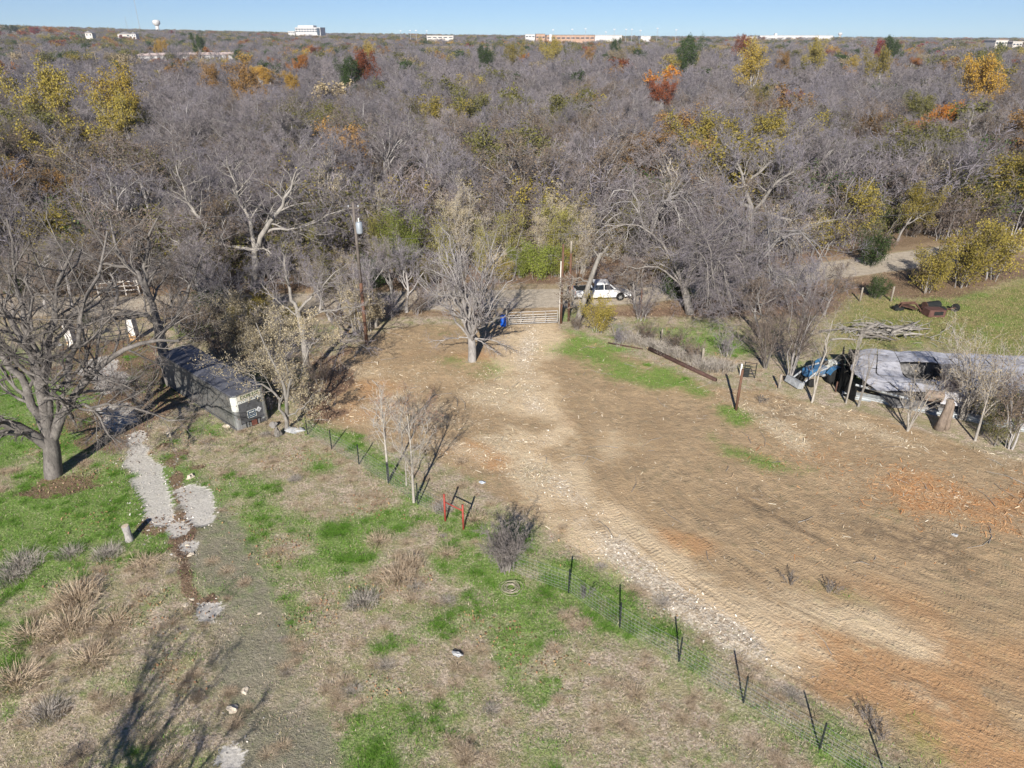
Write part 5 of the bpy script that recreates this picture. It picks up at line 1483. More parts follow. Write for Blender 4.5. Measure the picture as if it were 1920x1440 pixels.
# local: +x out of the front face, y across (+y = seen-right), z up; body runs to -TL
MB().box((-TL / 2 - .12, 0, TH / 2), (TL - .24, TW_ - .06, TH - .02)).build('body', T_DARK, tr_)
MB().box((-TL / 2, 0, TH + .015), (TL - .1, TW_ - .02, .07)).build('roof', T_ROOF, tr_, bevel=.02)
for k in range(8):
    MB().box((-TL * (k + .9) / 8.6, 0, TH + .057), (.05, TW_ - .12, .02)).build('roof_seam', T_ROOF, tr_)
n_p = 9
for side in (-1, 1):
    for k in range(n_p):
        x0 = -.35 - (TL - .5) * (k + .5) / n_p
        MB().box((x0, side * (TW_ / 2 - .02), TH / 2 + .06), ((TL - .5) / n_p - .015, .035, TH - .36)).build('side_panel', T_DARK, tr_)
    MB().box((-TL / 2, side * (TW_ / 2 + .002), TH - .06), (TL - .3, .05, .12)).build('top_rail', T_FRONT, tr_)
    MB().box((-TL / 2, side * (TW_ / 2 + .002), .12), (TL - .3, .05, .17)).build('bottom_rail', T_FRONT, tr_)
    prof = [(-.34, 0), (-.02, 0)]
    c = MB()
    pts = [(-.32, TW_ / 2 + .012)] + [(-.25 + .27 * math.sin(a), TW_ / 2 - .25 + .262 * math.cos(a)) for a in np.linspace(0, math.pi / 2, 7)] + [(.02, TW_ / 2 - .33), (-.06, TW_ / 2 - .33), (-.32, TW_ / 2 - .10)]
    pts = [(a, b_ * side) for a, b_ in pts]
    c.prism(pts, 0.02, TH, axis='z').build('corner_post', CHROME, tr_, smooth=False)
    cd = [(a + .004, b_ + side * .004) for a, b_ in pts[1:9]]
    inn = [(a - .002, b_) for a, b_ in reversed(pts[1:9])]
    if side == -1:
        MB().prism(cd + inn, TH - 1.15, TH - .12, axis='z').build('corner_decal', PALE, tr_)
FW = TW_ - .68
MB().box((-.03, 0, TH / 2 + .22), (.06, FW, TH - .46)).build('front_panel', T_FRONT, tr_)
MB().box((.004, 0, TH - .30), (.012, FW + .02, .36)).build('decal_band', simple('cream_band', (.58, .55, .46), .7, .2, var=.15, scale=5, dirt=(.40, .38, .30)), tr_)
MB().box((.005, 0, TH - .60), (.014, FW + .02, .16)).build('white_strip', PALE, tr_)
def text(s, size, mat, parent, loc, rot, name, ext=.004):
    cu = bpy.data.curves.new(name, 'FONT'); cu.body = s; cu.size = size; cu.align_x = 'CENTER'; cu.align_y = 'CENTER'; cu.extrude = ext; cu.offset = .010
    tmp = bpy.data.objects.new('tmp_text', cu); COL.objects.link(tmp)
    me = bpy.data.meshes.new_from_object(tmp)
    COL.objects.unlink(tmp); bpy.data.objects.remove(tmp)
    me.materials.clear(); me.materials.append(mat)
    return link(name, me, parent, loc, rot)
FR = (math.pi / 2, 0, math.pi / 2)
text('EXPRESS', .36, GREENISH, tr_, (.016, .05, TH - .30), FR, 'lettering').scale = (1.0, 1.0, 1)
strip = MB()
for k in range(11): strip.box((.014, -FW * .42 + k * FW * .084, TH - .60), (.006, FW * .05, .05))
strip.build('strip_print', T_ROOF, tr_)
s_ = MB().box((.012, .0, .96), (.02, .60, .52)).build('blue_sign', BLUE_SIGN, tr_)
fr_ = MB()
for dy, dz, w, h in ((0, .26, .60, .03), (0, -.26, .60, .03), (-.30, 0, .03, .55), (.30, 0, .03, .55)): fr_.box((.018, dy, .96 + dz), (.02, w, h))
fr_.build('sign_border', PALE, s_)
mk = MB()
for k in range(4): mk.box((.026, -.16 + k * .105, 1.08), (.006, .075, .09))
for k in range(2): mk.box((.026, 0, .94 - k * .11), (.006, .44, .028))
mk.build('sign_print', PALE, s_)
dm = MB().box((.014, .53, 1.08), (.018, .30, .30), rx=math.pi / 4).build('placard', simple('placard', (.55, .56, .58), .6, .3, var=.1), tr_)
mk = MB()
for k in (-1, 0, 1): mk.box((.026, .53, 1.08 + k * .06), (.006, .18 - abs(k) * .06, .025))
mk.build('placard_print', T_DARK, dm)
for y0, w, mt, h in ((-.72, .36, CHROME, .34), (-.38, .10, CHROME, .36), (-.20, .10, CHROME, .30), (.08, .36, RUSTBOX, .38), (.42, .12, CHROME, .36), (.72, .30, T_FRONT, .40)):
    MB().box((.0, y0, .06 + h / 2), (.08, w, h)).build('base_plate', mt, tr_, bevel=.01)
MB().box((.045, .74, .34), (.01, .20, .10)).build('number_plate', PALE, tr_)
for z_ in (.9, 1.9):
    MB().box((.025, -TW_ / 2 + .20, z_), (.03, .06, .05)).build('marker_light', RUSTBOX, tr_)
MB().tube([(-TL + .2, -TW_ / 2 + .05, -.02), (-.4, -TW_ / 2 + .05, -.02)], .05, 4).build('skirt', BLACK, tr_)

# ---------------------------------------------------------------- the pickup
CAR = simple('white_car_paint', (.78, .79, .80), .25, .5, var=.02)
CGL = simple('car_glass', (.02, .025, .03), .08, .6, var=.1)
TYRE = simple('tyre_rubber', (.02, .02, .02), .85, .2, var=.2)
RIM = simple('alloy', (.45, .46, .47), .35, .5, .7, var=.1)
LAMP = simple('lamp_lens', (.5, .52, .54), .15, .6, var=.1)
REDL = simple('red_lens', (.35, .02, .02), .2, .5, var=.1)
tx, ty = gp(1126, 566)
pk = thing('pickup_truck', 'white crew-cab pickup parked on the dirt road behind the yellow-green bush', 'pickup truck', (tx + .15, ty + 1.0, .02), math.radians(5), None, (.94, .94, .94))
def arch(cx, r, z0, n=9):
    return [(cx + r * math.cos(a), z0 + r * math.sin(a)) for a in np.linspace(math.pi, 0, n)]
lower = [(-2.95, .62), (-2.95, 1.20), (-1.0, 1.24), (-.95, 1.22), (1.42, 1.22), (1.55, 1.20), (2.45, 1.16), (2.82, 1.08), (2.92, .92), (2.93, .52)]
under = [(2.35, .46)] + arch(1.88, .47, .46)[::-1] + [(1.35, .42), (-1.35, .42)] + arch(-1.82, .47, .46)[::-1] + [(-2.35, .5)]
MB().prism(lower + under, -.98, .98).build('body', CAR, pk, bevel=.045)
# cab
cz0, cz1 = 1.215, 1.93
cab = MB()
b4 = [(-1.0, -.90), (1.50, -.90), (1.50, .90), (-1.0, .90)]; t4 = [(-.88, -.72), (.62, -.72), (.62, .72), (-.88, .72)]
cab.add([(a, b_, cz0) for a, b_ in b4] + [(a, b_, cz1) for a, b_ in t4], [(0, 3, 2, 1), (4, 5, 6, 7), (0, 1, 5, 4), (1, 2, 6, 5), (2, 3, 7, 6), (3, 0, 4, 7)])
cab.build('cab', CAR, pk, bevel=.05)
def lerp3(a, b_, t): return tuple(a[i] + (b_[i] - a[i]) * t for i in range(3))
for sg in (-1, 1):
    for x0, x1, u0, u1 in ((-.86, .06, -.80, .06), (.14, 1.22, .14, .56)):
        q = []
        for xb, xt, s2 in ((x0, u0, 0), (x1, u1, 0)):
            lo = (xb, sg * .905, cz0 + .04); hi = (xt, sg * .735, cz1 - .12)
            q += [lo, hi]
        v = [q[0], q[2], q[3], q[1]]
        v2 = [(a, b_ + sg * .012, c_) for a, b_, c_ in v]
        MB().add(v + v2, [(0, 1, 2, 3), (4, 5, 6, 7), (0, 1, 5, 4), (1, 2, 6, 5), (2, 3, 7, 6), (3, 0, 4, 7)]).build('side_window', CGL, pk)
    MB().box((1.22, sg * 1.08, 1.26), (.14, .22, .20)).build('mirror', BLACK if sg > 0 else CAR, pk, bevel=.03)
    MB().box((2.80, sg * .80, .96), (.22, .32, .17)).build('headlight', LAMP, pk, bevel=.03)
    MB().box((-2.94, sg * .86, .98), (.06, .18, .36)).build('tail_light', REDL, pk)
    for xd in (-.93, .10, 1.18):
        MB().box((xd, sg * .984, .84), (.015, .008, .72)).build('door_seam', BLACK, pk)
    for xd in (-.2, .92):
        MB().box((xd - .02, sg * .99, 1.08), (.2, .03, .04)).build('door_handle', CAR, pk)
ws = [(1.40, -.80, cz0 + .05), (1.40, .80, cz0 + .05), (.70, .66, cz1 - .05), (.70, -.66, cz1 - .05)]
nrm = (.64, 0, .77)
MB().add([(a + .03 * nrm[0], b_, c_ + .03 * nrm[2]) for a, b_, c_ in ws] + [(a + .055 * nrm[0], b_, c_ + .055 * nrm[2]) for a, b_, c_ in ws], [(0, 1, 2, 3), (4, 5, 6, 7), (0, 1, 5, 4), (1, 2, 6, 5), (2, 3, 7, 6), (3, 0, 4, 7)]).build('windshield', CGL, pk)
MB().box((-.955, 0, 1.58), (.03, 1.2, .38), ry=.16).build('rear_window', CGL, pk)
MB().box((-1.98, 0, 1.235), (1.75, 1.62, .02)).build('bed_shade', BLACK, pk)  # flat black sheet at rail height; its colour stands for shade inside the bed
MB().box((2.93, 0, .90), (.06, 1.25, .34)).build('grille', BLACK, pk, bevel=.02)
MB().box((2.95, 0, .56), (.18, 1.9, .22)).build('front_bumper', CAR, pk, bevel=.04)
MB().box((-3.0, 0, .60), (.16, 1.85, .2)).build('rear_bumper', STEEL, pk, bevel=.03)
MB().box((2.1, 0, 1.185), (.9, .9, .05)).build('hood_bulge', CAR, pk, bevel=.03)
for cx in (1.88, -1.82):
    for sg in (-1, 1):
        wh = MB().lathe([(.24, -.13), (.37, -.13), (.405, -.09), (.41, 0), (.405, .09), (.37, .13), (.24, .13)], 24).build('wheel', TYRE, pk, True, loc=(cx, sg * .84, .41), rot=(math.pi / 2, 0, 0))
        rm = MB().lathe([(.255, -.12), (.255, .12), (.1, .135 if sg < 0 else .12), (.08, .14)], 20)
        for k in range(6):
            a = k * math.pi / 3; rm.box((.14 * math.cos(a), .14 * math.sin(a), -sg * .0 + .13), (.2, .05, .03), rz=a)
            rm.box((.14 * math.cos(a), .14 * math.sin(a), -.13), (.2, .05, .03), rz=a)
        rm.build('rim', RIM, wh)

# ---------------------------------------------------------------- the collapsed mobile home
SHEET = simple('crumpled_sheet_metal', (.50, .50, .535), .55, .4, .25, var=.22, scale=.8, dirt=(.27, .26, .27))
SHEET_D = simple('sooty_sheet', (.22, .215, .215), .8, .2, .1, var=.35, scale=.9, dirt=(.08, .075, .07))
CHAR = simple('charred_wall', (.012, .012, .012), .95, .05, var=.4, scale=2)
RAIL = simple('pale_rail', (.45, .48, .50), .6, .3, .3, var=.2, scale=1.2, dirt=(.30, .27, .22))
mh = thing('collapsed_mobile_home', 'collapsed mobile home with crumpled grey metal roof, torn hole and blackened end', 'mobile home', (0, 0, 0))
rz_ = 2.35
cA = np.array(gp(1614, 654, rz_)); cB = np.array(gp(1594, 695, rz_ - .15)); cC = np.array(gp(1648, 730, rz_ - .6)); cD = np.array(gp(1940, 668, rz_))
axis = (cD - cA) / np.linalg.norm(cD - cA); perp = np.array([axis[1], -axis[0]])
Lh = 17.0
mr_ = np.random.default_rng(3)
def roof_pt(u, v):
    """u along (0..Lh), v across from the far edge (0) to the near eave (1)"""
    e0 = cA + axis * u
    bulge = -1.9 * max(0.0, 1 - abs(v - .6) / .6) * max(0.0, 1 - u / 3.2)
    p = e0 + perp * 5.9 * v + axis * bulge
    z = rz_ + .16 * math.sin(min(v, 1) * math.pi) - .6 * v
    z += .05 * math.sin(u * 1.7 + v * 5) * (1 if u < 7 else .3) + .02 * math.sin(u * 4.1 - v * 9)
    if .8 < u < 6.0 and .34 < v < .80:    # sagging round the hole
        z -= .35 * math.sin((u - .8) / 5.2 * math.pi) * math.sin((v - .34) / .46 * math.pi)
    return (p[0], p[1], z)
nu, nv = 14, 6
for i in range(nu):
    for j in range(nv):
        u0, u1 = Lh * i / nu, Lh * (i + 1) / nu; v0, v1 = j / nv, (j + 1) / nv
        um, vm = (u0 + u1) / 2, (v0 + v1) / 2
        hole = (1.9 < um < 5.4 and .34 < vm < .66)
        if hole: continue
        g = .03
        m = 4
        vv = []
        tilt = mr_.normal() * .012
        for a in range(m + 1):
            for b_ in range(m + 1):
                uu = u0 + g + (u1 - u0 - 2 * g) * a / m; v_ = v0 + .004 + (v1 - v0 - .008) * b_ / m
                p = roof_pt(uu, v_)
                vv.append((p[0], p[1], p[2] + tilt * (a - 2) + mr_.normal() * (.014 if um < 7 else .007)))
        ff = [(a * (m + 1) + b_, (a + 1) * (m + 1) + b_, (a + 1) * (m + 1) + b_ + 1, a * (m + 1) + b_ + 1) for a in range(m) for b_ in range(m)]
        k = len(vv)
        vv += [(x, y, z - .03) for x, y, z in vv]
        ff += [tuple(k + t for t in reversed(f)) for f in ff]
        dark = (1.0 < um < 6.2 and .3 < vm < .82 and mr_.uniform() < .35) or (um < 3 and vm < .25 and mr_.uniform() < .3)
        MB().add(vv, ff).build('roof_sheet', SHEET_D if dark else SHEET, mh)
fl = MB()
q = [roof_pt(.2, 0), roof_pt(Lh, 0), roof_pt(Lh, .97), roof_pt(1.2, .97)]
fl.add([(a, b_, .35) for a, b_, c_ in q] + [(a, b_, .5) for a, b_, c_ in q], [(0, 1, 2, 3), (4, 5, 6, 7), (0, 1, 5, 4), (1, 2, 6, 5), (2, 3, 7, 6), (3, 0, 4, 7)])
fl.build('floor', SHEET_D, mh)
def wall(name, p0, p1, z0, z1a, z1b, mat, th=.08):
    p0 = np.array(p0[:2]); p1 = np.array(p1[:2]); d = (p1 - p0) / np.linalg.norm(p1 - p0); n_ = np.array([-d[1], d[0]]) * th
    v = [(*p0, z0), (*p1, z0), (*p1, z1b), (*p0, z1a), (*(p0 + n_), z0), (*(p1 + n_), z0), (*(p1 + n_), z1b), (*(p0 + n_), z1a)]
    return MB().add(v, [(0, 1, 2, 3), (7, 6, 5, 4), (0, 4, 5, 1), (1, 5, 6, 2), (2, 6, 7, 3), (3, 7, 4, 0)]).build(name, mat, mh)
e0, e1, e2 = roof_pt(.1, .02), roof_pt(.1, .5), roof_pt(.5, .95)
wall('end_wall', (e0[0] - 1.3, e0[1] + .3), (e1[0] - .7, e1[1]), .0, 2.5, 2.1, CHAR)
wall('end_wall', (e1[0] - .7, e1[1]), (e2[0] - 1.1, e2[1] + 1.3), .0, 2.1, 1.1, CHAR)
wall('eave_flap', (e0[0] - .9, e0[1] + .1), (e0[0] + .1, e0[1]), .0, 2.3, 2.3, CHAR)
wall('back_wall', roof_pt(.3, .03), roof_pt(Lh, .03), .0, 2.0, 2.0, SHEET_D)
wall('front_wall', roof_pt(6.2, .95), roof_pt(Lh, .95), .0, 1.7, 1.7, SHEET_D)
for k in range(5):
    a = roof_pt(1.5 + k * .9, .42); b_ = roof_pt(1.8 + k * .95, .95)
    MB().tube([(a[0], a[1], a[2] - .3), (b_[0], b_[1], b_[2] - .35)], .05, 4).build('rafter', CHAR, mh)
a = roof_pt(.3, .72); b_ = roof_pt(1.9, .96)
MB().tube([(a[0] - .4, a[1], 1.3), (b_[0], b_[1] - .2, 1.15)], .09, 4).build('fascia_board', RAIL, mh)
p = roof_pt(3.2, 1.0)
MB().box((p[0], p[1], 1.5), (1.2, .5, .7), rz=-.3, rx=.3).build('torn_insulation', simple('insulation', (.27, .21, .17), .95, .05, var=.3, scale=4, bmp=.6), mh, bevel=.15)
p = roof_pt(4.6, .99)
MB().box((p[0], p[1] - .1, 1.35), (1.7, .06, .9), rz=-.32, rx=-.15).build('hanging_sheet', SHEET, mh)
# the long pale steel rail on the ground
r0 = np.array(gp(1578, 741)); r1 = np.array(gp(1960, 815))
rl = thing('chassis_rail', 'long pale steel rail lying on the ground below the collapsed roof', 'steel beam', (r0[0], r0[1], 0), math.atan2(r1[1] - r0[1], r1[0] - r0[0]))
Lr = np.linalg.norm(r1 - r0)
MB().box((Lr / 2, 0, .34), (Lr, .62, .06)).build('flange', RAIL, rl)
MB().box((Lr / 2, 0, .17), (Lr, .10, .28)).build('web', RAIL, rl)
MB().box((Lr / 2, 0, .0), (Lr, .5, .06)).build('base_flange', RAIL, rl)

# ---------------------------------------------------------------- blue tractor
TBLUE = simple('tractor_blue', (.045, .15, .30), .45, .4, var=.2, scale=3, dirt=(.10, .14, .18))
TGREY = simple('tractor_grey', (.38, .40, .42), .6, .3, .2, var=.2, dirt=(.2, .18, .15))
bx, by = gp(1541, 722)
tc_ = thing('tractor', 'old blue tractor with grey loader standing beside the blackened end', 'tractor', (bx, by + .6, 0), math.radians(200))
MB().prism([(-.2, .75), (1.5, .7), (1.6, 1.2), (1.45, 1.32), (-.2, 1.38)], -.32, .32).build('hood', TBLUE, tc_, bevel=.06)
MB().box((-.55, 0, .75), (1.1, .5, .5)).build('transmission', TGREY, tc_, bevel=.05)
for sg in (-1, 1):
    w_ = MB().lathe([(.3, -.19), (.6, -.19), (.66, -.1), (.67, 0), (.66, .1), (.6, .19), (.3, .19)], 20).build('rear_wheel', TYRE, tc_, True, loc=(-.7, sg * .75, .67), rot=(math.pi / 2, 0, 0))
    MB().lathe([(.32, -.12), (.32, .12), (.1, .14)], 16).build('rim', PALE, w_)
    w_ = MB().lathe([(.16, -.1), (.32, -.1), (.36, 0), (.32, .1), (.16, .1)], 16).build('front_wheel', TYRE, tc_, True, loc=(1.25, sg * .6, .36), rot=(math.pi / 2, 0, 0))
    MB().lathe([(.18, -.08), (.18, .08), (.05, .1)], 14).build('rim', PALE, w_)
    fn = [(-.7 + .78 * math.cos(a), .72 + .78 * math.sin(a)) for a in np.linspace(.35, 2.6, 8)]
    fi = [(-.7 + .73 * math.cos(a), .72 + .73 * math.sin(a)) for a in np.linspace(2.6, .35, 8)]
    MB().prism(fn + fi, sg * .55, sg * .97).build('fender', TBLUE, tc_)
    MB().tube([(-.1, sg * .48, 1.35), (1.0, sg * .52, 1.15), (2.2, sg * .55, .35)], .07, 6).build('loader_arm', TGREY, tc_)
MB().box((2.35, 0, .35), (.5, 1.5, .5), ry=-.3).build('bucket', TGREY, tc_, bevel=.03)
MB().box((-.55, 0, 1.12), (.45, .5, .12)).box((-.78, 0, 1.35), (.08, .48, .45)).build('seat', PALE, tc_, bevel=.04)
MB().tube([(.05, 0, 1.35), (-.15, 0, 1.62)], .03, 6).lathe([(.2, 1.6), (.22, 1.62), (.2, 1.64)], 14, (-.16, 0, 0)).build('steering_wheel', BLACK, tc_)
MB().tube([(.9, .1, 1.3), (.9, .1, 1.85)], .04, 6).build('exhaust', BLACK, tc_)
MB().box((-1.0, .1, 1.55), (.5, .8, .08)).build('canopy', PALE, tc_, bevel=.03)
for sg in (-1, 1): MB().tube([(-1.0, sg * .3, .9), (-1.0, sg * .3, 1.52)], .03, 5).build('canopy_post', BLACK, tc_)

# ---------------------------------------------------------------- scrap pile, brush pile
RUST = simple('rusty_steel', (.11, .06, .045), .85, .2, .1, var=.35, scale=3, dirt=(.09, .05, .04))
RUST_R = simple('red_rust', (.115, .06, .05), .8, .2, var=.2, scale=3)
sx_, sy_ = gp(1742, 588)
cat_ = 'scrap metal'
t_ = thing('scrap_sheet', 'reddish sheet-metal box on the rusty scrap pile in the pasture', cat_, (sx_ + .1, sy_ - .5, .0), .1)
MB().box((0, 0, .35), (1.7, 1.1, .7), ry=.05).build('shell', RUST_R, t_, bevel=.04); MB().box((.1, -.57, .4), (.9, .03, .35)).build('opening', BLACK, t_)  # black plate on a closed box, the shade of an opening painted on
t_ = thing('scrap_axle', 'dark axle and tyres at the right of the scrap pile', cat_, (sx_ + 1.9, sy_ + .2, 0), .4)
MB().tube([(-.9, 0, .4), (.9, 0, .4)], .08, 6).build('axle', RUST, t_)
for s in (-.9, .9):
    MB().lathe([(.2, -.1), (.38, -.1), (.4, 0), (.38, .1), (.2, .1)], 16).build('tyre', TYRE, t_, True, loc=(s, 0, .4), rot=(0, math.pi / 2, .2))
t_ = thing('scrap_chassis', 'rusty bent frame at the left end of the scrap pile', cat_, (sx_ - 1.8, sy_ + .4, 0), -.3)
MB().tube([(-1, 0, .05), (-.6, .2, .7), (.5, .1, .9), (1.1, 0, .2)], .09, 5).tube([(-1, .7, .05), (-.6, .8, .6), (.5, .8, .8), (1.1, .7, .2)], .09, 5).build('bent_rail', RUST, t_)
MB().box((0, .4, .45), (1.3, .9, .06), ry=.2).build('plate', RUST, t_); MB().box((-.9, .3, .2), (.9, .7, .35), rz=.4).build('tank', BLACK, t_, bevel=.06)
t_ = thing('scrap_tarp', 'black crumpled drum in the middle of the scrap pile', cat_, (sx_ + .6, sy_ + .9, 0), .2)
MB().tube([(-.8, 0, .45), (.8, .1, .45)], [.42, .45], 12).build('drum', BLACK, t_); MB().tube([(-.82, 0, .45), (-.75, 0, .45)], .47, 12).build('rim', RUST, t_)
lg = np.random.default_rng(6)
lx, ly = gp(1660, 628)
for k in range(26):
    a = lg.uniform(-.6, .6); L = lg.uniform(1.0, 3.4)
    t_ = thing('log', 'grey limb in the brush pile behind the collapsed roof', 'log', (lx + lg.normal() * 1.9, ly + lg.normal() * .8, lg.uniform(.05, .7)), a, 'limbs of the brush pile')
    z1 = lg.uniform(-.15, .2)
    MB().tube([(-L / 2, 0, 0), (-L * .1, lg.normal() * .1, z1 * .6 + .05), (L / 2, lg.normal() * .2, z1)], [lg.uniform(.05, .13), .09, .04], 6).build('limb', BARK_PALE if k % 3 else BARK_DARK, t_)

bt = MB()
for k in range(150):
    a = lg.uniform(0, 3.14); L = lg.uniform(.5, 2.2); x = lx + lg.normal() * 2.4; y = ly + lg.normal() * 1.0; z = abs(lg.normal()) * .35
    bt.tube([(x, y, z), (x + math.cos(a) * L * .5, y + math.sin(a) * L * .5, z + lg.uniform(0, .25)), (x + math.cos(a + .3) * L, y + math.sin(a + .3) * L, z + lg.uniform(-.1, .3))], [.03, .022, .01], 4, False)
tag(bt.build('brush_twigs', BARK_GREY), kind='stuff')

# ---------------------------------------------------------------- poles, gate, posts
RWOOD = simple('reddish_pole_wood', (.145, .08, .055), .9, .1, var=.25, scale=1.5, dirt=(.14, .10, .08), bmp=.3)
GREYW = simple('grey_post_wood', (.30, .265, .22), .95, .1, var=.25, scale=2, bmp=.4)
DARKW = simple('dark_pole_wood', (.15, .13, .115), .95, .1, var=.25, scale=2, bmp=.3)
bx, by = gp(688, 648)
up = thing('utility_pole', 'utility pole with grey transformer and reddish weathered lower half', 'utility pole', (bx, by, 0))
MB().tube([(0, 0, -.3), (0, 0, 5.6)], [.15, .135], 10).build('lower_pole', RWOOD, up, True)
MB().tube([(0, 0, 5.6), (0, 0, 12.2)], [.134, .10], 10).build('upper_pole', DARKW, up, True)
tk = MB().lathe([(.05, 9.7), (.24, 9.72), (.26, 9.8), (.26, 10.55), (.22, 10.62), (.05, 10.66)], 16, (.34, -.12, 0)).build('transformer', simple('transformer_grey', (.33, .37, .41), .5, .4, .2, var=.08), up, True)
MB().tube([(.34, -.12, 10.6), (.34, -.12, 10.95)], .05, 8).build('bushing', PALE, tk)
MB().box((.12, -.05, 10.2), (.2, .08, .5)).build('bracket', STEEL, up)
MB().box((0, 0, 11.7), (.7, .08, .1)).build('crossarm', DARKW, up)
for s in (-.38, .38): MB().lathe([(.05, 0), (.07, .08), (.04, .16)], 8, (s, 0, 11.76)).build('insulator', STEEL, up)
# power lines
WIRE_D = simple('overhead_wire', (.16, .16, .17), .6, .3, var=.1)
def wire(name, lab, a, b_, sag, r=.010):
    pts = [tuple(np.array(a) + (np.array(b_) - np.array(a)) * t - np.array([0, 0, sag * 4 * t * (1 - t)])) for t in np.linspace(0, 1, 24)]
    o = MB().tube(pts, r, 4).build(name, WIRE_D)
    return tag(o, lab, 'wire', 'overhead wires along the road')
top = (bx, by, 11.9)
wire('power_line', 'upper overhead wire running right from the utility pole', top, (68, 76, 12.0), 1.2)
wire('power_line', 'overhead wire running left from the utility pole', top, (-62, 62, 11.0), 1.4)
wire('power_line', 'lower overhead wire running right from below the transformer', (bx, by, 9.2), (68, 75.6, 9.4), 1.0)
# white gatepost and the dark one behind it
gx0, gy0 = gp(1049, 607)
p1 = thing('gatepost', 'tall pole with a white conduit at the right end of the farm gate', 'pole', (gx0 + .14, gy0 + .14, 0))
MB().tube([(0, 0, -.2), (0, 0, 7.4)], [.115, .09], 10).build('pole', RWOOD, p1, True)
MB().tube([(-.17, -.1, -.1), (-.17, -.1, 5.9)], .05, 8).build('conduit', OFFW, p1, True)
px_, py_ = gp(1066, 601)
p2 = thing('old_pole', 'second reddish pole with a grey top right of the white-conduit pole', 'pole', (px_, py_, 0))
MB().tube([(0, 0, -.2), (0, 0, 6.4)], [.11, .10], 10).build('pole', RWOOD, p2, True)
MB().tube([(0, 0, 6.4), (0, 0, 7.5)], [.105, .09], 10).build('grey_top', GREYW, p2, True)
GALV = simple('gate_tube', (.42, .41, .40), .5, .4, .4, var=.2, dirt=(.25, .2, .16))
g0 = np.array(gp(952, 611)); g1 = np.array(gp(1046, 607))
gw = np.linalg.norm(g1 - g0)
gate = thing('farm_gate', 'grey tubular steel farm gate closed across the entrance', 'gate', (g0[0], g0[1], 0), math.atan2(g1[1] - g0[1], g1[0] - g0[0]))
for k, z_ in enumerate((.18, .36, .55, .76, 1.0, 1.28)):
    MB().tube([(.05, 0, z_), (gw - .05, 0, z_)], .032, 6).build('rail', GALV, gate)
for k in range(5):
    x_ = .05 + (gw - .1) * k / 4
    MB().tube([(x_, -.01, .16), (x_, -.01, 1.30)], .035, 6).build('upright', GALV, gate)
MB().tube([(-.1, 0, -.1), (-.1, 0, 1.5)], .07, 8).build('latch_post', GREYW, gate)
bxx, byy = gp(944, 612)
dr = thing('barrel', 'bright blue plastic barrel at the left end of the farm gate', 'barrel', (bxx, byy + .2, -.03))
BLU = simple('blue_plastic', (.01, .10, .52), .4, .5, var=.15)
MB().lathe([(.24, 0), (.29, .03), (.30, .3), (.285, .33), (.30, .36), (.30, .62), (.285, .65), (.30, .68), (.29, .93), (.25, .97)], 20).build('drum', BLU, dr, True)
MB().lathe([(.26, .965), (.26, .99), (.05, .995)], 20).build('lid', BLU, dr)
# black metal panel by the old fence and wooden posts
mx_, my_ = gp(1404, 709)
pn = thing('metal_panel', 'small black steel livestock panel standing by the old fence', 'panel', (mx_, my_, 0), -.25)
for s in (-.42, .42): MB().tube([(s, 0, -.1), (s, 0, 1.35)], .035, 6).build('upright', BLACK, pn)
for z_ in (.15, .42, .7, .98, 1.28): MB().tube([(-.42, 0, z_), (.42, 0, z_)], .028, 6).build('rail', BLACK, pn)
MB().box((-.2, .02, .45), (.36, .02, .8)).build('sheet', BLACK, pn)
def post(pxy, h, r, mat, lab, grp=None, name='fence_post', lean=0.0):
    x, y = gp(*pxy)
    o = thing(name, lab, 'post', (x, y, 0), RNG.uniform(0, 6), grp)
    MB().tube([(0, 0, -.2), (lean * .5, 0, h * .5), (lean, 0, h)], [r, r * .97, r * .9], 10).build('shaft', mat, o, True)
    return o
post((1380, 768), 3.2, .10, RWOOD, 'leaning rusty tall post standing alone in a green patch of the lot', lean=.12)
post((1316, 681), 1.35, .10, GREYW, 'grey wooden post of the old fence behind the fallen beam', 'old wooden fence posts')
post((1388, 704), 1.0, .07, WHITE, 'thin pale post beside the black livestock panel')
post((1460, 730), 1.25, .10, GREYW, 'grey wooden post left of the whitish trunks', 'old wooden fence posts')
post((1240, 640), 1.2, .07, GREYW, 'thin grey post behind the upper thicket of the old fence', 'old wooden fence posts')
post((1670, 566), 1.6, .09, GREYW, 'pale post of the pasture fence left of the scrap pile', 'pasture fence posts')
post((1612, 566), 1.5, .09, GREYW, 'pale post of the pasture fence at the dirt bend', 'pasture fence posts')
post((1733, 550), 1.4, .09, GREYW, 'post of the pasture fence under the olive bush', 'pasture fence posts')
post((1566, 736), .9, .06, RUST, 'short dark stake left of the pale rail')
post((1200, 590), 2.6, .08, RWOOD, 'thin dark pole right of the yellow-green bush')
# the fallen beam
a = np.array(gp(1217, 657)); b_ = np.array(gp(1342, 716))
fb = thing('fallen_pole', 'long dark brown pole lying along the edge of the lot', 'pole', (a[0], a[1], .16), math.atan2(b_[1] - a[1], b_[0] - a[0]))
BEAM = simple('creosote_beam', (.085, .05, .042), .85, .15, var=.3, scale=1.5, bmp=.3)
MB().tube([(0, 0, 0), (np.linalg.norm(b_ - a), 0, 0)], [.19, .15], 10).build('shaft', BEAM, fb, True)
MB().tube([(-.35, .05, -.02), (0, 0, 0)], [.05, .17], 8).build('splintered_end', simple('fresh_wood', (.62, .5, .34), .9, .1, var=.2), fb)
a2 = np.array(gp(1140, 644)); b2 = np.array(gp(1205, 656))
fb = thing('thin_pole', 'thin brown pole lying in line above the long dark one', 'pole', (a2[0], a2[1], .08), math.atan2(b2[1] - a2[1], b2[0] - a2[0]))
MB().tube([(0, 0, 0), (np.linalg.norm(b2 - a2), 0, 0)], [.06, .05], 8).build('shaft', BEAM, fb, True)

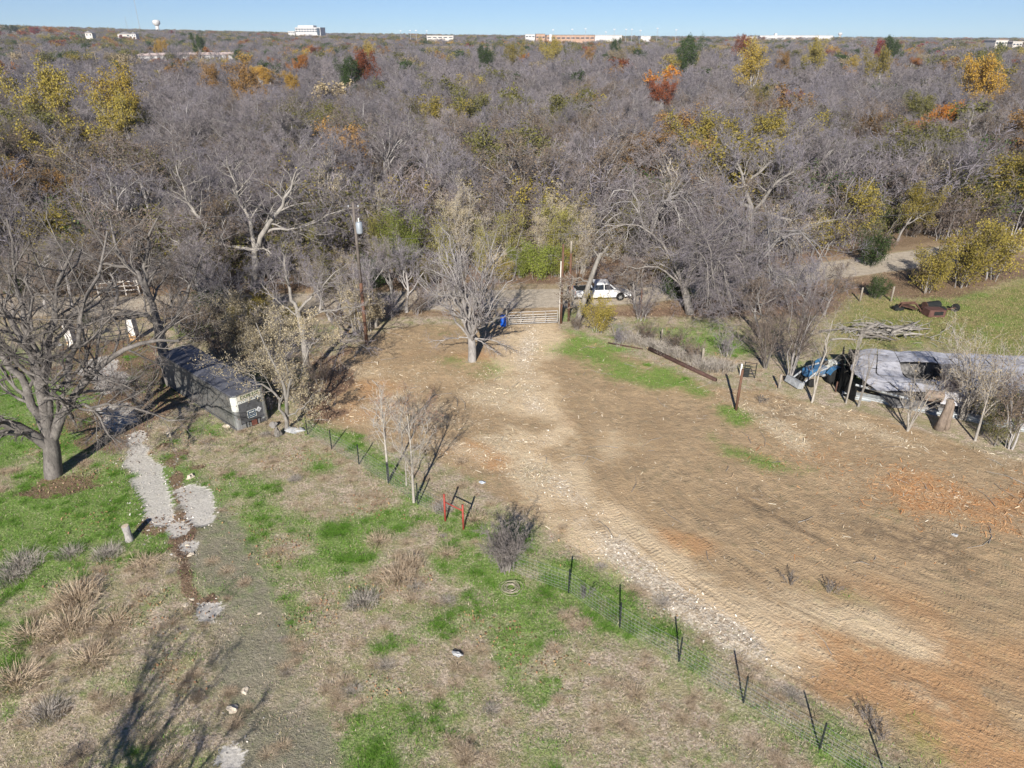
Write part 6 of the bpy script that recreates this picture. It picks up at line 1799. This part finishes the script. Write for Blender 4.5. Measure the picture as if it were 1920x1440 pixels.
# ---------------------------------------------------------------- white gate pillars of the drive
PILLAR = simple('white_stone', (.74, .72, .68), .85, .2, var=.12, scale=4, dirt=(.45, .33, .25), bmp=.4)
ORST = simple('orange_stone', (.50, .30, .14), .9, .1, var=.3, scale=5)
def pillar(pb, lab, h):
    x, y = gp(*pb)
    o = thing('gate_pillar', lab, 'pillar', (x, y, 0), -.12)
    pr = np.random.default_rng(int(pb[0]))
    rows = 9
    for r_ in range(rows):
        z_ = h * (r_ + .5) / rows
        w = .62
        cut = .5 + pr.uniform(-.2, .2)
        for sx0, sx1 in ((0, cut), (cut, 1)):
            MB().box((-w / 2 + w * (sx0 + sx1) / 2, 0, z_), (w * (sx1 - sx0) - .02, w - .03 + pr.uniform(-.02, .02), h / rows - .02)).build('stone', ORST if r_ < 2 and pr.uniform() < .7 or (r_ < 4 and pr.uniform() < .2) else PILLAR, o, bevel=.015)
    MB().box((0, 0, h / 2), (w_core := .58, .56, h - .02)).build('core', OFFW, o)
    MB().box((0, 0, h + .04), (.74, .72, .09)).build('cap', GREYW, o, bevel=.02)
    MB().lathe([(.2, h + .08), (.14, h + .16), (.02, h + .2)], 8).build('finial', GREYW, o)
    return o
pillar((139, 653), 'white stone gate pillar on the left of the old drive entrance', 2.2)
pillar((254, 637), 'white stone gate pillar on the right of the old drive entrance', 2.2)
# sagging wire gate between the pillars
ga = np.array(gp(152, 650)); gb = np.array(gp(246, 637))
wg = thing('driveway_gate', 'dark low tube gate between the white stone pillars', 'gate', (ga[0], ga[1], 0), math.atan2(gb[1] - ga[1], gb[0] - ga[0]))
wl = np.linalg.norm(gb - ga)
for z_ in (.2, .6, 1.0): MB().tube([(0, 0, z_), (wl, 0, z_)], .03, 6).build('rail', BLACK, wg)
for k in range(7): MB().tube([(wl * k / 6, 0, .15), (wl * k / 6, 0, 1.05)], .02, 5).build('bar', BLACK, wg)
# white board fence across the road, left
wa = np.array(gp(186, 558)); wb = np.array(gp(262, 552))
wf = thing('board_fence', 'short run of white board fence across the road behind the arching oak', 'fence', (wa[0], wa[1], 0), math.atan2(wb[1] - wa[1], wb[0] - wa[0]))
wl = np.linalg.norm(wb - wa)
for z_ in (.55, 1.0, 1.45): MB().box((wl / 2, 0, z_), (wl, .04, .10)).build('rail', OFFW, wf)
for k in range(4): MB().box((wl * k / 3, .06, .8), (.10, .1, 1.6)).build('post', OFFW, wf)

# ---------------------------------------------------------------- wire fence with steel T-posts
TPOST = simple('green_black_tpost', (.016, .022, .020), .6, .3, var=.2)
WIRE = simple('fence_wire', (.36, .37, .37), .5, .5, .5, var=.1)
def tpost(parent, x, y, h=1.42, lean=(0, 0)):
    m = MB()
    m.add([], [])
    hw, t = .035, .012
    lx_, ly_ = lean
    for (x0, x1, y0, y1) in ((-hw, hw, -t, t), (-t, t, t, hw * 1.6)):
        m.add([(x0, y0, -.2), (x1, y0, -.2), (x1, y1, -.2), (x0, y1, -.2), (x0 + lx_, y0 + ly_, h), (x1 + lx_, y0 + ly_, h), (x1 + lx_, y1 + ly_, h), (x0 + lx_, y1 + ly_, h)], [(0, 1, 5, 4), (1, 2, 6, 5), (2, 3, 7, 6), (3, 0, 4, 7), (4, 5, 6, 7), (0, 3, 2, 1)])
    return m.build('t_post', TPOST, parent, loc=(x, y, 0))
def wire_fence(lab, pts, skip_posts=()):
    o = thing('wire_fence', lab, 'fence', (0, 0, 0))
    W_ = [gp(*p) for p in pts]
    for i, (x, y) in enumerate(W_):
        if i in skip_posts: continue
        tpost(o, x, y, 1.42 + RNG.uniform(-.05, .08), (RNG.uniform(-.03, .03), RNG.uniform(-.03, .03)))
    hm, vm = MB(), MB()
    for (x0, y0), (x1, y1) in zip(W_[:-1], W_[1:]):
        L = math.hypot(x1 - x0, y1 - y0); ns = max(4, int(L / .5))
        zs = (.06, .20, .36, .54, .74, .96, 1.2)
        sag = [0] * (ns + 1)
        for z_ in zs:
            hm.tube([(x0 + (x1 - x0) * t, y0 + (y1 - y0) * t, z_ - .03 * math.sin(t * math.pi)) for t in np.linspace(0, 1, 5)], .006, 3, False)
        nv_ = int(L / .18)
        for k in range(nv_):
            t = k / nv_
            x = x0 + (x1 - x0) * t; y = y0 + (y1 - y0) * t
            vm.tube([(x, y, .05), (x + RNG.uniform(-.01, .01), y, 1.17)], .003, 3, False)
    hm.build('line_wire', WIRE, o)
    vm.build('stay_wire', WIRE, o)
    return o
wire_fence('near run of woven wire fence on black T-posts at the lower right', [(958, 1070), (1066, 1110), (1162, 1177), (1273, 1242), (1394, 1318), (1537, 1404), (1672, 1488)], skip_posts=(0,))
wire_fence('far run of woven wire fence from the trailer to the red brace', [(577, 815), (622, 842), (673, 870), (728, 906), (784, 945), (836, 972)], skip_posts=(5,))
REDP = simple('red_pipe', (.34, .055, .04), .6, .3, var=.2, scale=4, dirt=(.20, .09, .07))
ra = np.array(gp(835, 976)); rb = np.array(gp(869, 992))
rb_ = thing('brace', 'red pipe H-brace of the wire fence', 'fence brace', (ra[0], ra[1], 0), math.atan2(rb[1] - ra[1], rb[0] - ra[0]))
rl_ = np.linalg.norm(rb - ra)
MB().tube([(0, 0, -.2), (0, 0, 1.75)], .055, 8).build('post', REDP, rb_, True)
MB().tube([(rl_, 0, -.2), (rl_, 0, 1.6)], .055, 8).build('post', REDP, rb_, True)
MB().tube([(0, 0, 1.25), (rl_, 0, 1.2)], .035, 8).build('crossbar', REDP, rb_, True)
# ---------------------------------------------------------------- stump and litter on the ground
sx_, sy_ = gp(243, 1012)
sp = thing('tree_stump', 'tall cut stump standing beside the gravel drive', 'stump', (sx_, sy_, 0))
MB().tube([(0, 0, -.1), (.01, 0, .08), (.0, 0, .4), (-.03, 0, .9)], [.27, .21, .18, .19], 12).build('trunk', BARK_GREY, sp, True)
MB().tube([(-.03, 0, .89), (-.032, 0, .915)], .18, 12).build('cut_face', simple('sawn_wood', (.55, .46, .35), .9, .1, var=.15, scale=6), sp)
sx_, sy_ = gp(1768, 804)
sp = thing('split_stump', 'broad brown split stump in the fence row before the pale rail', 'stump', (sx_, sy_, 0))
MB().tube([(-.3, 0, -.1), (-.2, 0, .6), (-.05, .05, 1.5), (0, .1, 2.2)], [.34, .28, .24, .22], 10).tube([(.18, -.05, -.1), (.2, 0, .8), (.22, .1, 1.9)], [.22, .18, .14], 8).build('trunk', bark('brown_bark', (.17, .135, .11), (.28, .225, .18)), sp, True)
def lump(pxy, size, mat, name, lab, cat, seed=1, grp=None, rz=0.0):
    x, y = gp(*pxy)
    rg = np.random.default_rng(seed)
    o = MB()
    bm = bmesh.new(); bmesh.ops.create_icosphere(bm, subdivisions=2, radius=1)
    v = [(p.co.x * size[0] * rg.uniform(.55, 1.3), p.co.y * size[1] * rg.uniform(.55, 1.3), max(p.co.z, -.3) * size[2] * rg.uniform(.2, 1.5)) for p in bm.verts]
    f = [tuple(q.index for q in p.verts) for p in bm.faces]
    bm.free()
    t = tag(o.add(v, f).build(name, mat, None), lab, cat, grp)
    t.location = (x, y, size[2] * .3); t.rotation_euler = (0, 0, rz)
    return t
TARP = simple('white_tarp', (.38, .39, .40), .6, .3, var=.3, scale=5, dirt=(.22, .20, .18))
CREAM = simple('pale_rock', (.62, .54, .43), .9, .1, var=.15, scale=6)
lump((858, 1227), (.28, .14, .09), TARP, 'plastic_litter', 'scrap of white plastic lying in the dry field', 'litter', 2, rz=-.5)
lump((552, 808), (.7, .4, .2), TARP, 'tarp_heap', 'grey-white crumpled tarp heap right of the trailer corner', 'tarp', 3)
lump((522, 818), (.24, .24, .45), BARK_PALE, 'old_stump', 'gnarled stump between trailer corner and tarp heap', 'stump', 4)
lump((513, 800), (.3, .25, .3), BARK_GREY, 'root_lump', 'gnarled root lump at the trailer corner behind the old stump', 'stump', 14)
lump((425, 800), (.34, .16, .1), CREAM, 'pale_rock', 'pale rock against the trailer skirt', 'rock', 5)
lump((357, 895), (.22, .30, .14), CREAM, 'pale_rock', 'pale chunk on the leaf litter between the gravel patches', 'rock', 6)
bx_, by_ = gp(317, 820)
bk = thing('block', 'small upright cream block beside the drive near the trailer', 'block', (bx_, by_, 0), .5)
MB().box((0, 0, .18), (.24, .16, .4)).build('body', CREAM, bk, bevel=.02); MB().box((0, -.084, .24), (.1, .01, .1)).build('hollow_shade', BLACK, bk)  # nothing is cut out; a black plate paints the shade of a hole
for i, (p, s) in enumerate((((352, 1022), .16), ((358, 1040), .2), ((348, 1135), .18), ((360, 1124), .14), ((402, 1228), .14), ((460, 1295), .24), ((437, 1330), .3), ((487, 1150), .12), ((505, 1235), .14))):
    lump(p, (s * .9, s * .65, s * .25), CREAM, 'limestone_rock', 'pale limestone rock half sunk in the worn drive', 'rock', 20 + i, 'rocks in the worn drive', i)
lump((110, 648), (.3, .2, .15), TARP, 'white_litter', 'white litter left of the left gate pillar', 'litter', 31)
lump((1245, 1143), (.06, .05, .05), TARP, 'insulator', 'white tag on the near wire fence', 'litter', 33)
lump((1790, 1004), (.2, .14, .08), TARP, 'plastic_litter', 'scrap of white plastic on the far side of the dirt lot', 'litter', 34)
lump((905, 905), (.22, .14, .09), simple('grey_plastic', (.45, .5, .56), .6, .3, var=.15), 'plastic_litter', 'grey plastic scrap on the lot behind the brown shrub', 'litter', 35)
cx_, cy_ = gp(958, 1104)
co = thing('wire_coil', 'coil of pale wire lying in the grass by the brown shrub', 'wire coil', (cx_, cy_, .03))
STRAW = simple('pale_wire', (.40, .35, .28), .8, .2, var=.2)
cr_ = np.random.default_rng(4)
m = MB()
for k in range(9):
    R0 = .40 + cr_.normal() * .10; ph = cr_.uniform(0, 6)
    m.tube([(R0 * (1 + .08 * math.sin(3 * a + ph)) * math.cos(a), R0 * math.sin(a) * .95, .03 + .03 * math.sin(2 * a + ph) + .006 * k) for a in np.linspace(0, 6.2, 22)], .010, 4)
m.build('loops', STRAW, co)
# ---------------------------------------------------------------- grass, litter, chips
GR = attrmat('grass_blades', .8)
def blades(name, n, region, dens_fn, hgt, wid, pal, lay=0.6, seed=1, label=None):
    """upright or matted blades: one triangle each"""
    rng = np.random.default_rng(seed)
    x0, x1, y0, y1 = region
    x = rng.uniform(x0, x1, n * 3); y = rng.uniform(y0, y1, n * 3)
    k = rng.uniform(0, 1, n * 3) < dens_fn(x, y)
    x = x[k][:n]; y = y[k][:n]; n = len(x)
    z = ground_z(x, y)
    a = rng.uniform(0, 2 * np.pi, n)
    h = rng.uniform(hgt[0], hgt[1], n); w = rng.uniform(wid[0], wid[1], n)
    fx = rng.normal(size=n) * lay * h; fy = rng.normal(size=n) * lay * h
    V = np.empty((n, 3, 3))
    V[:, 0] = np.stack([x - np.cos(a) * w / 2, y - np.sin(a) * w / 2, z - .01], 1)
    V[:, 1] = np.stack([x + np.cos(a) * w / 2, y + np.sin(a) * w / 2, z - .01], 1)
    V[:, 2] = np.stack([x + fx, y + fy, z + h * np.clip(1 - .4 * np.hypot(fx, fy) / h, .25, 1)], 1)
    P = np.array(pal); c = P[rng.integers(0, len(P), n)] * rng.uniform(.75, 1.25, (n, 1))
    me = np_mesh(name, V.reshape(-1, 3), None, np.arange(n * 3).reshape(n, 3), mat=GR, fcol=c)
    return tag(link(name, me), kind='stuff')
def flakes(name, n, region, dens_fn, ln, wd, pal, seed=1, tilt=.25, zoff=.015):
    rng = np.random.default_rng(seed)
    x0, x1, y0, y1 = region
    x = rng.uniform(x0, x1, n * 4); y = rng.uniform(y0, y1, n * 4)
    k = rng.uniform(0, 1, n * 4) < dens_fn(x, y)
    x = x[k][:n]; y = y[k][:n]; n = len(x)
    c0 = np.stack([x, y, ground_z(x, y) + zoff], 1)
    a = rng.uniform(0, 2 * np.pi, n)
    u = np.stack([np.cos(a), np.sin(a), rng.normal(size=n) * tilt], 1); v = np.stack([-np.sin(a), np.cos(a), rng.normal(size=n) * tilt], 1)
    L = (ln[0] + (ln[1] - ln[0]) * rng.uniform(0, 1, n) ** 3)[:, None] / 2; W = rng.uniform(wd[0], wd[1], n)[:, None] / 2
    V = np.stack([c0 - u * L - v * W, c0 + u * L - v * W, c0 + u * L + v * W, c0 - u * L + v * W], 1)
    P = np.array(pal); c = P[rng.integers(0, len(P), n)] * rng.uniform(.75, 1.2, (n, 1))
    me = np_mesh(name, V.reshape(-1, 3), np.arange(n * 4).reshape(n, 4), mat=GR, fcol=c)
    return tag(link(name, me), kind='stuff')
def clump_noise(x, y, f=.6):
    return .5 + .25 * (np.sin(x * f * 2.1 + np.sin(y * f * 1.7) * 2) + np.sin(y * f * 2.4 + np.sin(x * f * 1.3 + 1) * 2))
def field(x, y):
    return (1 - mval(m_dirt, x, y)) * (1 - mval(m_conc, x, y)) * (1 - .9 * mval(m_worn, x, y)) * (1 - mval(m_road, x, y)) * (1 - .8 * mval(m_litter, x, y))
DRYP = [(.50, .41, .30), (.42, .34, .24), (.60, .51, .39), (.34, .27, .18), (.46, .40, .32), (.36, .32, .17)]
GRNP = [(.09, .22, .025), (.14, .30, .035), (.07, .165, .02), (.19, .31, .06)]
blades('dry_grass', 230000, (-40, 21, 13, 52), lambda x, y: field(x, y) * (.3 + .7 * clump_noise(x, y)) * (1 - .75 * mval(m_green, x, y)) * np.clip(1.5 - y / 50, .3, 1), (.04, .17), (.012, .035), DRYP, .9, 1)
blades('green_grass', 240000, (-40, 21, 13, 60), lambda x, y: np.clip(field(x, y) + .6 * mval(m_dirt, x, y), 0, 1) * sm(mval(m_green, x, y), .05, .9) * (.35 + .65 * clump_noise(x, y, 1.3)), (.05, .18), (.014, .035), GRNP, .5, 2)
blades('sparse_grass', 60000, (-40, 21, 13, 52), lambda x, y: field(x, y) * .9, (.03, .11), (.012, .028), GRNP + [(.20, .22, .09)], .6, 3)
blades('pasture_grass', 60000, (18, 62, 46, 80), lambda x, y: mval(m_past, x, y), (.06, .2), (.03, .07), [(.30, .25, .12), (.20, .22, .07), (.14, .19, .05), (.36, .30, .17)], .6, 4)
CHIP = [(.70, .60, .42), (.60, .48, .32), (.78, .70, .55), (.52, .40, .26), (.45, .32, .2)]
flakes('wood_chips', 34000, (-16, 36, 20, 60), lambda x, y: mval(m_dirt, x, y) * np.clip(mval(m_chips, x, y) * 1.0 - .05, 0, 1), (.06, .55), (.015, .045), CHIP, 5)
flakes('scattered_chips', 4500, (-16, 36, 18, 60), lambda x, y: mval(m_dirt, x, y) * sm(y, 24, 36) * .5, (.05, .5), (.012, .04), CHIP, 6)
flakes('orange_shreds', 7000, (14, 36, 22, 44), lambda x, y: mval(m_orange, x, y) * mval(m_dirt, x, y) * sm(y, 27, 31), (.08, .7), (.012, .035), [(.55, .28, .12), (.48, .22, .09), (.62, .38, .2)], 7)
flakes('gravel_stones', 5000, (-4, 14, 18, 62), lambda x, y: np.clip(mval(m_gravel, x, y) * 1.4, 0, 1), (.03, .12), (.03, .07), [(.75, .68, .57), (.62, .55, .45), (.82, .77, .68)], 8, .5, .02)
m_conc_near = blur(m_conc, 3)
flakes('limestone_bits', 5000, (-30, 2, 12, 46), lambda x, y: np.clip(mval(m_conc_near, x, y) * .9, 0, .8), (.04, .16), (.03, .10), [(.62, .58, .52), (.54, .50, .44), (.70, .67, .62)], 18, .4, .02)
flakes('leaf_litter', 38000, (-46, 46, 24, 86), lambda x, y: np.clip(mval(m_litter, x, y), 0, 1) * (1 - mval(m_past, x, y)), (.05, .13), (.04, .08), [(.22, .13, .085), (.18, .11, .075), (.28, .18, .12), (.14, .095, .07), (.36, .27, .18)], 9, .5, .03)
flakes('fallen_leaves', 9000, (-40, 20, 20, 60), lambda x, y: (field(x, y) * sm(clump_noise(x, y, .35), .55, .9)), (.05, .10), (.04, .08), [(.30, .17, .10), (.38, .25, .13)], 10, .5, .05)
# sticks and slash on the lot
sr = np.random.default_rng(12)
sk, skd = MB(), MB()
for k in range(170):
    x = sr.uniform(-14, 36); y = sr.uniform(22, 60)
    if mval(m_dirt, np.array([x]), np.array([y]))[0] < .6 or (y < 27 and sr.uniform() < .8): continue
    a = sr.uniform(0, 6.28); L = sr.uniform(.4, 1.7) ** 1.3; z = float(ground_z(np.array([x]), np.array([y]))[0]) + .03
    p = [(x, y, z), (x + math.cos(a) * L * .5, y + math.sin(a) * L * .5, z + sr.uniform(.0, .12)), (x + math.cos(a + .2) * L, y + math.sin(a + .2) * L, z + sr.uniform(0, .1))]
    (sk if sr.uniform() < .5 else skd).tube(p, [sr.uniform(.012, .025), .015, .008], 4, False)
tag(sk.build('pale_sticks', BARK_PALE), kind='stuff'); tag(skd.build('dark_sticks', BARK_DARK), kind='stuff')
# dry weed clumps in the field
def weed(key, n, h, seed, pal, flare):
    rng = np.random.default_rng(seed)
    a = rng.uniform(0, 6.28, n); r0 = rng.uniform(0, .8, n)
    b0 = np.stack([r0 * np.cos(a), r0 * np.sin(a), np.zeros(n)], 1)
    d = np.stack([np.cos(a), np.sin(a), np.zeros(n)], 1) * (flare * rng.uniform(.1, 1.1, n))[:, None] + rng.normal(size=(n, 3)) * .15
    hh = h * rng.uniform(.4, 1, n)
    mid = b0 + d * hh[:, None] * .4; mid[:, 2] = hh * .6
    tip = b0 + d * hh[:, None] * 1.1; tip[:, 2] = hh * rng.uniform(.45, 1.0, n)
    P = np.stack([b0, mid, tip], 1)
    V, Q = ribbons(rng, P, np.full((n, 3), .014))
    c = np.array(pal)[rng.integers(0, len(pal), n)] * rng.uniform(.8, 1.2, (n, 1))
    STORE[key] = {'crown': np_mesh(key, V, Q, mat=GR, fcol=np.repeat(c, 2, 0))}
TANP = [(.50, .40, .29), (.43, .33, .23), (.58, .48, .36), (.33, .25, .17)]
GRYP = [(.40, .36, .32), (.34, .30, .27), (.47, .43, .38), (.30, .27, .22)]
weed('weed_tan', 700, .7, 1, TANP, .7); weed('weed_tan_b', 600, .42, 2, TANP, 1.3); weed('weed_grey', 700, .55, 3, GRYP, .8)
WD = [((40, 1062), 'weed_grey', 1.25, 'grey feathery weed clump at the left edge below the green grass'), ((22, 1085), 'weed_grey', 1.0, 'second grey feathery weed clump at the far left edge'), ((130, 1040), 'weed_grey', .8, 'small grey weed clump in the green grass left of the stump'), ((200, 1040), 'weed_grey', .9, 'grey weed clump just below the cut stump'),
      ((145, 1125), 'weed_tan', 1.3, 'tall tan weed clump in the middle of the lower left field'), ((128, 1180), 'weed_tan', 1.2, 'tan weed clump below the tallest one'), ((60, 1195), 'weed_tan_b', 1.3, 'splayed tan weed clump at lower left'), ((215, 1170), 'weed_tan_b', 1.1, 'flattened tan weed clump right of the tallest one'),
      ((30, 1280), 'weed_tan_b', 1.3, 'tan weed clump at the left edge low down'), ((170, 1240), 'weed_tan_b', 1.2, 'matted tan weeds below the flattened clump'), ((90, 1340), 'weed_grey', .9, 'greyish weed clump near the bottom left corner'), ((270, 1060), 'weed_tan_b', 1.0, 'matted straw by the dark litter of the drive'),
      ((750, 1085), 'weed_tan', 1.0, 'tan weed clump amid the bright green grass'), ((770, 1060), 'weed_tan', .8, 'smaller tan weed clump behind the one amid green grass'), ((680, 1130), 'weed_grey', .9, 'dark grey weed clump in the centre of the dry field'), ((710, 1015), 'weed_tan_b', .8, 'grey straw clump above the green patch'), ((840, 1040), 'weed_tan_b', .7, 'thin straw clump on the green strip by the fence'), ((890, 975), 'weed_tan_b', .9, 'straw clump at the foot of the red brace'), ((830, 955), 'weed_grey', .7, 'grey weeds at the left foot of the red brace')]
# low tussocks that roughen the field
tr7 = np.random.default_rng(17)
TX = tr7.uniform(-40, 21, 9000); TY = tr7.uniform(13, 54, 9000)
TK = tr7.uniform(0, 1, 9000) < field(TX, TY) * np.clip(clump_noise(TX, TY, .8) * 1.5 - .35, .04, 1) * .55
TX, TY = TX[TK], TY[TK]; nT = len(TX); TS = tr7.uniform(.14, .36, nT)
weed('tuft_green', 500, .5, 5, GRNP, .9)
TG = (mval(m_green, TX, TY) > .4).astype(int) * 3
scatter('field_tussocks', [merged(k) for k in ('weed_tan_b', 'weed_grey', 'weed_tan', 'tuft_green')], np.stack([TX, TY, ground_z(TX, TY)], 1), np.where(TG > 0, 3, tr7.choice([0, 1, 2], nT, p=[.72, .08, .2])), tr7.uniform(0, 6.28, nT), np.stack([TS * 1.5, TS * 1.5, TS], 1))
for p, k, s, l in WD:
    at_px(k, 'weed_clump', l, 'weeds', p, s, RNG.uniform(0, 6), 'dry weed clumps in the field', None)
for p, l in (((1098, 1118), 'small dark weed in the near wire fence by its first post'), ((1650, 1385), 'small dark weed under the near wire fence at the bottom right'), ((1630, 1350), 'dark weed patch beside the tyre tracks by the fence'), ((1480, 1095), 'low dark weed strip in the middle of the tracks'), ((1560, 1110), 'low dark weeds at the end of the strip in the tracks'), ((1430, 755), 'dark weeds under the old fence')):
    at_px('small_dark', 'weed_clump', l, 'weeds', p, .8, RNG.uniform(0, 6), 'dark weeds by the fence and tracks')
# dead reeds along the old fence
for i, p in enumerate(((1190, 640), (1225, 650), (1255, 662), (1290, 672), (1320, 690), (1350, 690))):
    at_px('weed_grey', 'weed_clump', 'standing dry weeds along the old fence beyond the fallen pole', 'weeds', p, 1.5, i, 'dry weeds along the old fence')
# ---------------------------------------------------------------- the air: thin autumn haze round everything
hm = bpy.data.materials.new('haze'); hm.use_nodes = True
hn = hm.node_tree; hn.nodes.clear()
ho = hn.nodes.new('ShaderNodeOutputMaterial'); hv_ = hn.nodes.new('ShaderNodeVolumePrincipled')
hv_.inputs['Color'].default_value = (.88, .94, 1.0, 1); hv_.inputs['Density'].default_value = .00010
hv_.inputs['Anisotropy'].default_value = 0.0
hn.links.new(hv_.outputs[0], ho.inputs['Volume'])
hz_ = MB().box((0, 0, 45), (7600, 7600, 250)).build('haze', hm)
tag(hz_, kind='stuff')
